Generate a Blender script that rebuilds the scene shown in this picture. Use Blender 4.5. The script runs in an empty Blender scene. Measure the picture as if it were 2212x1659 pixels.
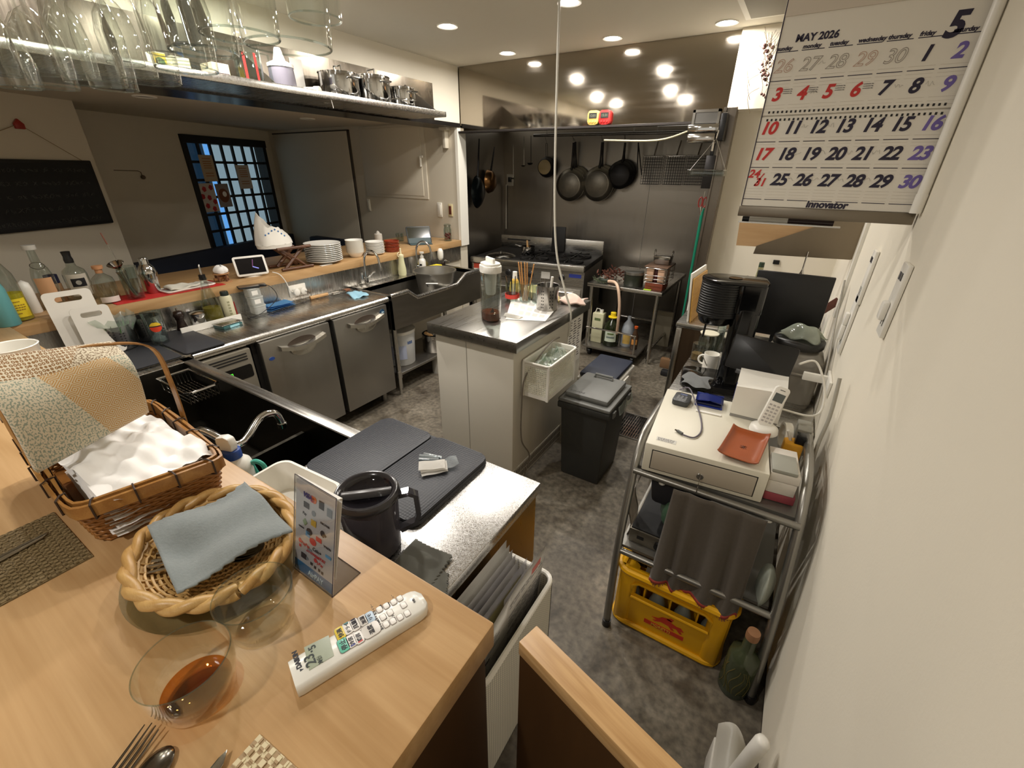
import bpy,bmesh,math,random
from mathutils import Vector,Matrix
S = bpy.context.scene
C = S.collection
PI = math.pi
# ---------------------------------------------------------------- camera
F_PX,CX,CY,CAM_H = 925.0,1106.0,829.5,1.6
PITCH,YAW,ROLL = math.radians(26.544),math.radians(31.716),math.radians(0.622)
FW = Vector((-math.sin(YAW)*math.cos(PITCH),math.cos(YAW)*math.cos(PITCH),-math.sin(PITCH)))
_rt = Vector((math.cos(YAW),math.sin(YAW),0));_up = _rt.cross(FW)
RT = _rt*math.cos(ROLL)+_up*math.sin(ROLL)
UPV = -_rt*math.sin(ROLL)+_up*math.cos(ROLL)
CAM = Vector((0,0,CAM_H))
cd = bpy.data.cameras.new('camera');cam = bpy.data.objects.new('camera',cd);C.objects.link(cam)
cam.matrix_world = Matrix(((RT.x,UPV.x,-FW.x,0),(RT.y,UPV.y,-FW.y,0),(RT.z,UPV.z,-FW.z,CAM_H),(0,0,0,1)))
cd.sensor_fit = 'HORIZONTAL';cd.sensor_width = 36.0;cd.lens = F_PX*36.0/2212.0
cd.clip_start = 0.02;cd.clip_end = 60
S.camera = cam
# ---------------------------------------------------------------- world, exposure, daylight
wd = bpy.data.worlds.new('world');S.world = wd;wd.use_nodes = True
wd.node_tree.nodes['Background'].inputs[0].default_value = (0.62,0.58,0.50,1)
wd.node_tree.nodes['Background'].inputs[1].default_value = 0.8
S.view_settings.view_transform = 'Standard';S.view_settings.look = 'None'
S.view_settings.gamma = 1.0;S.view_settings.use_curve_mapping = False
S.view_settings.exposure = 0.45
LAMP_W = 8.6          # watts of one recessed ceiling lamp
DAY = (0.30,0.52,1.0)

# ---------------------------------------------------------------- measuring: a point of the place from where it is seen
def _ray(px,py): return RT*((px-CX)/F_PX) + UPV*(-(py-CY)/F_PX) + FW
def Z(px,py,z):
    d = _ray(px,py);return CAM + d*((z-CAM_H)/d.z)
def AX(px,py,x):
    d = _ray(px,py);return CAM + d*(x/d.x)
def AY(px,py,y):
    d = _ray(px,py);return CAM + d*(y/d.y)
def UPZ(px,py,base):
    """height of a point seen at px,py standing above base"""
    d = _ray(px,py);n = Vector((base.x,base.y,0)).normalized()
    return CAM_H + d.z*(Vector((base.x,base.y,0)).dot(n)/Vector((d.x,d.y,0)).dot(n))

# ---------------------------------------------------------------- objects
def tag(o,label=None,cat=None,group=None,kind=None):
    if label: o['label'] = label
    if cat: o['category'] = cat
    if group: o['group'] = group
    if kind: o['kind'] = kind
    return o
def thing(name,label,cat,loc=(0,0,0),rz=0,group=None):
    o = bpy.data.objects.new(name,None);C.objects.link(o)
    o.empty_display_size = 0.05;o.location = loc;o.rotation_euler = (0,0,rz)
    return tag(o,label,cat,group)
def dup(root,loc=None,rz=None,label=None,group=None):
    r = root.copy();C.objects.link(r)
    if loc is not None: r.location = loc
    if rz is not None: r.rotation_euler = (0,0,rz)
    tag(r,label,None,group)
    for ch in list(root.children):
        c = ch.copy();C.objects.link(c);c.parent = r
        for g in list(ch.children):
            d = g.copy();C.objects.link(d);d.parent = c
    return r

class MB:
    """collects shapes into one mesh"""
    def __init__(s,T=None): s.bm = bmesh.new();s.T = T
    def _fin(s,vs,T=None):
        for M in (T,s.T):
            if M is not None:
                for v in vs: v.co = M @ v.co
    def box(s,a,b,bev=0,seg=2,T=None,taper=None):
        x0,y0,z0 = a;x1,y1,z1 = b
        if x1 < x0: x0,x1 = x1,x0
        if y1 < y0: y0,y1 = y1,y0
        if z1 < z0: z0,z1 = z1,z0
        co = [(x0,y0,z0),(x1,y0,z0),(x1,y1,z0),(x0,y1,z0),(x0,y0,z1),(x1,y0,z1),(x1,y1,z1),(x0,y1,z1)]
        if taper:
            mx,my = (x0+x1)/2,(y0+y1)/2
            co = [((mx+(c[0]-mx)*taper,my+(c[1]-my)*taper,c[2]) if i < 4 else c) for i,c in enumerate(co)]
        vs = [s.bm.verts.new(c) for c in co]
        fs = [s.bm.faces.new([vs[i] for i in q]) for q in ((3,2,1,0),(4,5,6,7),(0,1,5,4),(1,2,6,5),(2,3,7,6),(3,0,4,7))]
        if bev > 0:
            es = list({e for f in fs for e in f.edges})
            r = bmesh.ops.bevel(s.bm,geom=es,offset=bev,segments=seg,profile=0.5,affect='EDGES',clamp_overlap=True)
            vs = list({v for f in r['faces'] for v in f.verts} | {v for v in vs if v.is_valid})
        s._fin(vs,T);return s
    def lathe(s,prof,seg=28,c=(0,0,0),T=None,sx=1,sy=1,close=False):
        rings = [];allv = []
        for r,z in prof:
            if r < 1e-6:
                v = s.bm.verts.new((c[0],c[1],c[2]+z));rings.append([v]);allv.append(v)
            else:
                ring = [s.bm.verts.new((c[0]+sx*r*math.cos(2*PI*i/seg),c[1]+sy*r*math.sin(2*PI*i/seg),c[2]+z)) for i in range(seg)]
                rings.append(ring);allv += ring
        pairs = list(zip(rings,rings[1:]))
        if close: pairs.append((rings[-1],rings[0]))
        for a,b in pairs:
            if len(a) == 1 and len(b) == 1: continue
            for i in range(seg):
                j = (i+1) % seg
                if len(a) == 1: f = [a[0],b[j],b[i]]
                elif len(b) == 1: f = [a[i],a[j],b[0]]
                else: f = [a[i],a[j],b[j],b[i]]
                try: s.bm.faces.new(f)
                except ValueError: pass
        s._fin(allv,T);return s
    def cyl(s,c,r,h,seg=24,T=None,r2=None,bev=0.0):
        r2 = r if r2 is None else r2
        b = min(bev,r*0.45,h*0.45)
        pr = [(0,0),(r-b,0),(r,b),(r2,h-b),(r2-b,h),(0,h)] if b else [(0,0),(r,0),(r2,h),(0,h)]
        return s.lathe(pr,seg,c,T)
    def tube(s,pts,r,seg=8,T=None,closed=False,rs=None,cap=True):
        P = [Vector(p) for p in pts];n = len(P);rings = [];allv = []
        up = None
        for i in range(n):
            if closed: t = P[(i+1) % n]-P[i-1]
            else: t = P[min(i+1,n-1)]-P[max(i-1,0)]
            if t.length < 1e-9: t = Vector((0,0,1))
            t.normalize()
            if up is None:
                up = Vector((0,0,1)) if abs(t.z) < 0.9 else Vector((1,0,0))
            u = t.cross(up)
            if u.length < 1e-6: u = t.cross(Vector((0.3,1,0.2)))
            u.normalize();w = u.cross(t);up = w
            rr = rs[i] if rs else r
            ring = [s.bm.verts.new(P[i]+(u*math.cos(2*PI*k/seg)+w*math.sin(2*PI*k/seg))*rr) for k in range(seg)]
            rings.append(ring);allv += ring
        m = n if closed else n-1
        for i in range(m):
            a,b = rings[i],rings[(i+1) % n]
            for k in range(seg):
                l = (k+1) % seg
                try: s.bm.faces.new((a[k],a[l],b[l],b[k]))
                except ValueError: pass
        if cap and not closed:
            s.bm.faces.new(list(reversed(rings[0])));s.bm.faces.new(rings[-1])
        s._fin(allv,T);return s
    def prism(s,poly,z0,z1,T=None,bev=0,seg=2):
        n = len(poly)
        a = [s.bm.verts.new((p[0],p[1],z0)) for p in poly];b = [s.bm.verts.new((p[0],p[1],z1)) for p in poly]
        fs = [s.bm.faces.new(list(reversed(a))),s.bm.faces.new(b)]
        for i in range(n):
            j = (i+1) % n;fs.append(s.bm.faces.new((a[i],a[j],b[j],b[i])))
        vs = a+b
        if bev > 0:
            es = list({e for f in fs for e in f.edges})
            r = bmesh.ops.bevel(s.bm,geom=es,offset=bev,segments=seg,profile=0.5,affect='EDGES',clamp_overlap=True)
            vs = list({v for f in r['faces'] for v in f.verts} | {v for v in vs if v.is_valid})
        s._fin(vs,T);return s
    def grid(s,fn,nu,nv,T=None,thick=0):
        """fn(u,v) with u,v in 0..1"""
        g = [[s.bm.verts.new(fn(i/nu,j/nv)) for j in range(nv+1)] for i in range(nu+1)]
        fs = []
        for i in range(nu):
            for j in range(nv):
                fs.append(s.bm.faces.new((g[i][j],g[i+1][j],g[i+1][j+1],g[i][j+1])))
        vs = [v for r in g for v in r]
        if thick:
            r = bmesh.ops.solidify(s.bm,geom=fs,thickness=thick)
            vs += [e for e in r['geom'] if isinstance(e,bmesh.types.BMVert)]
        s._fin(list(set(vs)),T);return s
    def ball(s,c,r,seg=16,T=None,sx=1,sy=1,sz=1):
        n = max(6,seg//2)
        return s.lathe([(r*math.sin(PI*i/n),-r*sz*math.cos(PI*i/n)) for i in range(n+1)],seg,c,T,sx,sy)
    def faces(s,vs,fs,T=None):
        V = [s.bm.verts.new(v) for v in vs]
        for f in fs: s.bm.faces.new([V[i] for i in f])
        s._fin(V,T);return s
    def build(s,name,mat,parent=None,smooth=40,loc=None,rot=None,fix=True):
        if fix: bmesh.ops.recalc_face_normals(s.bm,faces=s.bm.faces)
        me = bpy.data.meshes.new(name);s.bm.to_mesh(me);s.bm.free()
        if mat is not None:
            for m in (mat if isinstance(mat,(list,tuple)) else [mat]): me.materials.append(m)
        if smooth:
            me.shade_smooth()
            if smooth < 180: me.set_sharp_from_angle(angle=math.radians(smooth))
        o = bpy.data.objects.new(name,me);C.objects.link(o)
        if parent: o.parent = parent
        if loc is not None: o.location = loc
        if rot is not None: o.rotation_euler = rot
        return o
def T3(loc=(0,0,0),rx=0,ry=0,rz=0):
    return Matrix.Translation(loc) @ Matrix.Rotation(rz,4,'Z') @ Matrix.Rotation(ry,4,'Y') @ Matrix.Rotation(rx,4,'X')
def frame(o,x,y):
    """matrix whose X,Y axes follow x,y (made square), Z = x cross y, origin o"""
    x = Vector(x).normalized();z = x.cross(Vector(y)).normalized();y = z.cross(x)
    return Matrix(((x.x,y.x,z.x,o[0]),(x.y,y.y,z.y,o[1]),(x.z,y.z,z.z,o[2]),(0,0,0,1)))
def rrect(w,h,r,n=5,cx=0,cy=0):
    out = []
    for (sx,sy,a0) in ((1,1,0),(-1,1,PI/2),(-1,-1,PI),(1,-1,1.5*PI)):
        for i in range(n+1):
            a = a0+PI/2*i/n
            out.append((cx+sx*(w/2-r)+r*math.cos(a),cy+sy*(h/2-r)+r*math.sin(a)))
    return out
def arc(c,r,a0,a1,n,ax=(1,0,0),ay=(0,1,0)):
    c = Vector(c);ax = Vector(ax);ay = Vector(ay)
    return [c+ax*(r*math.cos(a0+(a1-a0)*i/n))+ay*(r*math.sin(a0+(a1-a0)*i/n)) for i in range(n+1)]
def smoothpath(pts,n=6):
    P = [Vector(p) for p in pts];out = []
    for i in range(len(P)-1):
        p0 = P[max(i-1,0)];p1 = P[i];p2 = P[i+1];p3 = P[min(i+2,len(P)-1)]
        for k in range(n):
            t = k/n
            out.append(0.5*((2*p1)+(p2-p0)*t+(2*p0-5*p1+4*p2-p3)*t*t+(3*p1-p0-3*p2+p3)*t**3))
    out.append(P[-1]);return out
def text(name,body,size,mat,T,parent=None,bold=0.0,shear=0.0,align='LEFT',outline=0,ext=0.0003,space=1.0,wx=1.0):
    cu = bpy.data.curves.new(name,'FONT');cu.body = body;cu.size = size;cu.align_x = align
    cu.shear = shear;cu.offset = bold;cu.extrude = ext;cu.space_character = space;cu.resolution_u = 4
    if outline: cu.fill_mode = 'NONE';cu.bevel_depth = outline;cu.bevel_resolution = 0;cu.extrude = 0
    tmp = bpy.data.objects.new(name+'_tmp',cu);C.objects.link(tmp)
    dg = bpy.context.evaluated_depsgraph_get();dg.update()
    me = bpy.data.meshes.new_from_object(tmp.evaluated_get(dg))
    bpy.data.objects.remove(tmp);bpy.data.curves.remove(cu)
    if wx != 1: me.transform(Matrix.Diagonal((wx,1,1,1)))
    me.transform(T);me.materials.clear();me.materials.append(mat);me.name = name
    if parent is False: return me
    o = bpy.data.objects.new(name,me);C.objects.link(o)
    if parent: o.parent = parent
    return o
def texts(name,items,mat,parent=None):
    """many pieces of lettering of one ink as ONE printed part; items: (body,size,T,kwargs)"""
    bm = bmesh.new()
    for body,size,T,kw in items:
        me = text('t',body,size,mat,T,False,**kw)
        bm.from_mesh(me);bpy.data.meshes.remove(me)
    me = bpy.data.meshes.new(name);bm.to_mesh(me);bm.free();me.materials.append(mat)
    o = bpy.data.objects.new(name,me);C.objects.link(o)
    if parent: o.parent = parent
    return o

# ---------------------------------------------------------------- materials
def lin(c):
    """sRGB 0-255 to linear"""
    return tuple((x/255/12.92 if x/255 <= 0.04045 else ((x/255+0.055)/1.055)**2.4) for x in c)+(1,)
M = {}
def _new(name):
    m = bpy.data.materials.new(name);m.use_nodes = True;nt = m.node_tree
    return m,nt,nt.nodes['Principled BSDF']
def mk(key,rgb,rough=0.5,metal=0.0,var=0.0,scale=8.0,bump=0.0,bscale=60.0,spec=0.5,stretch=None,rvar=0.0,emit=0,coat=0.0,sheen=0.0,alpha=None):
    m,nt,b = _new(key);N,L = nt.nodes,nt.links
    col = lin(rgb);b.inputs['Base Color'].default_value = col
    b.inputs['Roughness'].default_value = rough;b.inputs['Metallic'].default_value = metal
    b.inputs['Specular IOR Level'].default_value = spec;b.inputs['Coat Weight'].default_value = coat
    b.inputs['Sheen Weight'].default_value = sheen
    tc = N.new('ShaderNodeTexCoord');mp = N.new('ShaderNodeMapping');L.new(tc.outputs['Object'],mp.inputs[0])
    if stretch: mp.inputs['Scale'].default_value = stretch
    nz = N.new('ShaderNodeTexNoise');nz.inputs['Scale'].default_value = scale;nz.inputs['Detail'].default_value = 6
    L.new(mp.outputs[0],nz.inputs['Vector'])
    if var:
        mx = N.new('ShaderNodeMix');mx.data_type = 'RGBA'
        mx.inputs['A'].default_value = tuple(max(0,c*(1-var)) for c in col[:3])+(1,)
        mx.inputs['B'].default_value = tuple(min(1,c*(1+var)) for c in col[:3])+(1,)
        L.new(nz.outputs[0],mx.inputs['Factor']);L.new(mx.outputs['Result'],b.inputs['Base Color'])
    if rvar:
        mr = N.new('ShaderNodeMapRange');mr.inputs[1].default_value = 0.3;mr.inputs[2].default_value = 0.7
        mr.inputs[3].default_value = max(0.02,rough-rvar);mr.inputs[4].default_value = min(1,rough+rvar)
        L.new(nz.outputs[0],mr.inputs[0]);L.new(mr.outputs[0],b.inputs['Roughness'])
    if bump:
        n2 = N.new('ShaderNodeTexNoise');n2.inputs['Scale'].default_value = bscale;n2.inputs['Detail'].default_value = 4
        L.new(mp.outputs[0],n2.inputs['Vector'])
        bp = N.new('ShaderNodeBump');bp.inputs['Strength'].default_value = bump;bp.inputs['Distance'].default_value = 0.002
        L.new(n2.outputs[0],bp.inputs['Height']);L.new(bp.outputs[0],b.inputs['Normal'])
    if emit:
        b.inputs['Emission Color'].default_value = col;b.inputs['Emission Strength'].default_value = emit
    M[key] = m;return m
def mkglass(key,rgb=(255,255,255),refl=0.08,rough=0.02,body=0.0,edge=0.6,tintpow=1.0):
    """thin clear glass or plastic: see-through sheet with a mirror share that grows at grazing angles, plus a little milky body"""
    m = bpy.data.materials.new(key);m.use_nodes = True;nt = m.node_tree;N,L = nt.nodes,nt.links
    N.remove(N['Principled BSDF']);out = N['Material Output']
    tr = N.new('ShaderNodeBsdfTransparent');tr.inputs[0].default_value = lin(rgb)
    gl = N.new('ShaderNodeBsdfGlossy');gl.inputs['Roughness'].default_value = rough;gl.inputs[0].default_value = (1,1,1,1)
    lw = N.new('ShaderNodeLayerWeight');lw.inputs[0].default_value = 0.5
    pw = N.new('ShaderNodeMath');pw.operation = 'POWER';pw.inputs[1].default_value = 3.0;L.new(lw.outputs['Facing'],pw.inputs[0])
    ml = N.new('ShaderNodeMath');ml.operation = 'MULTIPLY_ADD';ml.inputs[1].default_value = edge;ml.inputs[2].default_value = refl
    L.new(pw.outputs[0],ml.inputs[0])
    mx = N.new('ShaderNodeMixShader');L.new(ml.outputs[0],mx.inputs[0]);L.new(tr.outputs[0],mx.inputs[1]);L.new(gl.outputs[0],mx.inputs[2])
    last = mx
    if body:
        df = N.new('ShaderNodeBsdfDiffuse');df.inputs[0].default_value = lin(rgb)
        m2 = N.new('ShaderNodeMixShader');m2.inputs[0].default_value = body
        L.new(mx.outputs[0],m2.inputs[1]);L.new(df.outputs[0],m2.inputs[2]);last = m2
    L.new(last.outputs[0],out.inputs[0]);M[key] = m;return m
def mksteel(key,rgb=(190,188,184),rough=0.28,var=0.12,stretch=(4,60,4),rvar=0.08,bump=0.04):
    return mk(key,rgb,rough,1.0,var*0.35,1.2,bump*0.15,4.0,stretch=stretch,rvar=rvar*0.5)
def mkemit(key,rgb,st):
    m = bpy.data.materials.new(key);m.use_nodes = True;nt = m.node_tree;N,L = nt.nodes,nt.links
    N.remove(N['Principled BSDF']);e = N.new('ShaderNodeEmission');e.inputs[0].default_value = lin(rgb);e.inputs[1].default_value = st
    L.new(e.outputs[0],N['Material Output'].inputs[0]);M[key] = m;return m
def mkwood(key,c1,c2,axis='X',scale=1.0,rough=0.42,ring=9.0,spec=0.5,bump=0.05):
    m,nt,b = _new(key);N,L = nt.nodes,nt.links
    tc = N.new('ShaderNodeTexCoord');mp = N.new('ShaderNodeMapping');L.new(tc.outputs['Object'],mp.inputs[0])
    st = {'X': (1.1,8,8),'Y': (8,1.1,8),'Z': (8,8,1.1)}[axis]
    mp.inputs['Scale'].default_value = tuple(x*scale for x in st)
    n1 = N.new('ShaderNodeTexNoise');n1.inputs['Scale'].default_value = 0.9;n1.inputs['Detail'].default_value = 2;n1.inputs['Distortion'].default_value = 0.3
    L.new(mp.outputs[0],n1.inputs[0])
    mu = N.new('ShaderNodeMath');mu.operation = 'MULTIPLY';mu.inputs[1].default_value = ring*6;L.new(n1.outputs[0],mu.inputs[0])
    sn = N.new('ShaderNodeMath');sn.operation = 'SINE';L.new(mu.outputs[0],sn.inputs[0])
    mp2 = N.new('ShaderNodeMapping');L.new(tc.outputs['Object'],mp2.inputs[0])
    s2 = {'X': (6,160,160),'Y': (160,6,160),'Z': (160,160,6)}[axis];mp2.inputs['Scale'].default_value = tuple(x*scale for x in s2)
    n2 = N.new('ShaderNodeTexNoise');n2.inputs['Scale'].default_value = 1.0;n2.inputs['Detail'].default_value = 3;L.new(mp2.outputs[0],n2.inputs[0])
    a = N.new('ShaderNodeMath');a.operation = 'MULTIPLY_ADD';a.inputs[1].default_value = 0.22;a.inputs[2].default_value = 0.24;L.new(sn.outputs[0],a.inputs[0])
    ad = N.new('ShaderNodeMath');ad.operation = 'MULTIPLY_ADD';ad.inputs[1].default_value = 0.8;L.new(n2.outputs[0],ad.inputs[0]);L.new(a.outputs[0],ad.inputs[2])
    mx = N.new('ShaderNodeMix');mx.data_type = 'RGBA';mx.inputs['A'].default_value = lin(c1);mx.inputs['B'].default_value = lin(c2)
    L.new(ad.outputs[0],mx.inputs['Factor']);L.new(mx.outputs['Result'],b.inputs['Base Color'])
    b.inputs['Roughness'].default_value = rough;b.inputs['Specular IOR Level'].default_value = spec
    bp = N.new('ShaderNodeBump');bp.inputs['Strength'].default_value = bump;bp.inputs['Distance'].default_value = 0.002
    L.new(n2.outputs[0],bp.inputs['Height']);L.new(bp.outputs[0],b.inputs['Normal'])
    M[key] = m;return m
def PL(px,py,o,n):
    d = _ray(px,py);o = Vector(o);n = Vector(n)
    return CAM + d*((o-CAM).dot(n)/d.dot(n))
# ================================================================ ceiling lamps (the room's own light)
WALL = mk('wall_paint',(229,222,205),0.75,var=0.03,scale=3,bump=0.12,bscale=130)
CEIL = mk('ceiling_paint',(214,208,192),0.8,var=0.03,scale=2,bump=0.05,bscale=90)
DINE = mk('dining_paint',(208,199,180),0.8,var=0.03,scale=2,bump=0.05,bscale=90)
TRIMW = mk('white_trim',(236,232,220),0.5)
LAMPE = mkemit('lamp_disc',(252,246,238),LAMP_W/(PI*PI*0.047**2))
LAMPR = mk('lamp_rim',(238,234,224),0.4)
CZ = 2.37
def lamp_part(root,off=False):
    MB().lathe([(0.048,-0.004),(0.062,-0.006),(0.064,0.0),(0.046,0.0)],32,close=True).build('trim_ring',LAMPR,root)
    MB().lathe([(0,-0.001),(0.047,-0.001)],32).build('diffuser',M['lamp_off'] if off else LAMPE,root)
mk('lamp_off',(120,112,98),0.3)
lamps = []
spots = [(-2.06,2.552,'above the hanging pots'),(-2.1,3.285,'over the faucet end of the counter'),(-1.255,2.547,'beside the hanging white cord'),(-1.295,3.285,'before the middle of the exhaust hood'),(-0.615,3.30,'at the end of the exhaust hood'),
         (-2.3,1.46,None),(-2.3,0.82,None),(-1.46,1.5,None),(-1.46,0.8,None),(-0.6,-0.6,None)]
for i,(x,y,wh) in enumerate(spots):
    lb = 'lit round recessed ceiling lamp ' + (wh or 'in the ceiling above the near bar')
    if i == 0:
        r0 = thing('ceiling_lamp',lb,'lamp',(x,y,CZ),0,'recessed ceiling lamps');lamp_part(r0)
    else:
        dup(r0,(x,y,CZ),0,lb,'recessed ceiling lamps')
# ================================================================ floor
def mkfloor():
    m,nt,b = _new('concrete_floor');N,L = nt.nodes,nt.links
    tc = N.new('ShaderNodeTexCoord')
    def noise(sc,det,dist=0.0):
        n = N.new('ShaderNodeTexNoise');n.inputs['Scale'].default_value = sc;n.inputs['Detail'].default_value = det;n.inputs['Distortion'].default_value = dist
        L.new(tc.outputs['Object'],n.inputs[0]);return n
    def ramp(src,pts):
        r = N.new('ShaderNodeValToRGB');L.new(src,r.inputs[0]);e = r.color_ramp.elements
        e[0].position = pts[0][0];e[0].color = lin(pts[0][1]);e[1].position = pts[-1][0];e[1].color = lin(pts[-1][1])
        for p,c in pts[1:-1]: q = e.new(p);q.color = lin(c)
        return r
    a = noise(1.5,9,0.5);ra = ramp(a.outputs[0],[(0.34,(92,84,71)),(0.5,(122,113,98)),(0.66,(150,142,126))])
    f = noise(38,8);rf = ramp(f.outputs[0],[(0.3,(150,150,150)),(0.7,(255,255,255))])
    mx = N.new('ShaderNodeMix');mx.data_type = 'RGBA';mx.blend_type = 'MULTIPLY';mx.inputs['Factor'].default_value = 0.85
    L.new(ra.outputs[0],mx.inputs['A']);L.new(rf.outputs[0],mx.inputs['B'])
    s = noise(4.0,5,1.2);rs = ramp(s.outputs[0],[(0.52,(255,255,255)),(0.68,(140,126,104))])
    m2 = N.new('ShaderNodeMix');m2.data_type = 'RGBA';m2.blend_type = 'MULTIPLY';m2.inputs['Factor'].default_value = 0.8
    L.new(mx.outputs['Result'],m2.inputs['A']);L.new(rs.outputs[0],m2.inputs['B'])
    L.new(m2.outputs['Result'],b.inputs['Base Color'])
    b.inputs['Roughness'].default_value = 0.55
    bp = N.new('ShaderNodeBump');bp.inputs['Strength'].default_value = 0.15;bp.inputs['Distance'].default_value = 0.003
    L.new(f.outputs[0],bp.inputs['Height']);L.new(bp.outputs[0],b.inputs['Normal'])
    M['concrete_floor'] = m;return m
mkfloor()
def struct(name,mb,mat,label=None,cat=None,smooth=0):
    o = mb.build(name,mat,None,smooth);tag(o,label,cat,None,'structure');return o
WX = 0.29             # face of the wall along the passage
struct('floor',MB().box((-7.0,-3.2,-0.1),(0.6,5.2,0.0)),M['concrete_floor'],'grey brown stained concrete kitchen floor','floor')
struct('ceiling',MB().box((-2.72,-3.2,CZ),(0.6,5.2,CZ+0.1)),CEIL,'white kitchen ceiling with recessed lamps','ceiling')
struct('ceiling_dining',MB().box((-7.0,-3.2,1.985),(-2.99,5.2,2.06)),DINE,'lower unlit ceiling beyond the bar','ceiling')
struct('wall_right',MB().box((WX,-3.2,0.075),(WX+0.12,5.2,CZ)),WALL,'white plaster wall beside the trolley','wall')
struct('baseboard_right',MB().box((WX+0.012,-3.2,0),(WX+0.1,5.2,0.075)),mk('dark_base',(52,44,36),0.6,var=0.2),'dark recessed base strip under the white wall','baseboard')
# beam over the bar with the shelf wall face
struct('wall_left',MB().box((-2.99,-3.2,1.945),(-2.72,3.48,CZ)),WALL,'white beam above the bar that carries the steel shelf','wall')
struct('trim_1',MB().box((-3.0,-3.2,1.932),(-2.712,3.475,1.962)),mk('black_trim',(22,20,19),0.25),'black strip along the lower edge of the beam','trim')
# end wall beyond the bar
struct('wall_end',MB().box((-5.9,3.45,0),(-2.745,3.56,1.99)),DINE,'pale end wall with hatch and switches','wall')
struct('trim_2',MB().box((-2.752,3.44,0.93),(-2.722,3.56,1.93)),TRIMW,'white corner strip beside the dark steel wall','trim')
# hatch panel, door leaf
PG = mk('panel_paint',(214,206,188),0.55)
o = thing('wall_hatch','square off-white wall hatch with white latch above the bar end','hatch',(0,0,0))
MB().box((-3.985,3.438,1.335),(-3.11,3.451,1.975),0.004).build('hatch_frame',PG,o)
MB().box((-3.955,3.431,1.363),(-3.16,3.44,1.955),0.003).build('door',PG,o)
b = AY(910,345,3.43)
MB().box((b.x-0.006,3.405,b.z-0.06),(b.x+0.008,3.432,b.z+0.03),0.004).box((b.x-0.012,3.41,b.z+0.015),(b.x+0.03,3.43,b.z+0.035),0.004).build('latch',TRIMW,o)
d = thing('door_1',None,None);d['kind'] = 'structure';d['label'] = 'plain flush door in shade next to the wall hatch'
MB().box((-5.45,3.425,0),(-4.165,3.452,1.945),0.003).build('door_leaf',DINE,d)
MB().box((-4.16,3.43,0),(-4.14,3.452,1.955)).box((-5.47,3.43,1.945),(-4.14,3.452,1.957)).build('door_gap',mk('shadow_gap',(70,62,52),0.8),d)
# skewed window wall and blackboard wall of the dining room
WO = Vector((-5.57,3.45,0));WD = Vector((0.332,-0.943,0)).normalized();WN = Vector((-WD.y,WD.x,0))   # along the wall toward the viewer, and into the room
TW = Matrix(((WD.x,WN.x,0,WO.x),(WD.y,WN.y,0,WO.y),(0,0,1,0),(0,0,0,1)))   # x along wall, y into room
TWi = TW.inverted()
def W(px,py):
    return TWi @ PL(px,py,WO,WN)
tl,tr,bl,br = W(383,286),W(568,307),W(452,522),W(606,492)
wx0,wx1 = min(tr.x,br.x),max(tl.x,bl.x);wz0,wz1 = 0.60,(tl.z+tr.z)/2
mb = MB(TW)
mb.box((-0.4,-0.12,0),(wx0,0,1.99)).box((wx1,-0.12,0),(6.6,0,1.99)).box((wx0,-0.12,wz1),(wx1,0,1.99)).box((wx0,-0.12,0),(wx1,0,wz0))
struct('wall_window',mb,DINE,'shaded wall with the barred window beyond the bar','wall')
BO = Vector((-4.286,1.323,0));TB = Matrix(((WD.x,WN.x,0,BO.x),(WD.y,WN.y,0,BO.y),(0,0,1,0),(0,0,0,1)));TBi = TB.inverted()
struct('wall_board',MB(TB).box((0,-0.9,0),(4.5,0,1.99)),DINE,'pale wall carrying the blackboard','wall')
# window: dark grid, panes, daylight behind
w = thing('window_1',None,None);w['kind'] = 'structure';w['label'] = 'dark barred window with papers stuck on the panes'
WF = mk('window_frame',(24,21,20),0.35)
mb = MB(TW);mb.box((wx0,-0.1,wz0),(wx0+0.05,0.02,wz1)).box((wx1-0.05,-0.1,wz0),(wx1,0.02,wz1)).box((wx0,-0.1,wz1-0.07),(wx1,0.03,wz1)).box((wx0,-0.1,wz0),(wx1,0.02,wz0+0.06))
nc,nr = 7,7
for i in range(1,nc): x = wx0+0.05+(wx1-wx0-0.1)*i/nc;mb.box((x-0.013,-0.02,wz0),(x+0.013,0.0,wz1))
for i in range(1,nr): z = wz0+0.06+(wz1-wz0-0.13)*i/nr;mb.box((wx0,-0.018,z-0.012),(wx1,-0.002,z+0.012))
mb.build('window_frame',WF,w,0)
MB(TW).box((wx0,-0.03,wz0),(wx1,-0.027,wz1)).build('pane',mkglass('pane_glass',(200,220,235),0.06),w,0)
dp = MB(TW)
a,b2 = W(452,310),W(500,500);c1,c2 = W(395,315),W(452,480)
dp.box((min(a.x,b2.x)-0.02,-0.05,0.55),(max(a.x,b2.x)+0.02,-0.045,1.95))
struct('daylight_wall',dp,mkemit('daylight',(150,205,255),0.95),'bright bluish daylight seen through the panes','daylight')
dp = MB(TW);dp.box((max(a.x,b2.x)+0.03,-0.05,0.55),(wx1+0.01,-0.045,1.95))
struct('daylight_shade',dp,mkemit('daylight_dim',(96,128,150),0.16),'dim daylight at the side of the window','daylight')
# second window, behind the viewer on the dining side: its daylight is what the steel walls mirror
w2 = thing('window_2',None,None);w2['kind'] = 'structure';w2['label'] = 'daylit window behind the viewer'
MB().box((-4.6,-3.08,0.75),(-2.9,-3.07,1.75)).build('pane',mkemit('daylight_b',(120,180,255),2.6),w2,0)
mb = MB()
for x in (-4.62,-3.76,-2.92): mb.box((x,-3.1,0.7),(x+0.04,-3.04,1.8))
for z in (0.7,1.76): mb.box((-4.62,-3.1,z),(-2.88,-3.04,z+0.04))
mb.build('window_frame',WF,w2,0)
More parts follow.
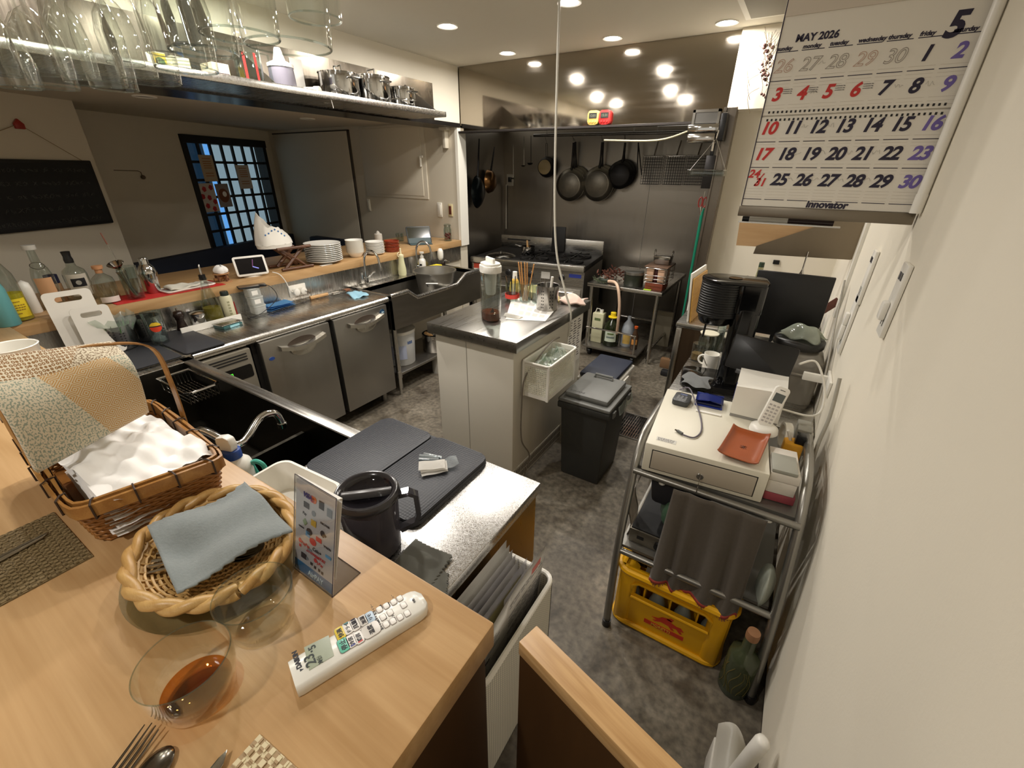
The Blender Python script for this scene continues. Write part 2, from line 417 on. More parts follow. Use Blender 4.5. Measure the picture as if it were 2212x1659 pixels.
# ================================================================ cooking recess under the hood
ST = mksteel('steel',(196,193,187),0.27)
STX = mksteel('steel_along',(196,193,187),0.27,stretch=(3,70,70))
STW = mksteel('steel_wall',(150,144,135),0.34,var=0.10,stretch=(60,60,2.5))
STD = mksteel('steel_dull',(150,146,139),0.42,var=0.14)
HOODM = mksteel('steel_mirror',(168,160,148),0.07,var=0.06,stretch=(3,3,40),rvar=0.03,bump=0.012)
BKL,BKR = Vector((-3.06,4.72,0)),Vector((-0.52,5.02,0))          # back wall ends
bd = (BKR-BKL).normalized();bn = Vector((bd.y,-bd.x,0))
TK = Matrix(((bd.x,-bn.x,0,BKL.x),(bd.y,-bn.y,0,BKL.y),(0,0,1,0),(0,0,0,1)))   # x along back wall, y away from the room
TKi = TK.inverted()
def K(px,py,y=0.0):
    return TKi @ PL(px,py,TK @ Vector((0,y,0)),bn)
blen = (BKR-BKL).length
mb = MB(TK)
mb.box((-0.05,0,0),(0.62,0.06,2.0));mb.box((0.624,-0.003,0),(blen*0.66,0.06,2.0));mb.box((blen*0.66+0.004,0,0),(blen+0.1,0.06,2.0))
struct('wall_back',mb,STW,'stainless steel back wall above the range','wall')
ls = Vector((-2.765,3.5,0))
mb = MB();dl = (BKL-ls).normalized();nl = Vector((-dl.y,dl.x,0))
mb.faces([ls,BKL,BKL+nl*0.06,ls+nl*0.06]+[v+Vector((0,0,2.0)) for v in (ls,BKL,BKL+nl*0.06,ls+nl*0.06)],[(0,1,2,3),(4,5,6,7),(0,1,5,4),(1,2,6,5),(2,3,7,6),(3,0,4,7)])
struct('wall_left_recess',mb,STW,'dark stainless side wall with hanging wok','wall')
struct('wall_right_recess',MB().box((-0.56,3.5,0),(-0.5,5.05,2.0)),STW,'stainless side wall behind the green pole','wall')
struct('trim_3',MB().box((-0.565,3.44,0.0),(-0.485,3.5,1.97),0.004).box((-0.56,3.425,0),(-0.545,3.442,1.97)),mksteel('steel_post',(120,112,102),0.3,stretch=(40,40,2)),'steel edge post at the end of the hood','trim')
h = thing('exhaust_hood','mirror-like stainless exhaust hood front above the range','hood',(0,0,0))
MB().box((-2.768,3.488,1.9),(-0.552,3.502,CZ-0.001)).build('front_panel',HOODM,h,0)
MB().box((-2.768,3.455,1.885),(-0.552,3.503,1.902),0.003).build('lip',mk('lip_dark',(70,66,64),0.35,0.8),h,0)
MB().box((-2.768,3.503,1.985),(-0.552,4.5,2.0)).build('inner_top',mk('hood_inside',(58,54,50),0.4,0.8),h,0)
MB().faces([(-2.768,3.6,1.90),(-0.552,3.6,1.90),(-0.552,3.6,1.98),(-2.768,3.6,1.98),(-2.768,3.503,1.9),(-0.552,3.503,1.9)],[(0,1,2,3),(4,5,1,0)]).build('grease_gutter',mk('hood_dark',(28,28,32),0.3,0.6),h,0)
# ================================================================ white corner right of the hood
struct('wall_corner',MB().box((-0.5,3.62,0),(WX,3.7,CZ)),WALL,'white wall behind the utensil jars','wall')
struct('wall_upper',MB().box((-0.548,3.45,1.955),(WX,3.62,CZ-0.001)),WALL,'white boxed section of wall above the jars','wall')
# ceiling hatch
hp = thing('trim_4',None,None);hp['kind'] = 'structure';hp['label'] = 'square access panel in the ceiling near the calendar'
p0 = Z(1612,40,CZ)
MB().box((p0.x,p0.y-0.62,CZ-0.008),(p0.x+0.55,p0.y,CZ+0.001)).build('trim_frame',TRIMW,hp,0)
MB().box((p0.x+0.03,p0.y-0.59,CZ-0.011),(p0.x+0.52,p0.y-0.03,CZ-0.006)).build('trim_panel',mk('hatch_panel',(150,143,128),0.7),hp,0)
# ================================================================ wooden bar, its steel splashback
OAKY = mkwood('oak_bar',(200,164,118),(176,138,92),'Y',1.0,0.38)
OAKX = mkwood('oak_near',(208,172,126),(180,142,96),'X',0.8,0.33,ring=7,bump=0.12)
OAKE = mkwood('oak_edge',(205,168,122),(178,140,94),'Y',1.3,0.4)
DARKW = mk('dark_veneer',(70,46,22),0.45,var=0.25,scale=4,stretch=(8,8,1))
BZ = 0.985;BX = -2.722;BY = 0.345
o = MB().box((-3.36,BY+0.001,0.93),(BX,3.437,BZ),0.003).build('bar_counter',OAKY,None,30)
tag(o,'long oak bar counter top carrying plates, bottles and tablets','counter')
o = thing('near_bar','oak bar counter in front carrying the two empty tumblers and the remote','counter',(0,0,0))
MB().box((-3.36,-0.62,0.93),(-0.24,BY,BZ),0.003).build('top',OAKX,o,30)
MB().box((-0.262,-0.6,0),(-0.245,BY-0.02,0.929)).box((-3.3,-0.3,0),(-0.262,-0.28,0.929)).build('end_panel',DARKW,o,0)
MB().box((-3.3,BY-0.05,0),(-0.262,BY-0.02,0.929)).build('back_panel',STD,o,0)
struct('wall_bar_base',MB().box((-2.9,BY,0),(-2.76,3.45,0.929)),DINE,'low wall under the bar counter','wall')
NAVY = mk('navy_cushion',(22,30,48),0.7,var=0.15,scale=20)
o = thing('bench_seat','long navy bench seat beyond the bar below the window','bench',(0,0,0))
MB(TW).box((0.65,0.01,0),(1.95,0.4,0.40)).build('bench_base',mk('bench_base',(50,42,34),0.6),o,0)
MB(TW).box((0.63,0.01,0.40),(1.95,0.45,0.48),0.02).build('cushion',NAVY,o)
MB(TW).box((0.03,0.012,0.48),(2.3,0.10,0.84),0.02).build('backrest',NAVY,o)
o = thing('bench_seat','navy bench seat back standing against the plain door beyond the bar','bench',(0,0,0))
MB().box((-4.95,3.3,0.2),(-4.3,3.42,0.86),0.02).build('backrest',NAVY,o)
MB().box((-4.85,3.0,0.0),(-4.3,3.3,0.46),0.02).build('cushion',NAVY,o)

# ================================================================ the counter along the bar
CT = 0.80;CXF = -2.285
o = thing('worktop','long stainless worktop with shiny rounded front edge over the refrigerators','worktop',(0,0,0))
MB().box((-2.755,0.36,0.765),(-2.305,2.045,CT),0.002).build('top',STX,o,30)
mb = MB();mb.tube([(CXF-0.022,0.80,0.778),(CXF-0.022,2.045,0.778)],0.0225,16);mb.build('front_edge',STX,o)
MB().box((-2.757,0.36,CT),(-2.742,3.44,0.929)).build('splashback',ST,o,0)
HAN = mk('handle_plastic',(190,184,170),0.35)
FRS = mksteel('fridge_steel',(158,155,149),0.38,var=0.06,stretch=(60,60,2),rvar=0.05)
DKG = mk('dark_gap',(28,26,24),0.6)
fr = thing('undercounter_refrigerator','two-door stainless undercounter refrigerator below the worktop','refrigerator',(0,0,0))
MB().box((-2.738,1.085,0.1),(-2.33,2.02,0.755)).build('body',DKG,fr,0)
for x in (-2.36,-2.68):
    for y in (1.15,1.95): MB().cyl((x,y,0),0.022,0.1,12).build('foot',STD,fr)
def fridge_door(y0,y1,badge):
    d = MB().box((-2.325,y0,0.105),(-2.272,y1,0.758),0.006).build('door',FRS,fr)
    yc = (y0+y1)/2+0.02;hl = min(0.29,(y1-y0)*0.66)/2
    # curved grip: wide band with a dark finger recess above and a bright scoop below
    MB().prism([(yc+hl*0.62*math.cos(t),0.694+0.036*math.sin(t)) for t in [PI*i/14 for i in range(15)]],0,0.006,T=frame((-2.2745,0,0),(0,1,0),(0,0,1))).build('finger_recess',mk('recess',(62,50,40),0.5),d)
    pts = [(yc+hl*(-1+2*i/16),0.700-0.030*math.cos((-1+2*i/16)*PI/2)) for i in range(17)]
    mb = MB();n = len(pts);vs = []
    for (y,z) in pts: vs += [(-2.273,y,z+0.014),(-2.240,y,z+0.011),(-2.240,y,z-0.011),(-2.273,y,z-0.016)]
    fs = []
    for i in range(n-1):
        a,b_ = i*4,(i+1)*4
        for k in range(4): fs.append((a+k,a+(k+1) % 4,b_+(k+1) % 4,b_+k))
    fs += [(0,1,2,3),((n-1)*4+3,(n-1)*4+2,(n-1)*4+1,(n-1)*4)]
    mb.faces(vs,fs).build('handle',mksteel('handle_steel',(200,196,186),0.3),d,60)
    MB().prism([(yc+hl*0.58*math.cos(t),0.666+0.045*math.sin(t)) for t in [PI+PI*i/14 for i in range(15)]],0,0.016,T=frame((-2.274,0,0),(0,1,0),(0,0,1)),bev=0.005).build('handle_scoop',M['handle_steel'],d)
    if badge == 'oval':
        MB().lathe([(0,0),(0.016,0),(0.016,0.003),(0,0.0035)],20,T=frame((-2.2715,y0+0.045,0.655),(0,1,0),(0,0,1)),sy=0.6).build('badge',mk('blue_badge',(40,70,140),0.35),d)
    else:
        MB().lathe([(0,0),(0.02,0),(0.02,0.003),(0,0.0035)],24,T=frame((-2.2715,y1-0.045,0.715),(0,1,0),(0,0,1))).build('badge',mk('teal_badge',(24,62,92),0.35),d)
        MB().prism([(-0.011,-0.006),(-0.002,0.010),(0.0,0.0),(0.012,0.004),(0.012,-0.008),(0.006,-0.001),(-0.004,-0.010)],0,0.001,T=frame((-2.2675,y1-0.045,0.715),(0,1,0),(0,0,1))).build('badge_mark',mk('pale_blue',(190,220,235),0.4),d)
    return d
fridge_door(1.105,1.540,'oval');fridge_door(1.572,2.005,'round')
im = thing('ice_machine','stainless machine with green digit display beside the refrigerator','ice machine',(0,0,0))
MB().box((-2.74,0.62,0.1),(-2.33,1.062,0.762)).build('body',DKG,im,0)
fp = MB().box((-2.33,0.64,0.11),(-2.276,1.055,0.75),0.006).build('front_panel',mk('machine_front',(122,116,103),0.4,0.4),im)
mb = MB()
for i in range(3): mb.box((-2.277,0.68,0.725-0.015*i),(-2.2735,1.03,0.732-0.015*i))
mb.build('vent_slot',DKG,im,0)
MB().prism(rrect(0.2,0.072,0.012,4),0,0.003,T=frame((-2.2765,0.94,0.632),(0,1,0),(0,0,1))).build('display',mk('display_black',(20,19,17),0.2),im)
GRN = mkemit('led_green',(90,255,60),1.6)
mb = MB();y,z = 0.925,0.632
for a,b_ in (((0,.012),(.012,.012)),((.012,.012),(.012,0)),((0,0),(.012,0)),((0,0),(0,-.012)),((0,-.012),(.012,-.012))):
    mb.box((-2.2738,y+min(a[0],b_[0])-.001,z+min(a[1],b_[1])-.001),(-2.273,y+max(a[0],b_[0])+.001,z+max(a[1],b_[1])+.001))
mb.build('digit',GRN,im,0)

# ================================================================ far deep sink
sk = thing('deep_sink','deep stainless sink with a dipped front apron and round legs','sink',(0,0,0))
y0,y1,xf,xb = 2.06,3.14,-2.275,-2.74
mb = MB()
mb.box((xb,y0,0.765),(xf-0.02,y0+0.03,CT),0.002).box((xb,y1-0.03,0.765),(xf-0.02,y1,CT),0.002).box((xb,y0,0.765),(xb+0.12,y1,CT),0.002)
mb.build('rim',ST,sk,30)
mb = MB()
x0i,x1i,y0i,y1i,zb = xb+0.12,xf-0.025,y0+0.03,y1-0.03,0.56
mb.box((x0i,y0i,zb-0.004),(x1i,y1i,zb)).box((x0i-0.003,y0i,zb),(x0i,y1i,0.797)).box((x0i,y0i-0.003,zb),(x1i,y0i,0.797)).box((x0i,y1i,zb),(x1i,y1i+0.003,0.797))
mb.build('basin',STD,sk,0)
prof = [(y0,0.800),(y0+0.17,0.800),(y0+0.26,0.735),(y1-0.34,0.735),(y1-0.22,0.800),(y1,0.800)]
vs = [];
for (y,z) in prof: vs += [(xf,y,0.55),(xf,y,z),(xf-0.025,y,z),(xf-0.025,y,0.55)]
fs = []
for i in range(len(prof)-1):
    a,b_ = i*4,i*4+4
    for k in range(4): fs.append((a+k,a+(k+1) % 4,b_+(k+1) % 4,b_+k))
fs += [(0,1,2,3),(len(prof)*4-1,len(prof)*4-2,len(prof)*4-3,len(prof)*4-4)]
mb = MB();mb.faces(vs,fs);mb.box((xb,y0,0.55),(xf,y0+0.003,0.766)).box((xb,y1-0.003,0.55),(xf,y1,0.766))
mb.build('apron',mksteel('apron_steel',(140,135,127),0.36,stretch=(60,3,60)),sk,0)
mb = MB();mb.tube([(xf-0.012,y,z) for y,z in prof],0.017,12);mb.build('rolled_edge',ST,sk)
for (x,y) in ((xf-0.045,y0+0.03),(xf-0.045,y1-0.05),(xb+0.05,y0+0.03),(xb+0.05,y1-0.05)):
    MB().cyl((x,y,0.06),0.019,0.5,16).cyl((x,y,0.15),0.024,0.05,16).cyl((x,y,0),0.013,0.06,12).build('leg',ST,sk)
MB().box((xb+0.02,y0+0.02,0.165),(xf-0.03,y1-0.02,0.185),0.003).build('under_shelf',STD,sk,30)
# ================================================================ near sink and bench behind the near bar
ns = thing('near_sink','wide dark stainless sink behind the near bar','sink',(0,0,0))
X0,X1,Y0,Y1 = -2.27,-1.052,0.355,0.778
mb = MB()
mb.box((X0,Y1-0.045,0.765),(X1,Y1,CT),0.003).box((X0,Y0,0.765),(X1,Y0+0.06,CT),0.003).box((X0,Y0,0.765),(X0+0.05,Y1,CT),0.003).box((X1-0.02,Y0,0.765),(X1,Y1,CT),0.003)
mb.build('rim',STX,ns,30)
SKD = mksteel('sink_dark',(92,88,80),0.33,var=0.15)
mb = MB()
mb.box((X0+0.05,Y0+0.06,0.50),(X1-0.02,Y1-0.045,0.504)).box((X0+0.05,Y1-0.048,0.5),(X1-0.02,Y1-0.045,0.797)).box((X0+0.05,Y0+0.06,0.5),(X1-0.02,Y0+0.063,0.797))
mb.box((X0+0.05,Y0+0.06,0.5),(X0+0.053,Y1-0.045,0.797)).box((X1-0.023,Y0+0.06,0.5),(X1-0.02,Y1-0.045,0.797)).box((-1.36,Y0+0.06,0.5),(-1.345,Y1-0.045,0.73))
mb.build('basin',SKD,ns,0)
MB().box((X0,Y1-0.003,0.12),(X1,Y1,0.766)).build('apron',M['apron_steel'],ns,0)
bn_ = thing('steel_bench','scratched stainless bench at the end of the near bar','bench',(0,0,0))
def mkscratch():
    m,nt,b = _new('scratched_steel');N,L = nt.nodes,nt.links
    b.inputs['Metallic'].default_value = 1.0;b.inputs['Base Color'].default_value = lin((205,203,200))
    tc = N.new('ShaderNodeTexCoord');n = N.new('ShaderNodeTexNoise');n.inputs['Scale'].default_value = 90;n.inputs['Detail'].default_value = 5;n.inputs['Distortion'].default_value = 5.0
    L.new(tc.outputs['Object'],n.inputs[0])
    mr = N.new('ShaderNodeMapRange');mr.inputs[1].default_value = 0.35;mr.inputs[2].default_value = 0.68;mr.inputs[3].default_value = 0.2;mr.inputs[4].default_value = 0.42
    L.new(n.outputs[0],mr.inputs[0]);L.new(mr.outputs[0],b.inputs['Roughness'])
    bp = N.new('ShaderNodeBump');bp.inputs['Strength'].default_value = 0.10;bp.inputs['Distance'].default_value = 0.0006
    L.new(n.outputs[0],bp.inputs['Height']);L.new(bp.outputs[0],b.inputs['Normal']);M['scratched_steel'] = m
mkscratch()
MB().box((-1.05,0.352,0.765),(-0.437,0.872,CT),0.004).build('top',M['scratched_steel'],bn_,30)
MB().box((-1.045,0.36,0.15),(-0.447,0.862,0.765)).build('cabinet',mksteel('gold_reflection_steel',(150,128,88),0.3),bn_,0)  # brown and gold reflection on the steel is put into its base colour
for (x,y) in ((-0.47,0.84),(-0.47,0.39),(-1.0,0.84),(-1.0,0.39)):
    MB().cyl((x,y,0),0.018,0.15,14).build('leg',ST,bn_)
# ================================================================ island
isl = thing('island','pale island cabinet with grey steel top under the hanging cord','cabinet',(0,0,0))
IX0,IX1,IY0,IY1,IZ = -1.520,-0.965,1.598,2.482,0.88
MB().box((IX0,IY0,IZ-0.055),(IX1,IY1,IZ),0.0015).build('top',mksteel('island_steel',(168,166,161),0.30,stretch=(60,3,60),var=0.16),isl,30)
CAB = mk('cabinet_white',(206,201,188),0.5,var=0.02,scale=3)
MB().box((IX0+0.03,IY0+0.025,0.0),(IX1-0.03,IY1-0.02,IZ-0.056),0.006).build('body',CAB,isl)
MB().box((-1.284,IY0+0.0235,0.06),(-1.281,IY0+0.026,IZ-0.057)).build('door_seam',mk('seam',(150,146,136),0.7),isl,0)
mb = MB();mb.box((IX1-0.031,IY0+0.03,0.004),(IX1-0.026,IY1-0.2,0.105),0.001);mb.build('vent_panel',mk('vent_panel',(180,174,160),0.5),isl,0)
mb = MB()
for r in range(2):
    for i in range(34): mb.box((IX1-0.0262,IY0+0.06+i*0.0165,0.02+r*0.04),(IX1-0.0255,IY0+0.069+i*0.0165,0.052+r*0.04))
mb.build('vent_slot',mk('vent_dark',(90,84,74),0.8),isl,0)
# ================================================================ range (stands a little skewed against the side wall)
a_r = math.atan2(0.18,1.18)
rg = thing('gas_range','large stainless gas range with black burner top and raised back plate','stove',(-2.745,3.60,0),a_r)
RW,RD,RZ = 1.195,0.80,0.805
BLK = mk('burner_black',(24,22,21),0.55,var=0.3,scale=30,bump=0.3)
IRON = mk('cast_iron',(34,32,30),0.6,0.3,var=0.2,scale=30)
MB().box((0,0.03,0.12),(RW,RD,RZ-0.06),0.004).build('body',STD,rg,30)
MB().box((0,0.0,RZ-0.055),(RW,0.05,RZ),0.006).build('front_rail',STX,rg,30)
MB().box((0,0.05,RZ-0.06),(RW,RD,RZ-0.012),0.003).build('burner_deck',BLK,rg,30)
MB().box((0.006,0.02,RZ-0.2),(RW-0.006,0.032,RZ-0.065)).build('control_panel',STX,rg,0)
MB().box((0.02,0.012,0.2),(RW-0.02,0.03,RZ-0.225),0.004).build('oven_door',STX,rg,30)
mb = MB();mb.tube([(0.08,-0.03,RZ-0.255),(RW-0.08,-0.03,RZ-0.255)],0.012,12)
for x in (0.1,RW-0.1): mb.tube([(x,-0.03,RZ-0.255),(x,0.02,RZ-0.255)],0.008,8)
mb.build('oven_handle',ST,rg)
MB().box((0.0,RD-0.03,RZ-0.02),(RW,RD-0.01,RZ+0.125),0.002).build('back_plate',STX,rg,30)
MB().box((0.08,RD-0.034,RZ+0.075),(0.36,RD-0.029,RZ+0.09)).build('back_slot',DKG,rg,0)
KN = mk('knob_black',(26,25,25),0.35)
for x in (0.24,0.42,0.66,0.98):
    k = MB().lathe([(0,0),(0.03,0),(0.031,0.006),(0.024,0.012),(0.021,0.03),(0,0.031)],20,T=frame((x,0.02,RZ-0.125),(1,0,0),(0,0,1))).build('knob',KN,rg)
    MB().box((x-0.004,-0.018,RZ-0.145),(x+0.004,-0.009,RZ-0.105),0.001).build('knob_grip',KN,k)
MB().box((1.05,0.0185,RZ-0.115),(1.17,0.0205,RZ-0.082)).build('maker_plate',mk('blue_plate',(44,56,130),0.35),rg,0)
MB().box((0.03,0.0185,RZ-0.16),(0.13,0.0205,RZ-0.065)).build('warning_sticker',mk('red_sticker',(196,72,50),0.5),rg,0)
MB().box((0.03,0.018,RZ-0.16),(0.13,0.02,RZ-0.115)).build('warning_sticker',mk('white_sticker',(225,220,210),0.5),rg,0)
MB().box((0.77,0.0185,RZ-0.15),(0.86,0.0205,RZ-0.085)).build('info_plate',mk('grey_sticker',(176,172,164),0.5),rg,0)
for cx in (0.62,0.98):
    for cy in (0.22,0.54):
        mb = MB()
        for k in range(8):
            t = 2*PI*k/8;mb.box((0.03,-0.007,RZ-0.012),(0.145,0.007,RZ+0.016),0.002,T=T3((cx,cy,0),rz=t))
        mb.lathe([(0.135,RZ-0.012),(0.148,RZ-0.012),(0.148,RZ+0.004),(0.135,RZ+0.004)],24,(cx,cy,0),close=True)
        g = mb.build('pan_support',IRON,rg)
        MB().lathe([(0.03,RZ-0.012),(0.06,RZ-0.012),(0.06,RZ),(0.03,RZ+0.004)],20,(cx,cy,0),close=True).build('burner',IRON,g)
for (x,y) in ((0.05,0.08),(RW-0.05,0.08),(0.05,RD-0.06),(RW-0.05,RD-0.06)):
    MB().cyl((x,y,0),0.025,0.12,14).build('leg',ST,rg)
# ================================================================ side table beside the range
tb = thing('steel_table','stainless side table with open frame beside the gas range','table',(0,0,0))
TX0,TX1,TY0,TY1,TZ = -1.50,-0.815,3.73,4.66,0.68
MB().box((TX0,TY0,TZ-0.035),(TX1,TY1,TZ),0.008).build('top',STX,tb,30)
for (x,y) in ((TX1-0.04,TY0+0.03),(TX0+0.04,TY0+0.03),(TX1-0.04,TY1-0.04),(TX0+0.04,TY1-0.04)):
    MB().cyl((x,y,0.05),0.019,TZ-0.085,16).cyl((x,y,0),0.013,0.05,12).build('leg',ST,tb)
mb = MB();mb.tube([(TX0+0.04,TY0+0.1,0.14),(TX0+0.04,TY1-0.04,0.14)],0.014,10);mb.tube([(TX1-0.04,TY0+0.03,0.14),(TX1-0.04,TY1-0.04,0.14)],0.014,10);mb.tube([(TX0+0.04,TY1-0.04,0.14),(TX1-0.04,TY1-0.04,0.14)],0.014,10)
mb.build('stretcher',ST,tb)
# ================================================================ steel tables on the passage wall
tb2 = thing('steel_table','taller stainless table with a leg frame behind the coffee machine','table',(0,0,0))
MB().box((-0.49,2.765,0.715),(WX-0.005,3.60,0.75),0.008).build('top',STX,tb2,30)
MB().box((-0.455,2.775,0.05),(WX-0.02,2.79,0.714)).box((-0.455,2.8,0.05),(-0.44,3.58,0.714)).build('side_panel',mksteel('brown_steel',(118,100,82),0.4,stretch=(30,30,3)),tb2,0)
for (x,y) in ((-0.465,2.78),(-0.465,3.57),(WX-0.04,2.80),(WX-0.04,3.57)):
    MB().box((x-0.018,y-0.018,0),(x+0.018,y+0.018,0.714),0.004).build('leg',ST,tb2,30)
tb3 = thing('steel_table','lower stainless table under the coffee machine','table',(0,0,0))
MB().box((-0.345,1.97,0.575),(WX-0.005,2.755,0.61),0.006).build('top',ST,tb3,30)
for (x,y) in ((-0.32,2.0),(-0.32,2.73),(WX-0.04,2.0),(WX-0.04,2.73)):
    MB().box((x-0.018,y-0.018,0),(x+0.018,y+0.018,0.574),0.004).build('leg',ST,tb3,30)
# ================================================================ shelf on the beam
sh = thing('wall_shelf','long stainless shelf on the beam holding pots and boxes','shelf',(0,0,0))
MB().box((-2.718,-0.4,1.942),(-2.365,2.865,1.95)).box((-2.374,-0.4,1.942),(-2.36,2.865,1.976),0.003).box((-2.718,2.853,1.942),(-2.36,2.865,1.976),0.002).build('shelf_board',STX,sh,30)
MB().box((-2.7195,-0.4,1.95),(-2.714,3.14,2.21)).build('back_sheet',mksteel('sheet_mirror',(128,120,108),0.24,var=0.06),sh,0)
for y in (2.83,1.6,0.4):
    MB().faces([(-2.714,y,1.95),(-2.41,y,1.976),(-2.714,y,2.16),(-2.714,y+0.003,1.95),(-2.41,y+0.003,1.976),(-2.714,y+0.003,2.16)],[(0,1,2),(5,4,3),(0,3,4,1),(1,4,5,2),(2,5,3,0)]).build('bracket',M['steel_dull'],sh,0)
# ================================================================ things on the near bar
GL = mkglass('glass',(250,252,250),0.05,0.01,edge=0.85)
GLT = mkglass('glass_thick',(232,238,236),0.06,0.02,edge=0.8)
WHISKY = mkglass('whisky',(238,196,136),0.05,0.01,edge=0.3)
CHROME = mk('chrome',(205,205,205),0.08,1.0)
SILV = mk('cutlery_steel',(190,187,182),0.14,1.0)
WHP = mk('white_plastic',(232,229,220),0.35)
WHM = mk('white_matte',(226,222,212),0.6)
BLP = mk('black_plastic',(18,18,19),0.3)
BLM = mk('black_matte',(24,24,25),0.6)
PAPER = mk('paper',(238,235,228),0.75)
CERAM = mk('ceramic',(240,237,228),0.12)
# tumblers
def tumbler(loc,label,liquid):
    t = thing('tumbler',label,'glass',loc,0,'empty tumblers on the near bar')
    R,r,h = 0.0515,0.041,0.074
    MB().lathe([(0,0.0),(r-0.006,0),(r,0.005),(R-0.002,h*0.6),(R,h),(R-0.0016,h),(R-0.0036,h*0.6),(r-0.003,0.012),(r-0.012,0.009),(0,0.008)],56).build('glass_wall',GL,t,60)
    MB().tube(arc((0,0,h),R-0.0008,0,2*PI,55)[:-1],0.0009,6,closed=True).build('rim',GLT,t,60)
    if liquid: MB().lathe([(0,0.0085),(r-0.006,0.0095),(r-0.0033,0.013),(r-0.002,0.0195),(0,0.0185)],48).build('drink',WHISKY,t,60)
    return t
tumbler((-0.507,0.059,BZ),'clear tumbler with a little amber drink left, nearest the fork',True)
tumbler((-0.529,0.158,BZ),'empty clear tumbler beside the card payment stand',False)
# ---- square bamboo basket
BAM = mkwood('bamboo',(178,132,72),(142,96,46),'X',3.0,0.3,ring=3)
WICK = mk('wicker',(150,100,48),0.35,var=0.35,scale=40,bump=0.3,bscale=200)
DKC = mk('dark_cord',(52,34,20),0.6)
bk = thing('bamboo_basket','square woven bamboo basket with arched handle full of white napkins','basket',(0,0,0))
A_,B_,C_,D_ = [Vector(v) for v in ((-0.902,0.072,1.088),(-0.845,0.290,1.088),(-1.235,0.315,1.088),(-1.305,0.092,1.088))]
cen = (A_+B_+C_+D_)/4
def ring_at(t,off=0.0,n=16):
    """points round the basket wall, t=0 base, t=1 rim"""
    k = 0.86+0.14*t;out = []
    cs = [cen+(v-cen)*k for v in (A_,B_,C_,D_)]
    for i in range(4):
        a,b = cs[i],cs[(i+1) % 4]
        for j in range(n):
            q = a.lerp(b,j/n)
            # round the corners a little
            e = min(j,n-j)/n
            if e < 0.09: q = q+(cen-q)*0.05*(1-e/0.09)
            out.append(Vector((q.x,q.y,BZ+0.004+t*0.098)))
    return out
mb = MB();ns_ = 15
for s in range(ns_):
    t = s/(ns_-1)*0.86;P = ring_at(t);m = len(P);Q = []
    for i,q in enumerate(P):
        d = Vector((q.x-cen.x,q.y-cen.y,0)).normalized()
        Q.append(q+d*(0.0024*(1 if (i+s) % 2 else -1)))
    mb.tube(Q,0.0036,5,closed=True)
mb.build('woven_wall',WICK,bk,180)
mb = MB();b0 = ring_at(0.0)
mb.faces([b0[0],b0[16],b0[32],b0[48]],[(0,1,2,3)]).build('woven_base',WICK,bk,0)
for nm_,off,zz in (('rim_strip',0.006,1.072),('inner_rim_strip',-0.006,1.074)):
    mb = MB();P = ring_at(0.97);vs = []
    for q in P:
        d = Vector((q.x-cen.x,q.y-cen.y,0)).normalized()
        for (o_,z_) in ((off-0.003,zz-0.006),(off+0.003,zz-0.006),(off+0.003,zz+0.018),(off-0.003,zz+0.018)): vs.append(q+d*o_+Vector((0,0,z_-q.z)))
    n_ = len(P);fs = []
    for i in range(n_):
        a,b = 4*i,4*((i+1) % n_)
        for k in range(4): fs.append((a+k,a+(k+1) % 4,b+(k+1) % 4,b+k))
    mb.faces(vs,fs).build(nm_,BAM,bk,60)
P = ring_at(0.97)
for i in (2,6,10,14,18,22,25,28,31,50,53,56,59,62):
    q = P[i];d = Vector((q.x-cen.x,q.y-cen.y,0)).normalized();u = Vector((-d.y,d.x,0))
    M_ = Matrix(((u.x,d.x,0,q.x),(u.y,d.y,0,q.y),(0,0,1,0),(0,0,0,1)))
    MB(M_).tube([(0,0.011,1.062),(0,0.0115,1.092),(0,0,1.095),(0,-0.011,1.092),(0,-0.011,1.062),(0,0,1.060)],0.0016,6,closed=True).build('cord_binding',DKC,bk,60)
h0,h1 = Vector((-1.078,0.312,1.075)),Vector((-1.115,0.082,1.075))
hp_ = [h0+Vector((0,0.006,0)),h0+Vector((0,0.008,0.1)),h0+Vector((0,-0.002,0.185)),h0.lerp(h1,0.28)+Vector((0,0,0.212)),h0.lerp(h1,0.62)+Vector((0,0,0.214)),h1+Vector((0,0.01,0.18)),h1+Vector((0,-0.004,0.1)),h1]
hp_ = smoothpath(hp_,6);mb = MB();vs = [];w_ = Vector((0.008,0.0012,0))
for i,q in enumerate(hp_):
    t_ = (hp_[min(i+1,len(hp_)-1)]-hp_[max(i-1,0)]).normalized();nn = t_.cross(w_).normalized()*0.0016
    for s1,s2 in ((-1,-1),(1,-1),(1,1),(-1,1)): vs.append(q+w_*s1+nn*s2)
fs = []
for i in range(len(hp_)-1):
    for k in range(4): fs.append((4*i+k,4*i+(k+1) % 4,4*i+4+(k+1) % 4,4*i+4+k))
mb.faces(vs,fs).build('handle',BAM,bk,60)
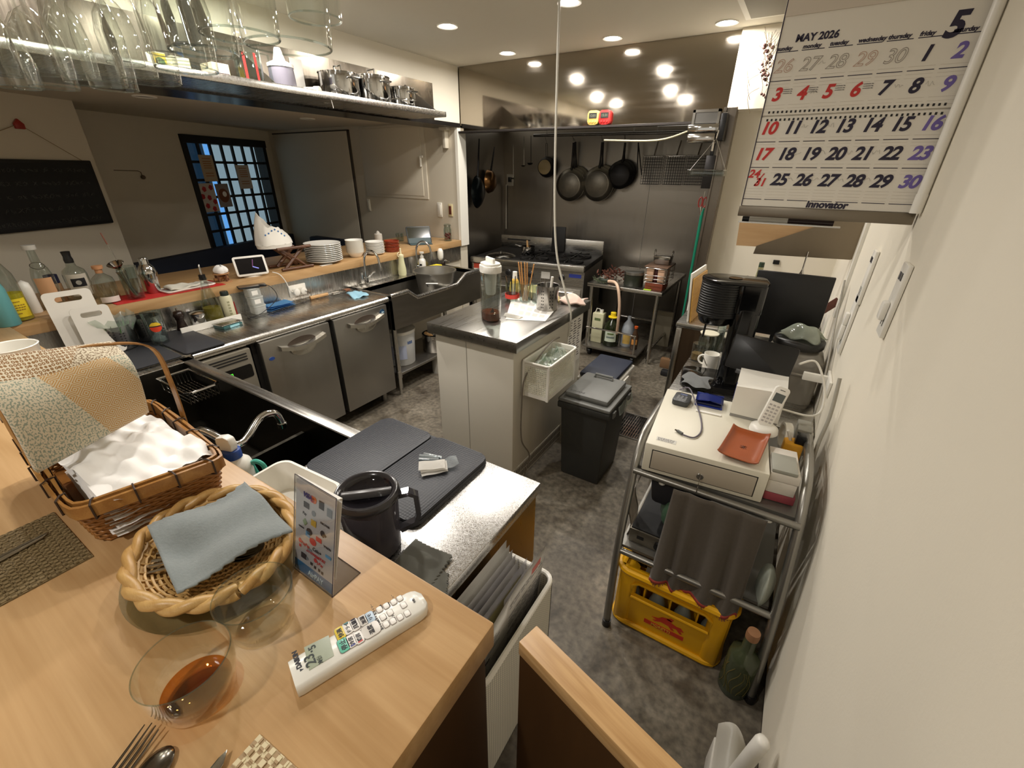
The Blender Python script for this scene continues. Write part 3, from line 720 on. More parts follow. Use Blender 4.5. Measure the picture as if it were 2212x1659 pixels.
# ---- napkins in the basket
random.seed(4)
NAP = mk('napkin_white',(244,242,238),0.7,sheen=0.2)
e1 = (A_-D_).normalized();e2 = (B_-A_).normalized()
def napkin_mesh(seed,amp,sx=0.30,sy=0.155):
    rr = random.Random(seed);p = [rr.uniform(0,6.3) for _ in range(4)]
    def f(u,v):
        x,y = (u-0.5)*sx,(v-0.5)*sy
        z = amp*(math.sin(9*u+p[0])*math.sin(7*v+p[1])+0.6*math.sin(23*v+p[2]+3*u)+0.4*math.sin(31*u+p[3]))
        return Vector((x+amp*0.4*math.sin(17*v+p[0]),y+amp*0.3*math.sin(13*u),z))
    return MB().grid(f,26,18)
nloc = cen+Vector((0,0,0));nrz = math.atan2(e1.y,e1.x)
n0 = napkin_mesh(1,0.0022).build('paper_napkin',NAP,None,180);n0.location = (nloc.x+0.03,nloc.y,BZ+0.016);n0.rotation_euler = (0,0,nrz)
tag(n0,'white paper napkin in the pile inside the bamboo basket','napkin','napkins in the bamboo basket')
for i in range(13):
    c = dup(n0,(nloc.x+0.03+random.uniform(-.006,.006),nloc.y+random.uniform(-.004,.004),BZ+0.016+0.0062*(i+1)),nrz+random.uniform(-.03,.03))
def crum(u,v):
    x,y = (u-0.5)*0.30,(v-0.5)*0.17
    z = 0.018*math.sin(3.1*u+0.4)*math.sin(2.8*v+0.3)+0.007*math.sin(14*u+9*v)+0.004*math.sin(29*v-11*u)+0.003*math.sin(37*u)
    return Vector((x,y,z))
n1 = MB().grid(crum,40,28).build('paper_napkin',NAP,None,180);n1.location = (nloc.x+0.04,nloc.y+0.005,BZ+0.104);n1.rotation_euler = (0.05,0.04,nrz+0.12)
tag(n1,'crumpled white napkin on top of the pile inside the bamboo basket','napkin')
# ---- patterned cloth over the handle
def mkpattern():
    m,nt,b = _new('patterned_cloth');N,L = nt.nodes,nt.links
    tc = N.new('ShaderNodeTexCoord')
    def math_(op,a,bb=None,v=None):
        n = N.new('ShaderNodeMath');n.operation = op
        if a is not None: L.new(a,n.inputs[0])
        if bb is not None: L.new(bb,n.inputs[1])
        if v is not None: n.inputs[1].default_value = v
        return n.outputs[0]
    def mixc(f,a,bb):
        n = N.new('ShaderNodeMix');n.data_type = 'RGBA';L.new(f,n.inputs['Factor'])
        for s,val in (('A',a),('B',bb)):
            if isinstance(val,tuple): n.inputs[s].default_value = val
            else: L.new(val,n.inputs[s])
        return n.outputs['Result']
    uv = tc.outputs['UV']
    sp = N.new('ShaderNodeSeparateXYZ');L.new(uv,sp.inputs[0])
    vo = N.new('ShaderNodeTexVoronoi');vo.inputs['Scale'].default_value = 34;vo.inputs['Randomness'].default_value = 0.25;L.new(uv,vo.inputs['Vector'])
    ring = math_('LESS_THAN',math_('ABSOLUTE',math_('SUBTRACT',vo.outputs['Distance'],v=0.30),None),v=0.13)
    # concentric diamonds
    su = math_('MULTIPLY',sp.outputs[0],v=8.0);sv = math_('MULTIPLY',sp.outputs[1],v=10.0)
    du = math_('ABSOLUTE',math_('SUBTRACT',math_('FRACT',su),v=0.5));dv = math_('ABSOLUTE',math_('SUBTRACT',math_('FRACT',sv),v=0.5))
    dia = math_('GREATER_THAN',math_('SINE',math_('MULTIPLY',math_('ADD',du,dv),v=34.0)),v=0.05)
    nz = N.new('ShaderNodeTexNoise');nz.inputs['Scale'].default_value = 70;L.new(uv,nz.inputs[0])
    spk = math_('GREATER_THAN',nz.outputs[0],v=0.53)
    # patches laid like a quilt
    q1 = math_('ADD',sp.outputs[0],math_('MULTIPLY',sp.outputs[1],v=0.55))
    q2 = math_('SUBTRACT',sp.outputs[0],math_('MULTIPLY',sp.outputs[1],v=0.8))
    top = math_('GREATER_THAN',sp.outputs[1],v=0.56)
    mid = math_('MULTIPLY',math_('GREATER_THAN',q1,v=0.62),math_('LESS_THAN',q1,v=1.15))
    cream = lin((214,203,178));brown = lin((138,98,48));ochre = lin((190,142,76));teal = lin((148,156,138))
    a = mixc(ring,cream,brown);bb = mixc(dia,lin((208,194,164)),ochre);c = mixc(spk,cream,teal)
    lower = mixc(mid,c,bb);d = mixc(spk,cream,lin((128,104,74)))
    upper = mixc(math_('GREATER_THAN',q2,v=0.12),a,d)
    col = mixc(top,lower,upper)
    L.new(col,b.inputs['Base Color']);b.inputs['Roughness'].default_value = 0.9;b.inputs['Sheen Weight'].default_value = 0.3
    n2 = N.new('ShaderNodeTexNoise');n2.inputs['Scale'].default_value = 160;L.new(uv,n2.inputs[0])
    bp = N.new('ShaderNodeBump');bp.inputs['Strength'].default_value = 0.35;bp.inputs['Distance'].default_value = 0.002;L.new(n2.outputs[0],bp.inputs['Height']);L.new(bp.outputs[0],b.inputs['Normal'])
    M['patterned_cloth'] = m;return m
mkpattern()
def cloth(name,fn,nu,nv,mat,thick=0.004,label=None,cat=None,parent=None):
    mb = MB();bm = mb.bm;uvl = bm.loops.layers.uv.new('UVMap')
    g = [[bm.verts.new(fn(i/nu,j/nv)) for j in range(nv+1)] for i in range(nu+1)]
    for i in range(nu):
        for j in range(nv):
            f = bm.faces.new((g[i][j],g[i+1][j],g[i+1][j+1],g[i][j+1]))
            for l,(a,b) in zip(f.loops,((i,j),(i+1,j),(i+1,j+1),(i,j+1))): l[uvl].uv = (a/nu,b/nv)
    o = mb.build(name,mat,parent,180,fix=False)
    sm = o.modifiers.new('thickness','SOLIDIFY');sm.thickness = thick;sm.offset = 0
    if label: tag(o,label,cat)
    return o
tl_,tr_ = AX(-70,782,-1.105),AX(243,742,-1.095)
bl_,br_ = Z(78,1020,1.115),Z(318,888,1.135)
def drape(u,v):           # u across, v from the hem up over the handle and down behind
    if v < 0.78:
        t = v/0.78;a = bl_.lerp(br_,u);b = tl_.lerp(tr_,u)
        p = a.lerp(b,t);bulge = math.sin(PI*t)
        p += Vector((0.045,0.0,0.030))*bulge+Vector((0.004,0,0.006))*math.sin(7*u+3*t)*bulge
        return p
    t = (v-0.78)/0.22;b = tl_.lerp(tr_,u)
    return b+Vector((-0.012*math.sin(PI*t/2)-0.03*t,0,-0.13*t*t))
cloth('folded_cloth',drape,30,40,M['patterned_cloth'],0.010,'cream cloth with brown diamond pattern draped over the basket handle','cloth')
def hem(u,v):
    p = drape(u,-0.002+0.006*v);return p+Vector((0.006,0,0.001))
def hem2(u,v):
    return drape(0.985+0.02*v,0.78*u)+Vector((0.004,0.002,0.003))
# ---- oval woven tray on a clear plate, with spoons and a grey napkin
pl = thing('glass_plate','clear glass plate underneath the oval woven tray','plate',(-0.708,0.185,BZ),math.radians(-12))
MB().lathe([(0,0),(0.085,0),(0.134,0.009),(0.135,0.0105),(0.085,0.003),(0,0.003)],56,sx=1.1).build('plate',GLT,pl,60)
RATT = mkwood('rattan',(208,172,112),(176,134,74),'X',4,0.4,ring=3)
RATW = mk('rattan_weave',(196,158,98),0.5,var=0.25,scale=60)
ty = thing('woven_tray','oval pale woven tray with twisted rim holding spoons and a grey napkin','tray',(-0.712,0.188,BZ+0.003),math.radians(-12))
ta,tbb = 0.137,0.116
mb = MB();th = 0.030
for k in range(11):                                 # weave: rings over ribs
    s = 0.35+0.62*k/10;z = 0.012+th*max(0,(s-0.62)/0.38)**1.5
    n_ = 72;mb.tube([(ta*s*math.cos(2*PI*i/n_),tbb*s*math.sin(2*PI*i/n_),z+0.0016*(1 if (i+k) % 2 else -1)) for i in range(n_)],0.0024,5,closed=True)
for i in range(36):
    a = 2*PI*i/36;mb.tube([(ta*s*math.cos(a),tbb*s*math.sin(a),0.011+th*max(0,(s-0.62)/0.38)**1.5) for s in (0.05,0.4,0.62,0.8,0.9,0.97)],0.0022,5)
mb.lathe([(0,0.0095),(ta*0.62,0.0095),(ta*0.8,0.016),(ta*0.97,0.038),(ta*0.97,0.036),(ta*0.8,0.013),(ta*0.62,0.0075),(0,0.0075)],48,sy=tbb/ta)
mb.build('woven_bowl',RATW,ty,60)
mb = MB();n_ = 150
for ph in (0,PI):
    pts = []
    for i in range(n_):
        a = 2*PI*i/n_;tw = a*9+ph;r_ = 0.0045
        pts.append(((ta+r_*math.cos(tw))*math.cos(a),(tbb+r_*math.cos(tw))*math.sin(a),0.040+r_*math.sin(tw)))
    mb.tube(pts,0.0082,8,closed=True)
mb.build('twisted_rim',RATT,ty,60)
def spoon(root_loc,rz,label,group,tilt=0.0):
    s = thing('spoon',label,'spoon',root_loc,rz,group);s.rotation_euler = (0,tilt,rz)
    MB().tube([(0,0,0),(0.04,0,0.003),(0.09,0,0.002),(0.125,0,0.001)],0.003,8,rs=[0.0045,0.0035,0.0024,0.003]).build('handle',SILV,s)
    MB().lathe([(0,0),(0.014,0.002),(0.0185,0.006),(0.0175,0.0065),(0.012,0.003),(0,0.0015)],20,c=(0.147,0,-0.003),sx=1.5).build('bowl',SILV,s,60)
    return s
q = Z(322,1195,1.012)
for k in range(5):
    spoon((q.x+0.006+0.008*k,q.y+0.018-0.011*k,BZ+0.024+0.002*(k % 2)),math.radians(32+4*k),'steel spoon handle sticking out under the grey napkin in the woven tray','spoons in the woven tray',-0.02)
GREYN = mk('grey_napkin',(124,131,131),0.85,var=0.1,scale=90,bump=0.5,bscale=260,sheen=0.3)
c00,c10,c11,c01 = Z(318,1136,1.042),Z(378,1274,1.036),Z(634,1148,1.045),Z(528,1038,1.046)
def nap(u,v):
    p = c00.lerp(c10,u).lerp(c01.lerp(c11,u),v)
    e = 0.0022*math.sin(60*v)*(1 if u in (0,1) else 0)
    z = 0.006*math.sin(PI*u)*math.sin(PI*v)-0.02*math.sin(PI*u)*math.exp(-((v-0.15)/0.22)**2)+0.006*math.sin(6*v+4*u)+0.004*math.sin(11*u-3*v)
    return p+Vector((e,e,z))+ (Vector((-0.02,0.012,0.0))*math.sin(PI*v)*(1-u)*-0.6)
cloth('cloth_napkin',nap,30,40,GREYN,0.0025,'grey waffle cloth napkin with pinked edges lying in the oval tray','napkin')
# ---- card payment stand
s1,s2 = Vector((-0.588,0.244,BZ)),Vector((-0.483,0.242,BZ))
st = thing('card_stand','clear acrylic stand showing accepted card logos with blue foot band','sign',s1,math.atan2(s2.y-s1.y,s2.x-s1.x))
st.rotation_euler = (-math.radians(14),0,math.atan2(s2.y-s1.y,s2.x-s1.x))
wS,hS = (s2-s1).length,0.178
ACR = mkglass('acrylic',(236,238,240),0.05,0.02,edge=0.6)
EDG = mk('acrylic_edge',(48,42,60),0.2)
MB().box((0,-0.0015,0),(wS,0,hS),0.0004).box((0,-0.0015,0),(wS,0.055,0.0015),T=T3(rx=math.radians(14))).build('acrylic_body',ACR,st,0)
mb = MB();mb.tube([(0,-0.001,0),(0,-0.001,hS)],0.0006,4);mb.tube([(wS,-0.001,0),(wS,-0.001,hS)],0.0008,4);mb.tube([(0,-0.001,hS),(wS,-0.001,hS)],0.0006,4);mb.tube([(wS,0,0.001),(wS,0.055,0.001),(0,0.055,0.001)],0.0006,4,T=T3(rx=math.radians(14)))
mb.build('acrylic_edge',EDG,st,0)
cd_ = MB().box((0.002,0.0008,0.003),(wS-0.001,0.0016,hS-0.006)).build('printed_card',mk('card_white',(226,218,214),0.4),st,0)
MB().faces([(0.002,0.002,hS-0.003),(wS,0.002,hS-0.003),(wS,0.010,hS-0.004),(0.002,0.004,hS-0.002),(0.002,0.003,0.02),(wS,0.005,0.03)],[(0,1,2,3),(4,5,2,3)]).build('folded_back_card',PAPER,st,0)
BLUEB = mk('band_blue',(62,132,178),0.4)
MB().box((0.002,0.0002,0.003),(wS-0.001,0.0009,0.022)).build('blue_band',BLUEB,cd_,0)
TX = lambda x,z,y=-0.0002: frame((x,y,z),(1,0,0),(0,0,1))
def ink(k,rgb): return M.get(k) or mk(k,rgb,0.5)
text('band_lettering','AirPAY',0.013,ink('ink_pale',(196,220,234)),TX(0.040,0.008),cd_,0.0002)
text('card_lettering','VISA',0.0115,ink('ink_navy',(40,50,120)),TX(0.022,0.148),cd_,0.0005,0.25)
mb = MB()
def disc(x,z,r,sx=1.0): return [(x+sx*r*math.cos(2*PI*i/18),z+r*math.sin(2*PI*i/18)) for i in range(18)]
def plate(mb,poly,y=-0.0002):
    mb.prism([(a,b) for a,b in poly],0,0.0003,T=frame((0,y+0.0003,0),(1,0,0),(0,0,1)))
def logo(nm,rgb,polys):
    mb = MB()
    for p_ in polys: plate(mb,p_)
    mb.build('card_logo',ink(nm,rgb),cd_,0)
def rc(x,z,w,h): return [(x,z),(x+w,z),(x+w,z+h),(x,z+h)]
logo('ink_orange',(214,110,60),[disc(0.0505,0.151,0.006)]);logo('ink_red',(196,60,62),[disc(0.0455,0.151,0.006),rc(0.058,0.082,0.014,0.008),disc(0.05,0.075,0.0065,1.3),disc(0.016,0.062,0.004),rc(0.014,0.05,0.005,0.005),disc(0.058,0.044,0.004)])
logo('ink_dark',(58,52,56),[rc(0.063,0.143,0.012,0.014),rc(0.024,0.129,0.014,0.01),disc(0.040,0.089,0.0062,1.2),disc(0.074,0.1015,0.0055),rc(0.02,0.032,0.014,0.01),rc(0.045,0.03,0.006,0.005),rc(0.055,0.028,0.005,0.005),rc(0.066,0.028,0.005,0.005),rc(0.074,0.027,0.005,0.005)])
logo('ink_grey',(128,134,140),[rc(0.083,0.138,0.012,0.014),disc(0.050,0.127,0.005),rc(0.036,0.052,0.012,0.006),disc(0.036,0.036,0.003)])
logo('ink_gold',(196,160,60),[rc(0.044,0.104,0.013,0.011)]);logo('ink_sky',(96,152,190),[rc(0.031,0.078,0.011,0.010),rc(0.083,0.064,0.014,0.005)]);logo('ink_olive',(130,148,110),[[(0.022,0.102),(0.028,0.109),(0.034,0.102),(0.028,0.095)]])
its = [('Q+',0.010,TX(0.070,0.097),dict(bold=0.0002)),('Pay',0.007,TX(0.022,0.115),{}),('Coin+',0.009,TX(0.050,0.060),{}),('DISCOVER',0.0048,TX(0.068,0.118),{}),('nanaco',0.005,TX(0.012,0.088),{}),('WAON',0.0055,TX(0.078,0.080),{})]
texts('card_lettering',its,M['ink_dark'],cd_)
texts('card_lettering',[('PayPay',0.008,TX(0.020,0.058),{}),('d PAYMENT',0.0068,TX(0.034,0.050),{}),('au PAY',0.008,TX(0.060,0.050),{}),('J-Pay',0.0075,TX(0.063,0.040),{})],M['ink_red'],cd_)
# ---- remote control of the air conditioner
L1,L2,R1,R2 = Z(622,1437,BZ+0.017),Z(640,1484,BZ+0.017),Z(897,1268,BZ+0.017),Z(935,1312,BZ+0.017)
lm,rm = (L1+L2)/2,(R1+R2)/2;ux_ = (rm-lm).normalized();uy_ = Vector((-ux_.y,ux_.x,0))
RL,RWd = (rm-lm).length,0.047
rem = thing('remote_control','white air conditioner remote with small screen lying on the near bar','remote control',(lm.x,lm.y,BZ),math.atan2(ux_.y,ux_.x))
TR = Matrix(((ux_.x,uy_.x,0,lm.x),(ux_.y,uy_.y,0,lm.y),(0,0,1,BZ),(0,0,0,1)));TRi = TR.inverted()
RT_Z = 0.0205
def rp(px,py): return TRi @ Z(px,py,BZ+RT_Z)
def rz_(x,y): return frame((x,y,RT_Z+0.0002),(0,1,0),(-1,0,0))          # lettering reads across the remote
RW_ = mk('remote_white',(232,230,222),0.22)
mb = MB();prof_ = [(-1,0.003),(-0.93,0.0),(0.93,0.0),(1,0.003),(1.0,0.014),(0.93,0.0185),(0.80,0.0203),(0,0.0205),(-0.80,0.0203),(-0.93,0.0185),(-1,0.014)]
n_ = 30;vs = []
for i in range(n_+1):
    x = RL*i/n_;e = 1.0;zt = 1.0
    dx = RL-x
    if dx < 0.022: e = max(0.02,math.sqrt(max(0,1-((0.022-dx)/0.022)**2)))*0.45+0.55 if dx > 0 else 0.5;zt = 1-0.25*((0.022-dx)/0.022)**2
    if x < 0.004: e = 0.96
    for (a,z) in prof_: vs.append((x,a*RWd/2*e,z*zt))
m_ = len(prof_);fs = []
for i in range(n_):
    for k in range(m_): fs.append((i*m_+k,i*m_+(k+1) % m_,(i+1)*m_+(k+1) % m_,(i+1)*m_+k))
fs += [tuple(range(m_)),tuple(reversed(range(n_*m_,(n_+1)*m_)))]
mb.faces(vs,fs).build('body',RW_,rem,50)
def rpoly(name,pts,mat,h=0.0006,bev=0,par=rem):
    ps = [rp(*q) for q in pts]
    return MB().prism([(p.x,p.y) for p in ps],RT_Z-0.002,RT_Z+h,bev=bev).build(name,mat,par,30)
o1 = lambda zx,zy: (620+zx*0.1537,1250+zy*0.1537)
scr = rpoly('screen',[o1(240,970),o1(585,798),o1(660,1085),o1(312,1292)],mk('lcd',(150,158,134),0.25))
def lab(px,py,s_,size,mat,par,bold=0.0001,al='LEFT'):
    p = rp(px,py);return text('lettering',s_,size,mat,rz_(p.x,p.y),par,bold,align=al)
INKD = mk('ink_black',(30,28,40),0.5)
lcd_i = mk('ink_lcd',(44,52,50),0.5)
p = rp(*o1(372,1215));text('screen_digits','23.',0.018,lcd_i,frame((p.x+0.004,p.y,RT_Z+0.0007),(0,1,0),(-1,0,0)),scr,0.0003)
p = rp(*o1(385,985));text('screen_digits','5',0.013,lcd_i,frame((p.x+0.002,p.y,RT_Z+0.0007),(0,1,0),(-1,0,0)),scr,0.0003)
p = rp(*o1(505,1180));text('screen_digits','冷房',0.006,lcd_i,frame((p.x,p.y,RT_Z+0.0007),(0,1,0),(-1,0,0)),scr,0.0003)
lab(*o1(208,1245),'DAIKIN',0.0085,INKD,rem,0.0004)
tri = [rp(*o1(178,1272)),rp(*o1(236,1268)),rp(*o1(186,1308))]
MB().prism([(p.x,p.y) for p in tri],RT_Z-0.001,RT_Z+0.0003).build('logo',INKD,rem,0)
def rbutton(c,w,h,rgb,key,s_,size=0.0075,ink_=None,bar=None):
    p = rp(*o1(*c));b = MB().prism(rrect(w,h,min(w,h)*0.28,3,p.x,p.y),RT_Z-0.003,RT_Z+0.0012,bev=0.0004).build('button',M.get(key) or mk(key,rgb,0.35),rem,40)
    MB().prism(rrect(w+0.0016,h+0.0016,min(w,h)*0.3,3,p.x,p.y),RT_Z-0.003,RT_Z+0.0002).build('button_outline',M.get('outline') or mk('outline',(150,140,134),0.5),rem,0)
    if s_: text('lettering',s_,size,ink_ or INKD,frame((p.x+size*0.36,p.y,RT_Z+0.0014),(0,1,0),(-1,0,0)),b,0.0001,align='CENTER')
    if bar: MB().box((p.x-w*0.28,p.y+bar[0]*h/2-0.0012,RT_Z),(p.x+w*0.28,p.y+bar[0]*h/2+0.0012,RT_Z+0.0015)).build('button_bar',M.get(bar[1]) or mk(bar[1],bar[2],0.4),b,0)
    return b
rbutton((748,770),0.0125,0.021,(222,196,74),'btn_yellow','快適',0.0075)
rbutton((795,935),0.0135,0.022,(112,196,172),'btn_teal','停止',0.0085)
rbutton((855,700),0.0115,0.020,(236,232,226),'btn_white','ドライ',0.0062,bar=(0.85,'bar_teal',(40,120,120)))
rbutton((955,650),0.0115,0.020,(236,232,226),'btn_white','風量',0.0075,bar=(0.9,'bar_dark',(40,36,60)))
rbutton((905,880),0.0115,0.020,(236,232,226),'btn_white','冷房',0.0068,bar=(-0.75,'bar_navy',(50,54,130)))
rbutton((1010,830),0.0115,0.020,(236,232,226),'btn_white','暖房',0.0068,bar=(-0.7,'bar_red',(206,60,54)))
rbutton((1070,590),0.0115,0.018,(236,232,226),'btn_white','加湿',0.007)
rbutton((1168,545),0.012,0.019,(186,206,224),'btn_blue','リモ',0.006)
rbutton((1182,720),0.025,0.022,(238,234,226),'btn_white','温度',0.008)
for c_ in ((1300,435),(1395,385),(1500,330),(1585,280),(1350,545),(1450,480),(1640,375),(1395,645),(1490,600),(1590,545),(1690,490)):
    rbutton(c_,0.0078,0.0098,(236,232,226),'btn_white',None)
its = []
for c_,s_ in (((1265,495),'入タイマー'),((1300,600),'切タイマー'),((1360,710),'おやすみ'),((1450,650),'風向'),((1545,590),'パワフル'),((1350,420),'気流'),((1455,385),'除湿'),((1540,330),'メニュー'),((1410,560),'時計'),((1815,330),'予約')):
    p = rp(*o1(*c_));its.append((s_,0.0042,frame((p.x,p.y,RT_Z+0.0004),(0,1,0),(-1,0,0)),{}))
texts('lettering',its,INKD,rem)
# ---- placemats and cutlery at the edge
def mkmat(key,ca,cb,sc=150):
    m,nt,b = _new(key);N,L = nt.nodes,nt.links
    tc = N.new('ShaderNodeTexCoord');ck = N.new('ShaderNodeTexChecker');ck.inputs['Scale'].default_value = sc;ck.inputs['Color1'].default_value = lin(ca);ck.inputs['Color2'].default_value = lin(cb)
    L.new(tc.outputs['Object'],ck.inputs[0]);L.new(ck.outputs[0],b.inputs['Base Color']);b.inputs['Roughness'].default_value = 0.55
    bp = N.new('ShaderNodeBump');bp.inputs['Strength'].default_value = 0.6;bp.inputs['Distance'].default_value = 0.002;L.new(ck.outputs['Fac'],bp.inputs['Height']);L.new(bp.outputs[0],b.inputs['Normal']);M[key] = m
mkmat('mat_olive',(140,122,88),(104,88,58),170);mkmat('mat_beige',(214,200,164),(166,140,104),150)
def placemat(name,corner,ang,w,h,mat,label,sx=1,sy=1):
    t = thing(name,label,'placemat',corner,ang)
    MB().box((0,0,0),(w*sx,h*sy,0.0025)).build('mat',M[mat],t,0)
    mb = MB();n1,n2 = int(w/0.011),int(h/0.011)
    for i in range(n1):
        for j in range(n2):
            x,y = (i+0.5)*w/n1*sx,(j+0.5)*h/n2*sy;a = (i+j) % 2
            hw,hh = (0.0049,0.0036) if a else (0.0036,0.0049)
            mb.box((x-hw,y-hh,0.002),(x+hw,y+hh,0.0042 if a else 0.0036))
    mb.build('weave',[M[mat]],t,0);return t
pa = Z(203,1203,BZ);pb = Z(18,1302,BZ);ang = math.atan2(pb.y-pa.y,pb.x-pa.x)
placemat('placemat',(pa.x,pa.y,BZ),ang-0.0,0.17,0.20,'mat_olive','olive woven placemat lying under the knife before the bamboo basket',1,-1)
pa = Z(562,1588,BZ);pb = Z(650,1668,BZ);ang = math.atan2(pb.y-pa.y,pb.x-pa.x)
placemat('placemat',(pa.x,pa.y,BZ),ang,0.14,0.10,'mat_beige','beige checked woven placemat beside the fork and spoon',1,-1)
def knife(tip,back,label):
    d = (back-tip);t = thing('table_knife',label,'knife',tip,math.atan2(d.y,d.x))
    MB().prism([(0,0),(0.012,0.0075),(0.05,0.0105),(0.10,0.010),(0.118,0.006),(0.118,-0.006),(0.04,-0.0055),(0.01,-0.003)],0.0,0.0018,bev=0.0004).build('blade',SILV,t)
    MB().tube([(0.116,0,0.003),(0.14,0,0.004),(0.19,0,0.004),(0.225,0,0.003)],0.005,10,rs=[0.004,0.0045,0.0065,0.005]).build('handle',SILV,t);return t
knife(Z(107,1150,BZ+0.006),Z(-30,1222,BZ+0.006),'steel table knife on the olive placemat')
knife(Z(492,1620,BZ+0.006),Z(440,1690,BZ+0.006),'shiny table knife tip between fork and beige placemat')
tp,bk_ = Z(338,1566,BZ+0.008),Z(262,1664,BZ+0.008);d_ = bk_-tp
fk = thing('fork','dark steel fork with four tines beside the amber tumbler','fork',tp,math.atan2(d_.y,d_.x))
FKM = mk('fork_steel',(120,112,104),0.2,1.0)
for k in range(4):
    y = -0.0105+0.007*k;x0 = 0.003*abs(k-1.2)
    MB().tube([(x0,y,0.005),(0.025,y,0.002),(0.05,y*0.98,0.0),(0.062,y*0.9,0.001)],0.0015,6,rs=[0.0007,0.0015,0.0018,0.0022]).build('tine',FKM,fk)
MB().tube([(0.058,0,0.001),(0.075,0,0.001),(0.095,0,0.004),(0.2,0,0.003)],0.004,10,rs=[0.012,0.010,0.0035,0.005]).build('handle',FKM,fk)
tp,bk_ = Z(368,1612,BZ+0.006),Z(310,1690,BZ+0.006);d_ = bk_-tp
sp_ = thing('spoon','dark steel spoon beside the fork in front of the amber tumbler','spoon',tp,math.atan2(d_.y,d_.x))
MB().lathe([(0,0.006),(0.010,0.005),(0.0165,0.001),(0.0172,0.0),(0.0155,0.0005),(0.009,0.0035),(0,0.0045)],24,c=(0.024,0,0),sx=1.45).build('bowl',FKM,sp_,60)
MB().tube([(0.046,0,0.003),(0.07,0,0.005),(0.18,0,0.002)],0.003,8).build('handle',FKM,sp_)
# ================================================================ bench and near sink: things
MATB = mk('mat_black',(32,33,37),0.55,var=0.2,scale=60)
def mkhoney(key,rgb,sc=230):
    m,nt,b = _new(key);N,L = nt.nodes,nt.links
    tc = N.new('ShaderNodeTexCoord');vo = N.new('ShaderNodeTexVoronoi');vo.inputs['Scale'].default_value = sc;vo.inputs['Randomness'].default_value = 0.0
    L.new(tc.outputs['Object'],vo.inputs['Vector']);b.inputs['Base Color'].default_value = lin(rgb);b.inputs['Roughness'].default_value = 0.5
    bp = N.new('ShaderNodeBump');bp.inputs['Strength'].default_value = 0.6;bp.inputs['Distance'].default_value = 0.002;L.new(vo.outputs['Distance'],bp.inputs['Height']);L.new(bp.outputs[0],b.inputs['Normal']);M[key] = m
mkhoney('mat_honey',(44,46,52),120)
o = thing('dish_mat','folded dark grey honeycomb drying mat with rounded corners on the bench','mat',(0,0,0))
mz = CT+0.001
MB().prism(rrect(0.435,0.335,0.03,6,-0.832,0.705),mz,mz+0.012,bev=0.004).build('lower_half',M['mat_honey'],o,40)
MB().prism(rrect(0.216,0.33,0.028,6,-0.943,0.705),mz+0.0125,mz+0.022,bev=0.004).build('upper_half',M['mat_honey'],o,40)
MB().prism(rrect(0.212,0.33,0.028,6,-0.722,0.705),mz+0.0125,mz+0.022,bev=0.004).build('upper_half',M['mat_honey'],o,40)
mt = mz+0.022
# jug
SMOKE = mkglass('smoke_plastic',(92,88,96),0.03,0.12,edge=0.35,body=0.55)
SMK2 = mkglass('smoke_lid',(96,94,98),0.06,0.03,edge=0.6,body=0.35)
jd = Vector((0.72,0.69,0));ja = math.atan2(jd.y,jd.x)
jg = thing('pitcher','dark smoky plastic pitcher with domed lid and angular handle','pitcher',(-0.656,0.458,CT),ja)
H_ = 0.158
MB().lathe([(0,0.002),(0.052,0.002),(0.058,0.008),(0.0655,H_),(0.063,H_),(0.056,0.012),(0,0.008)],48).build('body',SMOKE,jg,60)
MB().lathe([(0,0.009),(0.0555,0.009),(0.0585,0.05),(0,0.05)],40).build('dark_water',mk('jug_dark',(40,34,46),0.3),jg,60)  # dark body filling the lower part of the pitcher
MB().prism([(-0.055,-0.022),(-0.085,0),(-0.055,0.022)],H_-0.022,H_+0.004,bev=0.003).build('spout',SMOKE,jg)
MB().lathe([(0.054,H_+0.004),(0.058,H_+0.012),(0.066,H_+0.013),(0.071,H_+0.006),(0.0715,H_-0.004),(0.067,H_-0.008),(0.064,H_-0.002)],56,close=True).build('lid_ring',mk('lid_rim',(44,42,44),0.18),jg,60)
ld = MB().lathe([(0,H_-0.012),(0.03,H_-0.010),(0.05,H_-0.002),(0.055,H_+0.006)],48).build('lid',mk('lid_dark',(26,24,28),0.06),jg,60)
MB().box((-0.054,-0.0065,H_-0.008),(0.054,0.0065,H_+0.010),0.003,T=T3((0,0,0),rz=0.0)).build('lid_grip',mk('grip_grey',(88,86,86),0.25),ld,30)
mb = MB();pts = [(0.060,0,H_-0.012),(0.088,0,H_-0.008),(0.104,0,H_-0.018),(0.106,0,0.085),(0.098,0,0.062),(0.062,0,0.045)]
vs = [];fs = []
for i,(x,y,z) in enumerate(pts):
    a,b = pts[max(i-1,0)],pts[min(i+1,len(pts)-1)];t = Vector((b[0]-a[0],0,b[2]-a[2])).normalized();n = Vector((t.z,0,-t.x))*0.0055
    q = Vector((x,y,z));w_ = Vector((0,0.010,0));vs += [q+n-w_,q+n+w_,q-n+w_,q-n-w_]
for i in range(len(pts)-1):
    for k in range(4): fs.append((4*i+k,4*i+(k+1) % 4,4*i+4+(k+1) % 4,4*i+4+k))
fs += [(0,1,2,3),(23,22,21,20)]
mb.faces(vs,fs).build('handle',SMK2,jg,0)
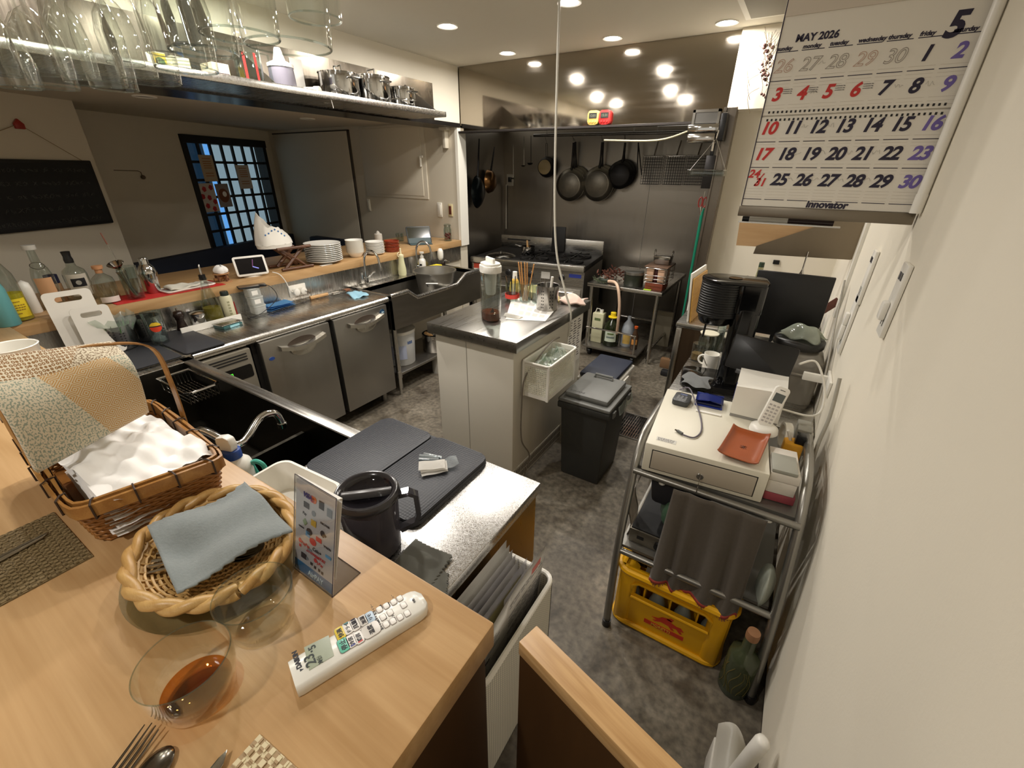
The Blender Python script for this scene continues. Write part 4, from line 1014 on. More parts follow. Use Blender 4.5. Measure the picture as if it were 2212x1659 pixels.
# packets and sticks on the mat
CLEARP = mkglass('clear_film',(226,232,234),0.12,0.05,edge=0.5,body=0.25)
pc = Z(935,1015,mt+0.004)
def packet(dx,dy,dz,rz,label,w=0.075,h=0.042):
    t = thing('sugar_packet',label,'packet',(pc.x+dx,pc.y+dy,mt+0.004+dz),rz,'packets on the drying mat')
    MB().grid(lambda u,v: Vector(((u-0.5)*w,(v-0.5)*h,0.0035*math.sin(PI*u)*math.sin(PI*v)+0.001*math.sin(9*u))),10,6,thick=0.002).build('paper_sleeve',PAPER,t,60)
packet(0.004,0.0,0.003,0.9,'thin white packet at the bottom of the pile on the drying mat');packet(0.0,0.006,0.008,0.78,'cream packet in the middle of the pile on the drying mat');packet(-0.006,0.004,0.013,0.72,'white packet uppermost in the pile on the drying mat')
t = MB().grid(lambda u,v: Vector(((u-0.5)*0.06,(v-0.5)*0.04,0.004*math.sin(7*u+3*v))),12,8,thick=0.0006).build('clear_wrapper',CLEARP,None,60);t.location = (pc.x+0.022,pc.y+0.04,mt+0.012);t.rotation_euler = (0.1,-0.2,0.9)
tag(t,'crinkled clear plastic wrapper sticking out behind the packets','wrapper')
for k,(dx,dy,r) in enumerate(((-0.052,0.042,0.4),(-0.046,0.052,0.25),(-0.044,0.032,0.5))):
    t = MB().tube([(-0.03,0,0),(0.03,0,0)],0.004,8).build('stir_stick',CLEARP,None,60);t.location = (pc.x+dx,pc.y+dy,mt+0.0045);t.rotation_euler = (0,0,r)
    tag(t,'clear plastic stick behind the pitcher handle','stick','sticks behind the pitcher handle')
# grey suede cloths
SUE = mk('grey_suede',(92,92,84),0.95,var=0.15,scale=50,sheen=0.4)
c1_,c2_,c3_,c4_ = Z(842,1228,CT+0.006),Z(898,1166,CT+0.005),Z(978,1204,CT+0.003),Z(930,1268,CT+0.004)
def zig(p,u,v):
    e = 0.0025*math.sin(55*v) if u > 0.999 else (0.0025*math.sin(55*u) if v in (0,1) else 0)
    return p+Vector((e,e*0.6,0))
cloth('cleaning_cloth',lambda u,v: zig(c1_.lerp(c2_,v).lerp(c4_.lerp(c3_,v),u),u,v)+Vector((0,0,0.003*math.sin(5*u+3*v)+0.002)),26,30,SUE,0.003,'dark grey suede cloth with zigzag edge next to the pitcher','cloth')
d1_,d2_,d3_,d4_ = Z(925,1262,CT+0.003),Z(945,1228,CT+0.003),Z(968,1240,CT+0.003),Z(965,1288,CT+0.003)
cloth('cleaning_cloth',lambda u,v: zig(d1_.lerp(d2_,v).lerp(d4_.lerp(d3_,v),u),u,v),20,20,SUE,0.003,'smaller grey suede cloth folded against the near bar edge','cloth')
# white tub, peeler clip, pink sponge
o = thing('plastic_tub','shallow white plastic tub beside the near sink behind the card stand','tub',(-0.915,0.43,CT+0.001),0.05)
mb = MB();P0 = rrect(0.21,0.10,0.025,5);P1 = rrect(0.235,0.125,0.03,5);P2 = rrect(0.245,0.135,0.033,5);n_ = len(P0)
vs = [(x,y,0) for x,y in P0]+[(x,y,0.075) for x,y in P1]+[(x,y,0.078) for x,y in P2]+[(x,y,0.082) for x,y in P2]+[(x*0.97,y*0.96,0.083) for x,y in P1]+[(x*0.97,y*0.95,0.004) for x,y in P0]
fs = [(k*n_+i,k*n_+(i+1) % n_,(k+1)*n_+(i+1) % n_,(k+1)*n_+i) for k in range(5) for i in range(n_)]+[tuple(range(n_)),tuple(range(5*n_,6*n_))]
mb.faces(vs,fs).build('tub_wall',WHP,o,40)
TEAL = mk('teal_plastic',(72,168,150),0.4)
q = Vector((-1.075,0.47,CT-0.12))
o = thing('peeler','teal looped plastic handle standing up out of the near sink','utensil',q,0.4)
mb = MB();pts = [(-0.016,0,0.0),(-0.017,0,0.10),(-0.018,0,0.19)]+[(-0.018*math.cos(PI*i/10),0,0.19+0.018*math.sin(PI*i/10)) for i in range(1,10)]+[(0.018,0,0.19),(0.017,0,0.10),(0.016,0,0)]
mb.tube(pts,0.0065,8);mb.build('loop_handle',TEAL,o)
MB().tube([(-0.010,0,0.0),(-0.010,0,0.12),(-0.006,0,0.125),(-0.004,0,0.0)],0.004,8).build('inner_spring',TEAL,o)
MB().box((-0.022,-0.012,-0.10),(0.022,0.012,0.01),0.006).build('grip',TEAL,o)
o.rotation_euler = (0.12,-0.12,0.4)
PINK = mk('pink_cloth',(214,110,104),0.8)
q = Z(716,985,CT+0.015)
cloth('sponge_cloth',lambda u,v: Vector((q.x-0.03+0.045*u+0.004*math.sin(20*v),q.y-0.02+0.05*v+0.003*math.sin(22*u),CT+0.003+0.008*math.sin(PI*u))),12,12,PINK,0.004,'pink scrubbing cloth peeking out at the mat edge by the near sink','cloth')
# spray bottle
o = thing('spray_bottle','white pump bottle with blue collar behind the bamboo basket','bottle',(-1.125,0.405,CT),0.3)
MB().lathe([(0,0),(0.036,0),(0.040,0.004),(0.040,0.072),(0.036,0.088),(0.024,0.1),(0.0185,0.106),(0.0185,0.112),(0,0.112)],40).build('body',WHP,o,60)
MB().lathe([(0,0.105),(0.0215,0.105),(0.0215,0.128),(0.0195,0.130),(0,0.130)],40).build('collar',mk('collar_blue',(30,66,140),0.4),o,50)
MB().prism([(-0.028,0.128),(0.013,0.128),(0.016,0.148),(0.012,0.166),(-0.004,0.172),(-0.03,0.165),(-0.034,0.15)],-0.011,0.011,T=frame((0,0,0),(1,0,0),(0,0,1)),bev=0.004).build('pump_head',WHP,o,40)
MB().box((0.0,-0.042,0.035),(0.022,-0.036,0.07),0.001,T=T3(rz=0.5)).build('blue_label',mk('label_navy',(60,66,110),0.5),o,0)
# faucet of the near sink
o = thing('faucet','chrome swan faucet lying over the near sink behind the basket','faucet',(0,0,0))
f0 = Vector((-1.33,0.385,CT));fe = Z(601,900,0.885);fk_ = Z(588,892,0.905)
mb = MB();mb.tube(smoothpath([f0,f0+Vector((0,0,0.05)),f0.lerp(fk_,0.15)+Vector((0,0,0.10)),Z(515,960,0.885),Z(560,905,0.905),fk_,fe,fe+Vector((0.004,0.004,-0.03))],6),0.011,12);mb.build('spout',CHROME,o,60)
MB().cyl(fe+Vector((0.004,0.004,-0.042)),0.0135,0.02,20,bev=0.002).build('aerator',CHROME,o)
MB().cyl(f0,0.022,0.03,24,bev=0.004).build('base',CHROME,o)
# wire draining rack at the far end of the near sink
o = thing('wire_rack','small chrome wire draining rack hung in the near sink','rack',(0,0,0))
r0 = Z(330,845,CT);x0,x1 = r0.x-0.16,r0.x+0.10;ya,yb = 0.60,0.725
mb = MB();mb.tube([(x0,ya,CT-0.02),(x1-0.02,ya,CT-0.02),(x1,ya+0.02,CT-0.02),(x1,yb-0.02,CT-0.02),(x1-0.02,yb,CT-0.02),(x0,yb,CT-0.02)],0.006,8,closed=True);mb.build('frame',CHROME,o)
mb = MB()
for i in range(9):
    y = ya+(yb-ya)*(i+0.5)/9;mb.tube([(x0,y,CT-0.02),(x0+0.01,y,CT-0.07),(x1-0.01,y,CT-0.07),(x1,y,CT-0.02)],0.002,6)
mb.build('wire_mesh',CHROME,o)
# dark mats on the corner of the worktop
for k,(x,y,w,h,lb) in enumerate(((-2.50,0.62,0.42,0.28,'black rubber mat at the near corner of the worktop under the ice glass'),(-2.50,0.865,0.42,0.18,'thin black mat with upturned corner beside the seasoning tray'))):
    t = MB().prism(rrect(w,h,0.012,4,x,y),CT+0.0005,CT+0.006+0.003*k,bev=0.001).build('rubber_mat',MATB,None,40);tag(t,lb,'mat')
# white tubs behind the basket
for k,(x,y,lb) in enumerate(((-1.97,0.225,'white round tub with open top behind the patterned cloth'),(-1.80,0.20,'second white round tub standing in front of its twin behind the patterned cloth'))):
    t = thing('round_tub',lb,'tub',(x,y,BZ),0)
    MB().lathe([(0,0),(0.05,0),(0.054,0.004),(0.066,0.11),(0.068,0.112),(0.066,0.114),(0.062,0.112),(0.05,0.008),(0,0.006)],40).build('tub_wall',CERAM,t,50)
# ================================================================ file box with papers on the bench side
o = thing('file_box','white mesh plastic file box full of papers hung beside the bench','box',(0,0,0))
fx0,fx1,fy0,fy1,fz0,fz1 = -0.425,-0.285,0.362,0.655,0.36,0.735
def mkmesh(key,rgb,sc=(140,140,140)):
    m,nt,b = _new(key);N,L = nt.nodes,nt.links
    tc = N.new('ShaderNodeTexCoord');mp = N.new('ShaderNodeMapping');mp.inputs['Scale'].default_value = sc;L.new(tc.outputs['Object'],mp.inputs[0])
    vo = N.new('ShaderNodeTexVoronoi');vo.inputs['Scale'].default_value = 1;vo.inputs['Randomness'].default_value = 0;L.new(mp.outputs[0],vo.inputs[0])
    mr = N.new('ShaderNodeMapRange');mr.inputs[1].default_value = 0.32;mr.inputs[2].default_value = 0.36;L.new(vo.outputs['Distance'],mr.inputs[0])
    mx = N.new('ShaderNodeMix');mx.data_type = 'RGBA';mx.inputs['A'].default_value = lin(tuple(int(c*0.72) for c in rgb));mx.inputs['B'].default_value = lin(rgb);L.new(mr.outputs[0],mx.inputs['Factor']);L.new(mx.outputs['Result'],b.inputs['Base Color'])
    b.inputs['Roughness'].default_value = 0.45;M[key] = m
mkmesh('mesh_white',(222,217,203))
mb = MB();w_ = 0.003
mb.box((fx0,fy0,fz0),(fx1,fy1,fz0+w_)).box((fx0,fy0,fz0),(fx0+w_,fy1,fz1)).box((fx1-w_,fy0,fz0),(fx1,fy1,fz1)).box((fx0,fy0,fz0),(fx1,fy0+w_,fz1)).box((fx0,fy1-w_,fz0),(fx1,fy1,fz1))
mb.build('box_wall',M['mesh_white'],o,0)
mb = MB();mb.tube([(x,y,fz1) for x,y in rrect(fx1-fx0+0.004,fy1-fy0+0.004,0.025,5,(fx0+fx1)/2,(fy0+fy1)/2)],0.006,8,closed=True);mb.build('rim',WHP,o)
def sheet(name,x,ya,yb,z0,z1,lean,label,mat=PAPER,group=None,marks=None,curl=0.0,skew=0.0):
    """sheet standing in the box; lean = shift in x at its top"""
    t = thing(name,label,'paper',(x,ya,z0),0,group)
    L_ = yb-ya;Hh = z1-z0
    f = lambda u,v: Vector((lean*v+curl*math.sin(PI*u)*v,L_*u,Hh*v+skew*u*v))
    MB().grid(f,8,8,thick=0.0006).build('sheet',mat,t,180,fix=False)
    if marks: marks(t,f)
    return t
random.seed(8)
FILM = mkglass('folder_film',(236,234,236),0.10,0.15,edge=0.35,body=0.42)
for k in range(5):
    sheet('paper_sheet',-0.418+0.009*k,0.37,0.64-0.004*k,0.39,0.80-0.006*k,0.012+0.002*k,'white sheet in the upright bundle nearest the bench in the file box',FILM if k == 3 else PAPER,'sheets in the file box')
sheet('clear_folder',-0.372,0.372,0.63,0.39,0.79,0.03,'clear plastic folder holding yellowish papers in the file box',FILM)
sheet('paper_sheet',-0.366,0.42,0.60,0.39,0.765,0.026,'yellow and blue printed leaflet inside the clear folder',mk('leaflet',(206,196,140),0.6))
sheet('clear_folder',-0.335,0.50,0.648,0.42,0.80,0.012,'narrow clear folder tip behind the invoice',FILM)
INK = mk('ink_print',(96,90,92),0.7)
def invoice(t,f):
    mb = MB();rr = random.Random(3)
    def bar(u0,v0,u1,v1,mb=mb):
        e = Vector((0.0012,0,0));ps = [f(u0,v0),f(u1,v0),f(u1,v1),f(u0,v1)]
        mb.faces([p+e for p in ps],[(0,1,2,3)])
    for v in (0.90,0.875,0.80,0.77,0.745,0.72,0.66,0.64):
        u = 0.5
        while u < 0.95:
            w = rr.uniform(0.03,0.10);bar(u,v,min(u+w,0.97),v+0.006);u += w+0.02
    for v in (0.86,0.84,0.82,0.78,0.76): bar(0.08,v,0.08+rr.uniform(0.15,0.3),v+0.006)
    for v in (0.70,0.60,0.55,0.525,0.50,0.475,0.45,0.425): bar(0.06,v,0.94,v+0.003)
    for u in (0.06,0.36,0.52,0.66,0.80,0.94): bar(u,0.425,u+0.004,0.60)
    for v in (0.38,0.36,0.34,0.32): bar(0.1,v,0.3,v+0.008)
    mb.build('printed_text',INK,t,0,fix=False)
    mb = MB();bar(0.80,0.905,0.93,0.955,mb);mb.build('red_stamp',mk('stamp_red',(208,120,116),0.6),t,0,fix=False)
    p = f(0.14,0.72);text('printed_total','5,897',0.012,mk('ink_bold',(50,46,50),0.6),frame(p+Vector((0.0014,0,0)),(0.0,1,0),f(0,1)-f(0,0)),t,0.0004)
sheet('invoice',-0.342,0.368,0.648,0.42,0.80,0.038,'white printed invoice with red stamp leaning out of the file box',PAPER,None,invoice,-0.006,0.035)
sheet('paper_sheet',-0.300,0.37,0.60,0.40,0.66,0.004,'thin sheet against the outer wall of the file box',PAPER,None,None,0.0,0.03)
# ================================================================ swing gate and dustpan
g0,g1 = Vector((-0.189,0.358,0)),Vector((WX-0.012,0.232,0));gd = (g1-g0).normalized();gl = (g1-g0).length
o = thing('swing_gate','low wooden swing gate with pale top edge between bar and wall','gate',(g0.x,g0.y,0),math.atan2(gd.y,gd.x))
MB().box((0,-0.019,0.955),(gl,0.019,BZ),0.002).build('top_rail',mkwood('oak_gate',(212,174,124),(180,140,92),'X',2.0,0.35),o,30)
MB().box((0.002,-0.018,0.06),(gl-0.004,0.018,0.9545)).build('panel',DARKW,o,0)
dm = MB().box((-0.23,0.40,0.0),(0.25,0.58,0.008),0.003).build('door_mat',MATB,None,30);tag(dm,'black mat on the floor behind the swing gate','mat')
o = thing('dustpan','white plastic dustpan with round-ended handle standing by the wall','dustpan',(0.195,0.80,0),0)
MB().grid(lambda u,v: Vector((-0.03+0.075*u+0.012*v*v,0.10-0.02*u*u-0.28*v*0.9,0.16-0.03*v+0.045*math.sin(PI*u)*(1-0.4*v))),10,12,thick=0.004).build('pan',WHP,o,60)
MB().box((-0.03,-0.16,0.0),(0.05,0.085,0.12),0.004).build('pan_back',WHP,o,30)
mb = MB();a,b = Vector((0.022,-0.02,0.17)),Vector((0.055,0.02,0.33));mb.tube([a,a.lerp(b,.5),a.lerp(b,.92),a.lerp(b,.98),b],0.018,16,rs=[0.018,0.0185,0.0185,0.015,0.006]);mb.build('handle',WHP,o,60)
# ================================================================ things on the bar counter
def bottle(name,loc,label,cat,prof,mat,parts=(),rz=0,group=None,seg=32):
    t = thing(name,label,cat,loc,rz,group)
    MB().lathe(prof,seg).build('glass_body',mat,t,50)
    for nm,pr,m in parts: MB().lathe(pr,seg).build(nm,m,t,50)
    return t
def label_band(t,r,z0,z1,a0,a1,mat,nm='label',n=10):
    mb = MB();vs = []
    for i in range(n+1):
        a = a0+(a1-a0)*i/n;vs += [(r*math.cos(a),r*math.sin(a),z0),(r*math.cos(a),r*math.sin(a),z1)]
    mb.faces(vs,[(2*i,2*i+2,2*i+3,2*i+1) for i in range(n)]);return mb.build(nm,mat,t,180)
FRONT = math.atan2(-0.5,2.7)       # toward the viewer, seen from the bar
YELLQ = mkglass('yellow_liqueur',(232,214,60),0.05,0.02,edge=0.3,body=0.5)
bottle('liquor_bottle',(-2.80,0.40,BZ),'clear bottle half full of yellow liqueur with yellow label and cap','bottle',
       [(0,0),(0.040,0),(0.044,0.005),(0.042,0.16),(0.038,0.20),(0.02,0.245),(0.015,0.27),(0.015,0.30),(0,0.30)],GLT,
       [('liqueur',[(0,0.004),(0.041,0.006),(0.0405,0.12),(0,0.12)],YELLQ),('cap',[(0,0.27),(0.0175,0.27),(0.0175,0.335),(0,0.337)],mk('cap_yellow',(222,190,60),0.4))])
t = bpy.data.objects['liquor_bottle'];lb_ = label_band(t,0.0447,0.02,0.10,FRONT-1.0,FRONT+1.0,mk('label_yellow',(226,200,40),0.5))
mb = MB()
for z,w in ((0.085,0.5),(0.07,0.8),(0.06,0.8),(0.05,0.7),(0.035,0.3)):
    for i in range(8):
        a = FRONT-w+2*w*i/8;mb.faces([(0.0452*math.cos(x),0.0452*math.sin(x),y) for x,y in ((a,z),(a+w/5,z),(a+w/5,z+0.004),(a,z+0.004))],[(0,1,2,3)])
mb.build('label_text',mk('label_brown',(140,100,30),0.6),lb_,0)
bottle('liquor_bottle',(-2.745,0.352,BZ),'turquoise labelled bottle beside the yellow liqueur','bottle',
       [(0,0),(0.034,0),(0.037,0.004),(0.037,0.15),(0.03,0.18),(0.014,0.21),(0.013,0.27),(0,0.27)],mk('bottle_teal',(96,158,160),0.35))
bottle('spirit_bottle',(-2.91,0.545,BZ),'tall clear bottle with tan label and a loop of cord round its neck','bottle',
       [(0,0),(0.036,0),(0.039,0.004),(0.039,0.15),(0.03,0.19),(0.016,0.215),(0.014,0.27),(0.014,0.28),(0,0.28)],GLT,
       [('stopper',[(0,0.272),(0.023,0.272),(0.024,0.276),(0.024,0.292),(0,0.293)],mk('stopper_grey',(190,188,180),0.35))])
t = bpy.data.objects['spirit_bottle'];label_band(t,0.0397,0.035,0.15,FRONT-0.95,FRONT+0.75,mk('label_tan',(196,150,108),0.6))
MB().tube([(0.024*math.cos(a),0.024*math.sin(a),0.200-0.012*math.cos(a)) for a in [2*PI*i/20 for i in range(20)]],0.0012,6,closed=True).build('neck_cord',DKC,t,60)
bottle('gin_bottle',(-2.99,0.675,BZ),'squat clear bottle with black capsule and black label','bottle',
       [(0,0),(0.044,0),(0.047,0.005),(0.047,0.13),(0.042,0.15),(0.02,0.168),(0.016,0.19),(0.016,0.2),(0,0.2)],GLT,
       [('capsule',[(0,0.185),(0.0175,0.185),(0.0185,0.2),(0.0155,0.215),(0.018,0.238),(0,0.239)],BLP)])
t = bpy.data.objects['gin_bottle'];label_band(t,0.0477,0.03,0.135,FRONT-0.9,FRONT+0.9,mk('label_pale',(196,190,174),0.6));lb_ = label_band(t,0.0483,0.075,0.115,FRONT-0.55,FRONT+0.6,BLM,'black_label')
MB().lathe([(0,0),(0.011,0.0005)],16,T=frame((0.0489*math.cos(FRONT),0.0489*math.sin(FRONT),0.095),(-math.sin(FRONT),math.cos(FRONT),0),(0,0,1))).build('label_emblem',mk('emblem',(170,168,158),0.5),lb_,0)
bottle('gin_bottle',(-2.83,0.728,BZ),'round-shouldered clear bottle with wooden stopper','bottle',
       [(0,0),(0.042,0),(0.045,0.005),(0.045,0.10),(0.040,0.122),(0.02,0.138),(0.014,0.145),(0.014,0.158),(0,0.158)],GLT,
       [('stopper',[(0,0.145),(0.0145,0.145),(0.0145,0.164),(0.021,0.165),(0.022,0.180),(0,0.182)],mk('cork',(186,134,92),0.7))])
t = bpy.data.objects['gin_bottle.001'];label_band(t,0.0457,0.008,0.035,FRONT-0.9,FRONT+0.9,mk('label_white2',(222,212,204),0.6))
bottle('liquor_bottle',(-3.06,0.60,BZ),'small bottle with navy cap behind the tan labelled bottle','bottle',[(0,0),(0.026,0),(0.028,0.003),(0.028,0.085),(0.015,0.1),(0,0.1)],mk('bottle_tan',(160,120,84),0.4),
       [('cap',[(0,0.09),(0.026,0.09),(0.026,0.13),(0,0.131)],mk('cap_navy',(30,34,66),0.4))])
bottle('liquor_bottle',(-2.90,0.47,BZ),'rounded white plastic bottle between the yellow and the tan labelled bottles','bottle',[(0,0),(0.022,0),(0.024,0.003),(0.024,0.11),(0.02,0.135),(0,0.15)],WHP)
# mixing glass with jigger tools and bar spoon
o = thing('mixing_glass','clear mixing glass holding bar tools','glass',(-2.795,0.825,BZ))
MB().lathe([(0,0),(0.034,0),(0.037,0.004),(0.042,0.165),(0.0405,0.165),(0.0355,0.012),(0,0.01)],36).build('glass_wall',GLT,o,50)
o = thing('jigger','steel jigger leaning inside the mixing glass','jigger',(-2.793,0.823,BZ+0.012));o.rotation_euler = (0.16,-0.02,0)
MB().lathe([(0.018,0),(0.02,0.004),(0.007,0.06),(0.021,0.135),(0.019,0.135),(0.004,0.062),(0.017,0.006)],24,close=True).build('cup',SILV,o,60)
o = thing('strainer','small steel cone strainer resting on the mixing glass rim','strainer',(-2.80,0.80,BZ+0.155));o.rotation_euler = (0.3,0.2,0)
MB().lathe([(0.003,0),(0.034,0.03),(0.036,0.031),(0.034,0.028),(0.004,-0.002)],28,close=True).build('cone',SILV,o,60)
o = thing('bar_spoon','long twisted bar spoon with reddish end rising out of the mixing glass','spoon',(0,0,0))
s0 = Vector((-2.795,0.83,BZ+0.02));s1_ = Vector((-2.84,0.795,BZ+0.325));MB().tube([s0,s0.lerp(s1_,0.84)],0.0018,8).build('shaft',SILV,o)
MB().tube([s0.lerp(s1_,0.82),s1_],0.0032,8).build('grip',mk('reddish',(120,70,52),0.4),o)
bottle('cocktail_shaker',(-2.85,0.925,BZ+0.003),'polished steel cocktail shaker on the red runner','shaker',
       [(0,0),(0.026,0),(0.029,0.004),(0.041,0.10),(0.041,0.106),(0,0.106)],CHROME,
       [('strainer_top',[(0.0415,0.103),(0.042,0.108),(0.034,0.135),(0.022,0.152),(0,0.153)],CHROME),('cap',[(0,0.148),(0.0215,0.148),(0.0205,0.178),(0.018,0.184),(0,0.186)],CHROME)])
RED = mk('red_cloth',(196,36,32),0.7,var=0.1,scale=60)
o = MB().box((-2.92,0.72,BZ+0.0003),(-2.735,1.235,BZ+0.003),0.001).build('table_runner',RED,None,0);tag(o,'red cloth runner under the shaker and white tray','runner')
o = thing('service_tray','white rectangular tray on the red runner','tray',(-2.815,1.07,BZ+0.0032),0.06)
MB().prism(rrect(0.11,0.24,0.012,4),0,0.004,bev=0.001).build('tray_base',CERAM,o,30);MB().tube([(x,y,0.008) for x,y in rrect(0.118,0.248,0.015,4)],0.004,8,closed=True).build('tray_rim',CERAM,o)
cloth('folded_towel',lambda u,v: Vector((-2.862+0.09*u,0.975+0.165*v,BZ+0.019+0.006*math.sin(3*u+5*v)+0.003*math.sin(14*v))),12,16,mk('towel_grey',(214,210,196),0.9),0.01,'folded off-white towel lying on the white tray','towel')
# cork stand with garlic
bp_ = Vector((-2.815,1.262,BZ))
CORK = mk('cork_tan',(176,130,86),0.8,var=0.25,scale=40)
o = thing('cork_stand','little round two-tier stand with corks between its discs','stand',bp_)
MB().lathe([(0,0),(0.048,0),(0.049,0.003),(0.048,0.006),(0,0.006)],32).build('lower_disc',CORK,o,40);MB().lathe([(0,0.048),(0.042,0.048),(0.043,0.051),(0.042,0.054),(0,0.054)],32).build('upper_disc',CORK,o,40)
for i in range(5):
    a = 2*PI*i/5+0.3;MB().cyl((0.031*math.cos(a),0.031*math.sin(a),0.006),0.006,0.042,12).build('post',mk('post_brown',(112,72,44),0.7) if 'post_brown' not in M else M['post_brown'],o)
for i in range(4):
    c = MB().cyl((0,0,-0.02),0.011,0.042,14,bev=0.002).build('cork',CORK,None);c.location = bp_+Vector((-0.012+0.013*(i % 2),-0.018+0.013*i,0.0175+0.012*(i % 2)));c.rotation_euler = (PI/2,0,0.4*i);tag(c,'wine cork lying inside the small two-tier stand','cork','corks in the small stand')
o = MB().grid(lambda u,v: Vector(((0.034+0.004*math.sin(5*u*PI))*math.cos(2*PI*u)*math.sin(PI*min(v,0.999)*0.62+0.05),(0.04+0.003*math.sin(7*u*PI))*math.sin(2*PI*u)*math.sin(PI*v*0.62+0.05),0.042*math.cos(PI*v*0.5)+0.003*math.sin(11*u+6*v))),30,10).build('paper_wad',NAP,None,180);o.location = bp_+Vector((0,0.004,0.0555))
tag(o,'crumpled white paper wad on top of the two-tier stand','paper')
o = MB().ball((0,0,0.012),0.012,14).build('garlic_bulb',mk('garlic',(226,214,188),0.6),None);o.location = (-2.87,1.30,BZ);tag(o,'small pale garlic piece behind the two-tier stand','garlic')
# smart display
o = thing('smart_display','white-framed smart display showing a dim clock on the bar','display',(-2.79,1.435,BZ),math.radians(-16))
T_ = T3((0,0,0.012),ry=math.radians(-20))
MB(T_).prism(rrect(0.178,0.118,0.012,5,0,0.059),-0.004,0.004,T=frame((0,0,0),(0,1,0),(0,0,1)),bev=0.001).build('frame',WHP,o,30)
scn = MB(T_).box((0.0042,-0.077,0.012),(0.0048,0.077,0.106)).build('screen',mk('screen_black',(12,10,14),0.15),o,0)
def hand(a0,ln,w,mt_):
    d = Vector((0,math.sin(a0),math.cos(a0)));n = Vector((0,d.z,-d.y))*w;c = Vector((0.0052,0.008,0.052))
    MB(T_).faces([c-n,c+n,c+n+d*ln,c-n+d*ln],[(0,1,2,3)]).build('clock_hand',mt_,scn,0)
hand(0.25,0.044,0.0026,mkemit('hand_pink',(140,90,130),0.5));hand(2.0,0.034,0.003,mkemit('hand_violet',(150,150,230),0.9))
MB().lathe([(0,0),(0.042,0),(0.044,0.004),(0.03,0.02),(0.02,0.06),(0,0.062)],32,c=(-0.03,0,0),sx=0.7,sy=1.2).build('foot',WHP,o,50)
# outlet on the splashback and the two cables
ow = thing('wall_outlet','white double wall outlet on the splashback with two plugs','outlet',(-2.742,1.667,0.862))
MB().box((0,-0.062,-0.038),(0.008,0.062,0.038),0.002).build('cover_plate',WHP,ow)
for y in (-0.026,0.024): MB().lathe([(0,0),(0.023,0),(0.0235,0.003),(0.022,0.032),(0.018,0.035),(0,0.035)],24,T=frame((0.008,y,-0.004),(0,1,0),(0,0,1))).build('plug',WHP,ow)
o = MB().tube(smoothpath([(-2.745,1.53,BZ+0.02),(-2.715,1.555,BZ+0.005),(-2.705,1.58,0.94),(-2.712,1.60,0.88),(-2.718,1.632,0.856)],8),0.003,8).build('power_cable',WHP,None,60);tag(o,'white cable from the smart display to the wall outlet','cable')
o = MB().tube(smoothpath([(-2.70,1.695,0.857),(-2.69,1.72,0.84),(-2.66,1.70,0.806),(-2.63,1.58,0.8035),(-2.60,1.42,0.8035),(-2.585,1.27,0.8035),(-2.62,1.25,0.8035),(-2.61,1.33,0.81),(-2.60,1.44,0.88),(-2.61,1.42,0.955),(-2.64,1.37,0.972)],8),0.002,8).build('charging_cable',BLP,None,60);tag(o,'black charging cable from the phone to the wall outlet','cable')
# wooden folding stand with tote bag
BRW = mkwood('walnut',(112,72,42),(78,46,26),'X',3,0.4)
o = thing('folding_stand','brown wooden folding cross-legged stand on the bar','stand',(-2.86,1.735,BZ),math.radians(86))
mb = None
for y in (-0.06,0.05):
    for s in (1,-1):
        MB().tube([(s*-0.07,y,0.012),(s*0.07,y,0.135)],0.008,6,rs=[0.012,0.012]).build('leg',BRW,o)
for (x,z) in ((-0.075,0.012),(0.075,0.012),(0.078,0.142),(-0.078,0.142)):
    pass
for (y,z,l) in ((-0.085,0.012,0.11),(0.085,0.012,0.11),(-0.085,0.142,0.115)):
    MB().tube([(-l,y,z),(l,y,z)],0.011,10,rs=[0.010,0.010]).build('rail',BRW,o)
def bag(u,v):
    a = 2*PI*u;r1 = 0.115*(1-0.10*v)+0.012*math.sin(3*a+1);r2 = 0.075*(1-0.35*v)
    top = 0.11+0.085*max(0,math.cos(a-2.6))**2-0.03*max(0,math.cos(a))**2
    return Vector((r1*math.cos(a)*(1-0.35*v*v),r2*math.sin(a),0.02+top*v+0.004*math.sin(9*a+5*v)))
BAGM = mk('white_bag',(236,232,222),0.6,sheen=0.2)
o = thing('tote_bag','white bag with blue dots slumped on the wooden stand','bag',(-2.875,1.66,BZ+0.145),math.radians(86))
MB().grid(bag,36,10).build('bag_body',BAGM,o,180)
MB().lathe([(0,0.0),(0.11,0.0),(0.114,0.022),(0.1,0.02)],30,sy=0.66).build('bag_bottom',BAGM,o,60)
BLD = mk('blue_dot',(50,110,170),0.5)
mb = MB()
for i in range(7):
    a = -PI/2-0.7+0.22*i;v = 0.55+0.28*math.sin(i*0.55);q = bag((a/(2*PI)) % 1,v);d = Vector((math.cos(a)*0.7,math.sin(a),0)).normalized()
    mb.ball(q+d*0.001,0.0055,8,sy=0.5)
mb.build('blue_dot_pattern',BLD,o,60)
